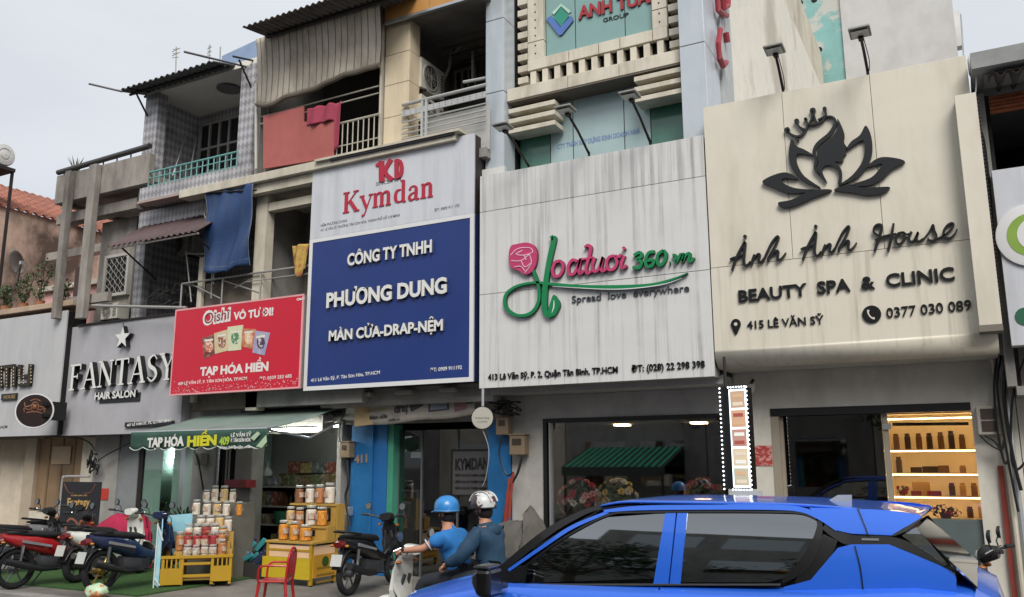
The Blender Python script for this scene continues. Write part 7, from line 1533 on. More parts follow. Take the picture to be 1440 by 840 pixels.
# ================================================================== motorbikes
mTy = M('tyre', '#16161a', .85, bump=.3, bs=150); mRim = M('rim_grey', '#6f7174', .35, .7); mChr = M('chrome', '#a9abad', .2, .9); mSeat = M('seat_black', '#17171a', .6); mPl = M('plastic_dark', '#1c1d20', .5); mEng = M('engine_grey', '#55575a', .45, .6); mPlate = M('number_plate', '#b9bab6', .5)
def sect(x, z, w, h, n=14, p=2.6):
    out = []
    for k in range(n):
        a = 2*PI*k/n; c_, s_1 = math.cos(a), math.sin(a); out.append((x, w*math.copysign(abs(c_)**(2/p), c_), z+h*math.copysign(abs(s_1)**(2/p), s_1)))
    return out
def motorbike(name, label, loc, rz, body, kind='scooter', rim=None, group='parked motorbikes', lean=0, plate=True, second=None, mirror=True):
    """local +x forward; kind: 'cub' slim underbone, 'scooter' step-through"""
    t = thing(name, label, 'motorbike', loc, rz, group); t.rotation_euler = (lean, 0, rz); m0 = WM(t); rim = rim or mRim; second = second or mPl
    def L(mb, *a, **k): mb.v = [m0 @ v for v in mb.v]; return mb.build(*a, **k)
    cub = kind == 'cub'; wr = .29 if cub else .25; xf, xr = .62, -.62
    for x, nm in ((xf, 'front_wheel'), (xr, 'rear_wheel')):
        w_ = .045 if cub else .055
        ty = L(MB().loft([[(x+(wr-w_+w_*math.cos(2*PI*j/10))*math.cos(2*PI*k/28), w_*math.sin(2*PI*j/10), wr+(wr-w_+w_*math.cos(2*PI*j/10))*math.sin(2*PI*k/28)) for j in range(10)] for k in range(29)], cap=False), nm, mTy, t, smooth=True)
        rm = MB().lathe((x, 0, wr), [(wr-.075, -.03), (wr-.055, -.035), (wr-.055, .035), (wr-.075, .03), (wr-.075, -.03)], 28, 'Y'); L(rm, 'rim', rim, ty, smooth=40)
        hb = MB().lathe((x, 0, wr), [(.045, -.06), (.055, 0), (.045, .06)], 14, 'Y')
        for k in range(6):
            a = k*PI/3; hb.tube([(x, 0, wr), (x+(wr-.07)*math.cos(a), 0, wr+(wr-.07)*math.sin(a))], .013, 5)
        L(hb, 'spokes', rim, ty); L(MB().lathe((x, .05, wr), [(.09, 0), (.09, .006)], 18, 'Y'), 'brake_disc', mChr, ty)
    # front fork, fender
    for s in (-.065, .065): L(MB().tube([(xf, s, wr), (xf-.16, s, wr+.34), (xf-.22, s*.7, wr+.5)], .02, 8), 'fork_leg', mEng, t)
    fd = MB().grid(lambda u, v: (xf+(wr+.03)*math.cos(.35+u*2.0)*1, (v-.5)*.14, wr+(wr+.03)*math.sin(.35+u*2.0)-.02*(2*abs(v-.5))**2), 12, 6); L(fd, 'front_fender', body, t, smooth=True, solid=.006)
    # front shield
    hs = 1.0 if not cub else .98
    sh_ = MB().loft([sect(xf-.2, .55, .12, .1), sect(xf-.16, .68, .17, .13), sect(xf-.17, .82, .17, .12), sect(xf-.2, .93, .12, .07)] if not cub else [sect(xf-.25, .52, .06, .1), sect(xf-.17, .66, .12, .12), sect(xf-.18, .8, .13, .1), sect(xf-.2, .9, .08, .05)]); L(sh_, 'front_shield', body, t, smooth=50)
    for s in (-1, 1): L(MB().loft([[(xf-.14, s*.1, .42), (xf-.12, s*.12, .42), (xf-.1, s*.16, .6), (xf-.14, s*.15, .6)], [(xf-.17, s*.12, .86), (xf-.15, s*.13, .86), (xf-.12, s*.13, .8), (xf-.16, s*.12, .78)]]), 'leg_shield', body, t)
    # main body
    L(MB().loft([sect(-.86, .76 if cub else .72, .05, .04), sect(-.7, .70, .11, .09), sect(-.4, .64, .14, .13), sect(-.15, .57, .13, .14), sect(.05, .47, .09, .1), sect(.25, .42, .06, .07), sect(.42, .5, .05, .07)] if cub else
            [sect(-.82, .72, .06, .05), sect(-.68, .66, .14, .11), sect(-.4, .56, .18, .18), sect(-.12, .48, .17, .2), sect(.0, .36, .15, .12), sect(.2, .3, .14, .07), sect(.42, .34, .13, .09)]), 'body_panel', body, t, smooth=50)
    L(MB().loft([sect(-.8, .8, .06, .02), sect(-.6, .79, .12, .045), sect(-.3, .755, .14, .05), sect(-.08, .73, .12, .05), sect(.06, .70, .06, .03)]), 'seat', mSeat, t, smooth=60)
    L(MB().loft([sect(-.3, .36, .09, .11), sect(-.05, .33, .1, .12), sect(.15, .32, .08, .1)] if cub else [sect(-.7, .3, .08, .07), sect(-.45, .32, .1, .1), sect(-.2, .28, .09, .08)]), 'engine', mEng, t, smooth=40)
    L(MB().tube([(-.05, -.1, .24), (-.3, -.14, .26), (-.55, -.15, .33), (-.85, -.16, .42)], [.02, .035, .05, .048], 12), 'exhaust', mChr if not cub else mPl, t, smooth=True)
    L(MB().box(-.62, -.1, .07, .1, .28, .36), 'chain_case', mPl, t, bevel=.02)
    L(MB().tube([(-.62, -.12, wr), (-.6, -.13, .62)], .022, 8), 'shock_absorber', mChr, t); L(MB().tube([(-.62, .12, wr), (-.6, .13, .62)], .022, 8), 'shock_absorber', mChr, t)
    rf = MB().grid(lambda u, v: (xr+(wr+.04)*math.cos(PI*.42+u*PI*.5), (v-.5)*.15, wr+(wr+.04)*math.sin(PI*.42+u*PI*.5)), 10, 4); L(rf, 'rear_fender', mPl, t, smooth=True, solid=.006)
    L(MB().loft([sect(-.93, .69, .06, .035), sect(-.86, .70, .09, .05)]), 'tail_light', M('tail_red', '#5e1014', .3), t, smooth=40)
    if plate: L(MB().slab((-.97, -.085, .42), (-.97, .085, .42), (-.93, .085, .57), (-.93, -.085, .57), (.006, 0, 0)), 'number_plate', mPlate, t); L(MB().tube([(-.9, 0, .5), (-.8, 0, .66)], .03, 6), 'plate_bracket', mPl, t)
    L(MB().tube([(-.55, -.13, .82), (-.85, -.12, .86), (-.93, 0, .88), (-.85, .12, .86), (-.55, .13, .82)], .012, 8), 'grab_rail', mPl, t, smooth=True)
    # handlebar
    hx, hz = xf-.27, .98
    L(MB().tube(spline([(hx-.12, -.35, hz+.05), (hx-.04, -.2, hz+.03), (hx, 0, hz-.02), (hx-.04, .2, hz+.03), (hx-.12, .35, hz+.05)], 5), .013, 8), 'handlebar', mPl, t)
    L(MB().loft([sect(hx+.1, hz-.02, .07, .05), sect(hx+.05, hz, .11, .08), sect(hx-.06, hz+.02, .09, .05)]), 'handlebar_cowl', second, t, smooth=50)
    L(MB().ball((hx+.1, 0, hz-.02), (.03, .07, .05), 12, 8), 'headlight', M('lens', '#9aa0a2', .1), t, smooth=True)
    for s in (-1, 1):
        L(MB().tube([(hx-.08, s*.26, hz+.05), (hx-.13, s*.36, hz+.055)], .018, 8), 'grip', mSeat, t)
        L(MB().tube([(hx-.05, s*.27, hz+.06), (hx+.0, s*.33, hz+.03)], .006, 5), 'brake_lever', mChr, t)
        if mirror:
            st_ = L(MB().tube([(hx-.04, s*.18, hz+.04), (hx-.02, s*.22, hz+.1), (hx-.03, s*.27, hz+.14)], .007, 6), 'mirror', mPl, t)
            L(MB().lathe((hx-.045, s*.29, hz+.17), [(.045, -.006), (.055, .0), (.05, .02), (.02, .03)], 16, 'X'), 'mirror_head', mPl, st_, smooth=True); L(MB().lathe((hx-.045, s*.29, hz+.17), [(.047, -.009), (.047, -.0065)], 16, 'X'), 'mirror_glass', M('mirror_glass', '#c5cdd2', .08, .9), st_)
        L(MB().tube([(-.1, s*.12, .26), (-.1, s*.3, .26)], .014, 6), 'foot_peg', mPl, t)
    L(MB().tube([(-.15, .08, .25), (-.25, .22, .02)], .012, 6), 'side_stand', mEng, t)
    for s in (-1, 1):
        L(MB().tube(spline([(hx-.05, s*.2, hz+.03), (hx+.1, s*.14, hz-.05), (hx+.14, s*.1, hz-.25), (xf-.05, s*.08, wr+.05)], 5), .006, 5), 'brake_cable', mPl, t)
        L(MB().ball((hx+.06, s*.15, hz-.1), (.035, .03, .02), 10, 6), 'turn_signal', M('signal_amber', '#b06a22', .3), t, smooth=True); L(MB().ball((-.88, s*.12, .68), (.03, .03, .02), 10, 6), 'turn_signal', M('signal_amber', '#b06a22', .3), t, smooth=True)
        L(MB().slab((-.62, s*.125, .66), (-.2, s*.15, .57), (-.2, s*.15, .60), (-.62, s*.13, .70), (0, s*.03, 0)), 'side_stripe', M('stripe_silver', '#8f9498', .4, .3), t)
    for k in range(6): L(MB().box(-.02+k*.025, -.008+k*.025, -.11, .11, .26, .4), 'engine_fin', mEng, t)
    L(MB().lathe((-.62, .07, wr), [(.07, 0), (.07, .012)], 16, 'Y'), 'sprocket', mEng, t)
    return t
mNavy = M('navy_paint', '#1a2748', .25, var=.06, coat=.6); mRedB = M('red_paint', '#9c1a1e', .3, var=.05, coat=.6); mBlkP = M('gloss_black', '#16161a', .25, coat=.5); mWhB = M('white_bike', '#d5d6cf', .35, var=.05, coat=.4); mGoldR = M('rim_gold', '#8e7434', .35, .6); mSil = M('silver_bike', '#8d9194', .35, .3, coat=.4)
# wheels: photo position of the rear wheel base
def place(px, py): p = atg(px, py); return p
def mbike(lab, px, py, ang, mat_, kind, rim=None, second=None, z=0, mirror=True):
    """rear wheel stands at photo point (px, py); heading ang degrees"""
    p = atg(px, py); a = math.radians(ang); return motorbike('motorbike', lab, (p.x+.62*math.cos(a), p.y+.62*math.sin(a), z), a, mat_, kind, rim, second=second, mirror=mirror)
mbike('navy blue sporty motorbike with gold rims on the green turf', 138, 836, 92, mNavy, 'cub', mGoldR, mNavy, .022)
mbike('white and silver motorbike half hidden behind the navy one', 106, 822, 96, mWhB, 'scooter', None, mWhB, .022)
mbike('red and black motorbike nearest the left edge, behind the standing banner', 18, 829, 84, mRedB, 'cub')
mbike('black motorbike cut off by the left edge behind the red one', -22, 812, 88, mBlkP, 'cub')
mbike('grey motorbike with a dark front left of the banner', 46, 800, 100, mSil, 'scooter', mirror=False)
mbike('black motorbike parked in front of the blue pillar with one bright mirror', 490, 838, 96, mBlkP, 'cub')
q = at(1390, 765, 8.6); motorbike('motorbike', 'black motorbike behind the rear of the blue car at the right edge', (q.x+.36, 8.65, 0), math.radians(172), mBlkP, 'scooter')
# ================================================================== people on the white scooter
YP = 7.05+.65
xh = at(656, 760, YP).x
BK = motorbike('motorbike', 'white scooter ridden by two people past the shops', (xh-.32, YP, -.12), PI, mWhB, 'scooter', group=None, second=mWhB)
del_ = None
def skin_mesh(name, mat, parent, verts, edges, rad, sub=2, root=0):
    me = bpy.data.meshes.new(name); inv = WM(parent).inverted() if parent else Matrix()
    me.from_pydata([tuple(inv @ Vector(v)) for v in verts], edges, []); o = bpy.data.objects.new(name, me); COL.objects.link(o); o.parent = parent
    me.materials.append(mat); m = o.modifiers.new('skin', 'SKIN'); m.use_smooth_shade = True
    for i, r in enumerate(rad):
        sv = me.skin_vertices[0].data[i]; sv.radius = (r, r) if not isinstance(r, tuple) else r; sv.use_root = (i == root)
    m2 = o.modifiers.new('sub', 'SUBSURF'); m2.levels = sub; m2.render_levels = sub
    if name in ('shirt', 'jacket', 'trousers'):
        dm = o.modifiers.new('folds', 'DISPLACE'); dm.texture = FOLD; dm.strength = .035 if name != 'trousers' else .02; dm.mid_level = .5
    return o
FOLD = bpy.data.textures.new('folds', 'CLOUDS'); FOLD.noise_scale = .11; FOLD.noise_depth = 3
mSkin = M('skin', '#b07f66', .6, var=.05); mHair = M('hair', '#15110f', .7); mShirtB = M('polo_blue', '#2470b4', .8, var=.1, vs=7, bump=.3, bs=30); mJack = M('jacket_teal', '#1b3c54', .75, var=.2, vs=6, bump=.4, bs=25); mTrou = M('trousers_dark', '#20242c', .85, var=.1); mShoe = M('shoe_dark', '#1a1a1c', .7)
def rider(label, hip, lean, arms, skinarm, mtop, mhel, helstripe, sleeves, S_=1.0, look=0):
    hip = Vector(hip); t = thing('person', label, 'person', tuple(hip)); fw = Vector((-1, 0, 0)); up = Vector((0, 0, 1)); sdv = Vector((0, -1, 0))
    sp = (fw*math.sin(lean)+up*math.cos(lean)); P = lambda f, s, u: hip+fw*f*S_+sdv*s*S_+up*u*S_
    chest = hip+sp*.36*S_; neck = hip+sp*.50*S_; nb = neck+up*.05+fw*.01; head = neck+up*.19*S_+fw*.035
    V = [hip, hip+sp*.18*S_, chest, neck, nb, head-up*.03, head+up*.06]; rd = [.11, .1, .1, .05, .05, .075, .07]; E_ = [(0, 1), (1, 2), (2, 3), (3, 4), (4, 5), (5, 6)]
    hands = []
    for s, (el, ha) in zip((1, -1), arms):
        shd = hip+sp*.45*S_+sdv*s*.17*S_; n0 = len(V); el, ha = Vector(el), Vector(ha); wr_ = el.lerp(ha, .92)
        V += [shd, el, wr_, ha]; rd += [.042, .04, .028, .03]; E_ += [(3, n0), (n0, n0+1), (n0+1, n0+2), (n0+2, n0+3)]; hands.append((wr_, ha, s, shd, el))
    legs = []
    for s in (1, -1):
        n0 = len(V); h0 = hip+sdv*s*.09*S_; kn = hip+fw*.40*S_+sdv*s*.17-up*.06; an = kn+fw*.04-up*.38; to = an+fw*.14-up*.04
        V += [h0, kn, an, to]; rd += [.08, .058, .038, .03]; E_ += [(0, n0), (n0, n0+1), (n0+1, n0+2), (n0+2, n0+3)]; legs.append((h0, kn, an, to))
    body = skin_mesh('body', mSkin, t, V, E_, rd)
    # fingers as own chains rooted in the palm
    for wr_, ha, s, shd, el in hands:
        d = (ha-wr_).normalized(); lat = Vector((0, s*1.0, 0)); dn = (Vector((0, 0, -1))-d*(-d.z)).normalized()
        for k in range(4):
            b = ha+lat*(-.027+.018*k)*1; l = (.032, .036, .034, .026)[k]
            skin_mesh('finger', mSkin, t, [b-d*.01, b+d*l, b+d*(l+.012)+dn*.026, b+d*l*.5+dn*.045], [(0, 1), (1, 2), (2, 3)], [.011, .009, .009, .008], 1)
        b = ha-lat*.03-d*.02; skin_mesh('thumb', mSkin, t, [b, b-lat*.018+d*.02+dn*.015, b-lat*.012+d*.04+dn*.03], [(0, 1), (1, 2)], [.012, .010, .009], 1)
    # top
    tv = [hip-up*.04, hip+sp*.12*S_, hip+sp*.28*S_, hip+sp*.40*S_, hip+sp*.49*S_]; bg_ = .93 if sleeves == 'short' else 1.03; tr_ = [(.16*bg_, .15*bg_), (.155*bg_, .145*bg_), (.165*bg_, .155*bg_), (.17*bg_, .145*bg_), (.095, .095)]; te = [(0, 1), (1, 2), (2, 3), (3, 4)]
    for wr_, ha, s, shd, el in hands:
        n0 = len(tv); e_ = shd.lerp(el, .72) if sleeves == 'short' else el; tv += [shd+sdv*s*.01-up*.02, e_]; tr_ += [.092, .07 if sleeves == 'short' else .074]; te += [(3, n0), (n0, n0+1)]
        if sleeves == 'long': tv.append(el.lerp(wr_, .9)); tr_.append(.05); te.append((n0+1, n0+2))
    skin_mesh('shirt' if sleeves == 'short' else 'jacket', mtop, t, tv, te, tr_)
    if sleeves == 'short':
        for wr_, ha, s, shd, el in hands:
            a, b = shd.lerp(el, .66), shd.lerp(el, .72); MB().tube([a, b], [.062, .061], 16, caps=False).build('sleeve_cuff', M('cuff_white', '#b9c4cf', .8), t, smooth=True, solid=.006)
        MB().tube([neck-sp*.02, neck+sp*.03], [.078, .066], 16, caps=False).build('collar', mtop, t, smooth=True, solid=.008)
    else:
        hd = MB().ball(neck-fw*.085-up*.035, (.07, .12, .075), 14, 9); hd.build('hood', mtop, t, smooth=True)
        MB().tube([neck-sp*.02, neck+sp*.035], [.095, .075], 16, caps=False).build('collar', mtop, t, smooth=True, solid=.01)
    tvv, tee, trr = [hip+up*.0], [], [.15]
    for h0, kn, an, to in legs:
        n0 = len(tvv); tvv += [h0, kn, an]; trr += [.095, .075, .055]; tee += [(0, n0), (n0, n0+1), (n0+1, n0+2)]
        skin_mesh('shoe', mShoe, t, [an-up*.05, an+fw*.05-up*.07, to-up*.02+fw*.06], [(0, 1), (1, 2)], [.045, .045, .035], 1)
    skin_mesh('trousers', mTrou, t, tvv, tee, trr)
    # head details
    f2 = (fw*math.cos(look)+sdv*math.sin(look)).normalized(); s2 = f2.cross(up).normalized()*-1
    MB().ball(head+up*.0-f2*.01, (.083, .075, .105), 18, 12).build('head', mSkin, t, smooth=True)
    MB().loft([[head+f2*(.07)+s2*.006-up*(.0), head+f2*.07-s2*.006-up*.0, head+f2*.074-up*.0], [head+f2*.07+s2*.016-up*.04, head+f2*.07-s2*.016-up*.04, head+f2*.10-up*.042]]).build('nose', mSkin, t, smooth=True)
    for s in (-1, 1):
        MB().ball(head+s2*s*.078-up*.01-f2*.01, (.016, .012, .03), 10, 7).build('ear', mSkin, t, smooth=True); MB().ball(head+f2*.068+s2*s*.028+up*.012, (.010, .010, .007), 8, 6).build('eye', mHair, t, smooth=True)
    MB().box(head.x+f2.x*.075-.006, head.x+f2.x*.075+.006, head.y+f2.y*.075-.02, head.y+f2.y*.075+.02, head.z-.062, head.z-.056).build('mouth', M('lip', '#8a4c44', .6), t)
    MB().ball(head-f2*.025-up*.03, (.082, .082, .085), 16, 10).build('hair', mHair, t, smooth=True)
    # helmet
    hc = head+up*.045-f2*.008; ht = thing('helmet', '', '', tuple(hc)); 
    bpy.data.objects.remove(ht)
    prof = [(.128, -.035), (.132, .0), (.128, .04), (.11, .08), (.075, .112), (.035, .126), (.004, .129)]
    he = MB().lathe(hc, prof, 28); he = he.build('helmet', mhel, t, smooth=60)
    MB().lathe(hc, [(.131, -.042), (.135, -.036), (.133, -.028)], 28).build('helmet_edge', mBlk, he, smooth=True)
    br = MB().grid(lambda u, v: hc+f2*(.11+.055*v)*math.cos((u-.5)*1.6)+s2*(.13+.02*v)*math.sin((u-.5)*1.6)-up*(.02+.02*v), 12, 3); br.build('helmet_peak', mhel if not helstripe else mBlk, he, smooth=True, solid=.006)
    for s in (-1, 1): MB().tube([hc+s2*s*.122-up*.04, hc+s2*s*.075+f2*.02-up*.14, hc+f2*.03-up*.165], .006, 5).build('chin_strap', mBlk, he)
    if helstripe:
        for k in range(3):
            MB().loft([[hc+(f2*math.cos(a)*.134+up*math.sin(a)*.131)+s2*(w_+(k-1)*.06)*math.cos(a*.0) for w_ in (-.012, .012)]+[hc+(f2*math.cos(a)*.128+up*math.sin(a)*.126)+s2*(w_+(k-1)*.06) for w_ in (.012, -.012)] for a in [PI*j/14 for j in range(1, 14)]]).build('helmet_stripe', M('stripe_red', '#6b2a26', .4) if k == 1 else mEdge, he)
    else:
        MB().lathe(hc, [(.134, -.03), (.136, -.026), (.134, -.02)], 28).build('helmet_band', M('band_sky', '#4f8fc4', .4), he, smooth=True)
    return t
zs_ = .60
hip1 = Vector((xh-.05, YP, zs_+.05)); hb = Vector((xh-.32-.35+.12, YP, .93))
gx = xh-.32-(.62-.27)+.12
rider('person in a blue polo shirt and blue helmet steering the white scooter', hip1, .36, [((xh-.36, YP-.26, .92), (gx-.02, YP-.33, .90)), ((xh-.36, YP+.24, .92), (gx-.02, YP+.33, .90))], None, mShirtB, M('helmet_blue', '#2f7fc0', .35, var=.15, vs=20, coat=.3), False, 'short', .94, look=.0)
hip2 = Vector((xh+.33, YP, zs_+.08))
rider('person in a dark teal hooded jacket and striped helmet riding behind', hip2, .22, [((xh+.1, YP-.29, .86), (xh-.12, YP-.24, .76)), ((xh+.12, YP+.27, .86), (xh-.05, YP+.22, .76))], None, mJack, M('helmet_dark', '#3d2b29', .3, coat=.4, stain='#c9c9c6', sa=.95, ss=(7, 7, 7), sp=(.5, .52)), True, 'long', .94, look=.0)
# ================================================================== blue car
mCar = M('car_blue', '#2e6ce0', .3, .3, var=.0, coat=.8); mCG = M('car_glass', (.26, .275, .28), .03, 1.0, var=0); mCK = M('car_trim_black', '#0c0c0e', .35, var=0, coat=.3)
YN_, YCc = 5.12, 6.0
t = thing('car', 'bright blue hatchback crossover with black rear pillar passing in front', 'car', (-2.0, YCc, -.12)); CAR = t
def cpx(px, py, Y): return at(px, py, Y)
xF = at(700, 800, 5.3).x           # windscreen base
xEnd = at(1418, 820, 5.6).x
xBump = xF-1.12
# body stations: (x, half width, shoulder z, deck z)
stn = [(xBump, .55, .45, .5), (xBump+.06, .72, .62, .68), (xBump+.3, .82, .74, .82), (xBump+.7, .86, .84, .93), (xF-.05, .875, .92, 1.02), (xF+.3, .88, .94, 1.0), (xF+1.0, .885, .96, 1.03), (xF+1.8, .89, .99, 1.06), (xF+2.3, .90, 1.03, 1.1), (xEnd-.45, .895, 1.06, 1.1), (xEnd-.18, .86, 1.05, 1.10), (xEnd-.05, .80, .98, 1.03), (xEnd, .7, .80, .84), (xEnd+.01, .6, .5, .5)]
def ring(x, hw, sz, dz, zb=.08):
    hlf = [(hw*.8, zb), (hw*.97, zb+.08), (hw*1.0, .36 if sz > .5 else sz*.8), (hw*.985, .55 if sz > .6 else sz*.9), (hw*.995, sz-.12), (hw*.985, sz-.035), (hw*.955, sz+.005), (hw*.90, sz+.03 if dz > sz+.03 else sz+.01), (hw*.6, dz+.015), (hw*.25, dz+.03)]
    return [(x, YCc-a, b) for a, b in hlf]+[(x, YCc+a, b) for a, b in reversed(hlf)]
rg = []
for i in range(len(stn)-1):
    for k in range(4):
        u = k/4; u2 = u; rg.append(ring(*[stn[i][j]*(1-u2)+stn[i+1][j]*u2 for j in range(4)]))
rg.append(ring(*stn[-1]))
MB().loft(rg).build('body', mCar, t, smooth=38)
# hood crease
# greenhouse (side plane leans in): glass surface
def gh(px, py):
    h = max(0, 830-py); return at(px, py, 5.26+h*.00044+h*h*.0000062)
def two_sides(fn, name, mat, par=None, smooth=True):
    """fn(s) gives a mesh builder for the near side (s=0); the far side is its mirror"""
    for s in (0, 1):
        mb = fn()
        if s: mb.v = [Vector((v.x, 2*YCc-v.y, v.z)) for v in mb.v]
        o = mb.build(name, mat, par or t, smooth=38 if smooth else False)
    return o
def sliced(pts, th, off, rows=16, cols=8):
    """curved panel filling an outline given in photo points; rows follow the curve of the side"""
    ys = [p[1] for p in pts]; y0, y1 = min(ys)+.02, max(ys)-.02; R_ = []; mb = MB()
    for r in range(rows+1):
        y = y0+(y1-y0)*r/rows; xs = []
        for i in range(len(pts)):
            a, b = pts[i], pts[(i+1) % len(pts)]
            if (a[1] <= y) != (b[1] <= y): xs.append(a[0]+(b[0]-a[0])*(y-a[1])/(b[1]-a[1]))
        xl_, xr_ = min(xs), max(xs); R_.append([gh(xl_+(xr_-xl_)*c/cols, y)-Vector((0, off, 0)) for c in range(cols+1)])
    n = cols+1; mb.v = [p for r in R_ for p in r]+[p+Vector((0, th, 0)) for r in R_ for p in r]; m_ = len(R_)*n
    for r in range(rows):
        for c in range(cols):
            a = r*n+c; mb.f += [(a, a+1, a+n+1, a+n), (m_+a, m_+a+n, m_+a+n+1, m_+a+1)]; mb.mi += [0, 0]
    rim_ = [c for c in range(n)]+[r*n+n-1 for r in range(1, rows+1)]+[rows*n+c for c in range(n-2, -1, -1)]+[r*n for r in range(rows-1, 0, -1)]
    for i in range(len(rim_)): a, b = rim_[i], rim_[(i+1) % len(rim_)]; mb.f.append((a, b, m_+b, m_+a)); mb.mi.append(0)
    return mb
def panel(pts, th, mat, name, off=0.0, rows=16): return two_sides(lambda: sliced(pts, th, off, rows), name, mat)
def strip(pts, wid, th, mat, name, off=0.0):
    def mk_():
        L, Rr = ribbon(pts, wid, 6); k = len(L); mb = MB(); P = [gh(*p)-Vector((0, off, 0)) for p in L]+[gh(*p)-Vector((0, off, 0)) for p in Rr]; mb.v = P+[p+Vector((0, th, 0)) for p in P]
        for i in range(k-1): mb.f += [(i, i+1, k+i+1, k+i), (2*k+i, 3*k+i, 3*k+i+1, 2*k+i+1), (i, 2*k+i, 2*k+i+1, i+1), (k+i, k+i+1, 3*k+i+1, 3*k+i)]; mb.mi += [0]*4
        mb.f += [(0, k, 3*k, 2*k), (k-1, 3*k-1, 4*k-1, 2*k-1)]; mb.mi += [0, 0]
        return mb
    return two_sides(mk_, name, mat)
# dark cabin core between the two sides
outl = [(705, 815), (712, 800), (760, 758), (800, 732), (842, 714), (1000, 707), (1130, 711), (1200, 722), (1262, 742), (1310, 778), (1335, 800), (1340, 830), (705, 830)]
P = [gh(x, y) for x, y in outl]; k = len(P); mb = MB(); mb.v = [p+Vector((0, .045, 0)) for p in P]+[Vector((p.x, 2*YCc-p.y-.045, p.z)) for p in P]
tr = tessellate_polygon([[Vector((p.x, p.z, 0)) for p in P]])
for a in tr: mb.f += [tuple(a), tuple(k+i for i in reversed(a))]; mb.mi += [0, 0]
for i in range(k): j = (i+1) % k; mb.f.append((i, j, k+j, k+i)); mb.mi.append(0)
mb.build('cabin_core', mCK, t)
panel([(737, 820), (741, 796), (760, 780), (800, 752), (855, 724), (936, 722), (920, 819)], .02, mCG, 'front_side_window')
panel([(956, 819), (966, 722), (1128, 722), (1146, 727), (1150, 738), (1143, 765), (1124, 795), (1100, 816), (1080, 819)], .02, mCG, 'rear_side_window')
panel([(936, 720), (951, 720), (940, 822), (919, 822)], .03, mCar, 'door_pillar', .006); panel([(953, 720), (967, 720), (957, 822), (942, 822)], .03, mCar, 'door_pillar', .006)
panel([(702, 798), (743, 794), (738, 822), (700, 824)], .03, mCK, 'corner_trim', .004, 6)
strip([(703, 803), (760, 756), (800, 731), (842, 714), (900, 709)], [10, 11, 9, 6, 3], .05, mCK, 'windscreen_trim', .004)
strip([(716, 802), (765, 768), (806, 741), (856, 720)], [4, 5, 5.5, 4], .04, mCar, 'front_pillar', .010)
strip([(738, 797), (768, 774), (806, 749), (857, 724), (900, 720.5), (1000, 719.5), (1090, 720), (1128, 722), (1148, 730)], 2.6, .03, mCK, 'window_top_trim', .010)
strip([(850, 719), (900, 714.5), (1000, 713), (1090, 713.5), (1128, 717), (1154, 728), (1178, 745)], [4, 6.5, 7.5, 7.5, 7, 7, 5], .05, mCar, 'roof_rail', .013)
panel([(1148, 726), (1178, 745), (1198, 752), (1256, 754), (1290, 768), (1330, 794), (1326, 799), (1286, 782), (1250, 767), (1198, 767), (1180, 771), (1160, 792), (1140, 817), (1098, 823), (1098, 816), (1124, 796), (1143, 766), (1150, 738)], .02, mCK, 'rear_pillar', .001, 24) if False else None
strip([(1150, 728), (1153, 740), (1146, 768), (1128, 797), (1100, 819)], [4, 8, 14, 16, 5], .03, mCK, 'rear_pillar', .003)
strip([(1160, 738), (1180, 752), (1200, 760), (1252, 761), (1290, 775), (1328, 796)], [14, 16, 15, 13, 12, 3], .03, mCK, 'rear_pillar_band', .004)
strip([(1168, 756), (1158, 776), (1140, 803), (1118, 820)], [22, 24, 20, 4], .02, mCK, 'rear_pillar_fill', .0)
strip([(1212, 758.3), (1236, 758.8)], 3, .012, mChr, 'pillar_badge', .010)
strip([(736, 822), (1098, 822)], 2.4, .03, mChr, 'sill_trim', .012)
panel([(1180, 769), (1198, 765.5), (1250, 765.5), (1286, 780), (1326, 797), (1345, 812), (1345, 845), (1100, 845), (1100, 826), (1140, 816), (1162, 790)], .1, mCar, 'rear_quarter', .014)
strip([(1207, 714), (1222, 752)], 1.3, .012, mCK, 'panel_seam', .0235); strip([(1203, 767), (1211, 800), (1216, 844)], 1.3, .012, mCK, 'panel_seam', .0245); strip([(931, 824), (928, 846)], 1.4, .012, mCK, 'door_gap', .05)
# roof
xs0, xs1 = gh(845, 716).x, gh(1292, 722).x
def roof(u, v):
    x = xs0+(xs1-xs0)*u; edge_y = gh(900, 712).y; hw = (YCc-edge_y)+.02-.06*u*u; s = (v-.5)*2
    ze = at(1000, 709, gh(1000, 709).y).z+.004; zc = 1.53-.02*(u-.35)**2*6
    zed = ze-(.05*(max(0, u-.6)/.4)**1.6)-.03*(max(0, .12-u)/.12)**2
    z = zed+(zc-.03*(max(0, u-.6)/.4)**2-zed)*(1-abs(s)**2.6)-.03*(max(0, .15-u)/.15)**2*(1-abs(s))
    return (x, YCc+s*hw, z)
MB().grid(roof, 36, 20).build('roof', mCar, t, smooth=True, solid=.012)
panel([(1177, 746), (1150, 727), (1138, 714), (1250, 717), (1293, 724), (1296, 729), (1268, 744), (1256, 753), (1200, 751)], .08, mCar, 'roof_corner', .010)
strip([(1296, 729), (1274, 744), (1256, 753)], [2, 5, 3], .06, mCK, 'spoiler_edge', .013)
q = at(1178, 692, 6.0); MB().loft([[(q.x-.09, YCc-.015, 1.49), (q.x-.09, YCc+.015, 1.49), (q.x-.08, YCc, 1.505)], [(q.x-.0, YCc-.02, 1.48), (q.x-.0, YCc+.02, 1.48), (q.x+.0, YCc, 1.553)], [(q.x+.08, YCc-.02, 1.47), (q.x+.08, YCc+.02, 1.47), (q.x+.085, YCc, 1.555)]]).build('shark_fin_antenna', M('fin_silver', '#9ba3ad', .3, .4), t, smooth=True)
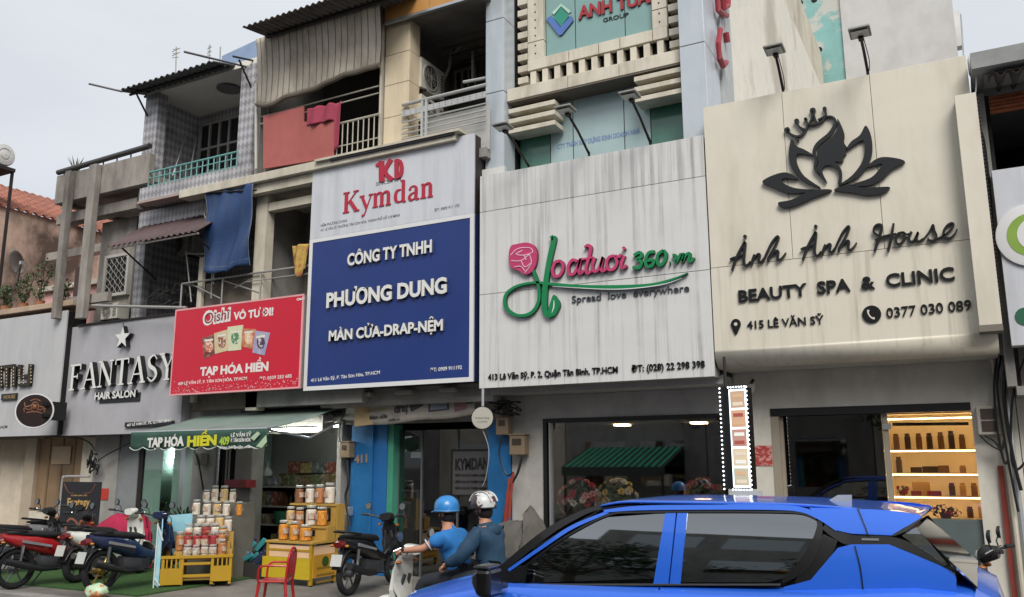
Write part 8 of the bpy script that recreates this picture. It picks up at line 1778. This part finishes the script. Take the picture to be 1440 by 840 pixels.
# windscreen and rear window
def quadp(a, b, name, mat): 
    A, B = Vector(a), Vector(b); MB().slab((A.x, YCc-A.y, A.z), (A.x, YCc+A.y, A.z), (B.x, YCc+B.y, B.z), (B.x, YCc-B.y, B.z), (0, 0, .012)).build(name, mat, t)
p = gh(840, 716); quadp((xF-.08, .74, 1.0), (xs0+.02, .60, roof(0, .5)[2]-.02), 'windscreen', mCG)
xr_b = gh(1336, 800).x; quadp((xs1-.02, .58, roof(1, .5)[2]-.07), (xr_b+.12, .70, 1.10), 'rear_window', mCG)
panel([(1266, 752), (1288, 742), (1336, 797), (1332, 800), (1288, 768)], .02, mCG, 'rear_glass_edge', -.004, 10)
# tail lamps, wheels, handles, mirror, wiper
for s in (-1, 1):
    MB().loft([[(xEnd-.34, YCc+s*.885, .86), (xEnd-.34, YCc+s*.885, .95), (xEnd-.34, YCc+s*.80, .95), (xEnd-.34, YCc+s*.80, .86)], [(xEnd-.02, YCc+s*.80, .86), (xEnd-.05, YCc+s*.81, .965), (xEnd-.05, YCc+s*.5, .965), (xEnd-.0, YCc+s*.5, .86)]]).build('tail_lamp', M('lamp_red', '#8c0f14', .15, coat=.8), t, smooth=40)
    for xw in (xBump+.78, xEnd-.85):
        w0 = MB().loft([[(xw+(.25+.07*math.cos(2*PI*j/10))*math.cos(2*PI*k/32), YCc+s*(.79+.1*math.sin(2*PI*j/10)), .21+(.25+.07*math.cos(2*PI*j/10))*math.sin(2*PI*k/32)) for j in range(10)] for k in range(33)], cap=False).build('wheel', mTy, t, smooth=True)
        rm = MB().lathe((xw, YCc+s*.86, .21), [(.21, -.06), (.21, .02), (.19, .02), (.17, -.03), (.03, -.02)], 24, 'Y')
        for k in range(5): a = k*2*PI/5; rm.tube([(xw, YCc+s*.87, .21), (xw+.19*math.cos(a), YCc+s*.88, .21+.19*math.sin(a))], .025, 6)
        rm.build('rim', mRim, w0)
        MB().lathe((xw, YCc+s*.80, .21), [(.36, -.092 if s > 0 else .092), (.36, .094*s)], 32, 'Y').build('wheel_arch', mCK, t)
    mr = MB().loft([sect(0, 0, .03, .04, 12), sect(0, 0, .1, .09, 12)]) if False else MB()
    xm_ = gh(718, 812).x; yy = YCc+s*1.0
    mr.loft([[(xm_-.09, yy-.02, 1.0), (xm_-.09, yy+.1*s, 1.0), (xm_-.09, yy+.1*s, 1.06), (xm_-.09, yy-.02, 1.06)], [(xm_-.03, yy-.06*s, .93), (xm_-.03, yy+.13*s, .93), (xm_-.03, yy+.13*s, 1.1), (xm_-.03, yy-.06*s, 1.1)], [(xm_+.06, yy-.06*s, .92), (xm_+.06, yy+.13*s, .92), (xm_+.06, yy+.12*s, 1.1), (xm_+.06, yy-.06*s, 1.1)]])
    mo = mr.build('wing_mirror', mCK, t, bevel=.025); MB().box(xm_-.05, xm_+.05, YCc+s*.86, YCc+s*.95, .96, 1.0).build('mirror_arm', mCK, mo)
    MB().box(xm_-.06, xm_+.05, yy-.05*s, yy+.13*s, 1.095, 1.12).build('mirror_cap', mCK, mo, bevel=.012)
    for xd in (gh(900, 830).x, gh(1110, 830).x): MB().box(xd-.1, xd+.1, YCc+s*.885, YCc+s*.915, .84, .87).build('door_handle', mCar, t, bevel=.01)
MB().box(xBump-.02, xBump+.1, YCc-.5, YCc+.5, .2, .42).build('grille', mCK, t, bevel=.02)
for s in (-1, 1): MB().ball((xBump+.1, YCc+s*.64, .62), (.1, .13, .06), 14, 8).build('headlamp', M('head_glass', '#aab1b5', .1), t, smooth=True)
MB().box(xEnd-.02, xEnd+.015, YCc-.26, YCc+.26, .5, .62).build('number_plate', mPlate, t)
# ================================================================== other side of the street (what the windows mirror)
def opp(x0, x1, h, colr, lab, y=-7):
    t = thing('shop_house', lab, 'building', ((x0+x1)/2, y, 0)); boxpart('wall', colr, t, x0+.02, x1-.02, y-8, y, -.1, h)
    for f_ in range(int(h/3)):
        for k in range(2): a = x0+(x1-x0)*(.15+.4*k); boxpart('window', mCG, t, a, a+(x1-x0)*.3, y-.02, y+.01, f_*3.2+1.0, f_*3.2+2.6)
opp(-26, -20, 9, mPlG, 'low grey shop house on the far side of the street, behind the viewer at left'); opp(-20, -14, 10.5, mPlC, 'cream shop house across the street left of centre'); opp(-14, -8.5, 8, mPlG, 'short grey shop house across the street near the striped awning'); opp(-8.5, -3, 9.5, mPlG, 'tall grey shop house across the street'); opp(-3, 3, 11, mPlC, 'cream shop house directly behind the viewer'); opp(3, 9, 8.5, mPlG, 'grey shop house behind the viewer at right'); opp(9, 16, 10, mPink, 'pink shop house behind the viewer at far right')
mS1, mS2 = M('awn_green', '#3fbf92', .7), M('awn_dark', '#39453f', .7)
t = thing('striped_awning', 'green and white striped awning across the street mirrored in the flower shop window', 'awning', (-13, -6.9, 2.2))
YV_ = 2*(YW+.05)
def mir(px, py, Ym): v = at(px, py, YV_-Ym); return Vector((v.x, Ym, v.z))
fa, fb2 = mir(790, 657, -4.6), mir(958, 664, -4.6); za = fa.z
xl_, xr_ = fa.x, mir(935, 665, -4.6).x; z2_ = mir(850, 630, -6.9).z
N = 31
for k in range(N):
    x0 = xl_+(xr_-xl_)*k/N; x1 = xl_+(xr_-xl_)*(k+(1 if k % 2 == 0 else .8))/N; MB().slab((x0, -4.6, za), (x1, -4.6, za), (x1, -6.95, z2_), (x0, -6.95, z2_), (0, 0, .01)).build('stripe', mS1 if k % 2 else mS2, t)
MB().box(xl_, xr_, -4.6, -4.58, za-.3, za-.002).build('valance', mS2, t)
for x in (xl_+.1, xr_-.1): MB().tube([(x, -4.65, -.1), (x, -4.65, za)], .04, 8).build('post', mIron, t)

mBk2 = M('bark', '#4a3f34', .9, bump=.5); mLf2 = M('street_leaf', (.035, .075, .025), .8, var=.4, vs=6)
for i, (x, y, h, r) in enumerate(((-7.2, -4.6, 6.2, 1.7), (-1.6, -4.8, 5.6, 1.6), (4.5, -4.6, 6.5, 1.8))):
    t = thing('street_tree', ['leafy tree across the street, left of the viewer', 'leafy tree across the street just behind the viewer', 'leafy tree across the street to the right of the viewer'][i], 'tree', (x, y, -.12))
    tk = MB().tube([(x, y, -.12), (x+.1, y, h*.3), (x-.05, y+.1, h*.6)], [.16, .12, .09], 9)
    for k in range(6): a = k*1.05; tk.tube([(x, y, h*.45+.05*k), (x+math.cos(a)*r*.5, y+math.sin(a)*r*.4, h*.65), (x+math.cos(a)*r*.8, y+math.sin(a)*r*.7, h*.8)], [.06, .04, .02], 6)
    tk.build('trunk', mBk2, t); lf = MB()
    for c_ in range(26):
        cc = Vector((x+R.uniform(-1, 1)*r*.8, y+R.uniform(-1, 1)*r*.7, h*.72+R.uniform(-1, 1)*r*.75))
        for k in range(70):
            p = cc+Vector([R.gauss(0, .26) for _ in range(3)]); u = Vector([R.uniform(-1, 1) for _ in range(3)]).normalized(); v = u.orthogonal().normalized()*.05; u = u*.09; lf.add([p-u, p+v, p+u, p-v], [(0, 1, 2, 3)])
    lf.build('crown', mLf2, t)
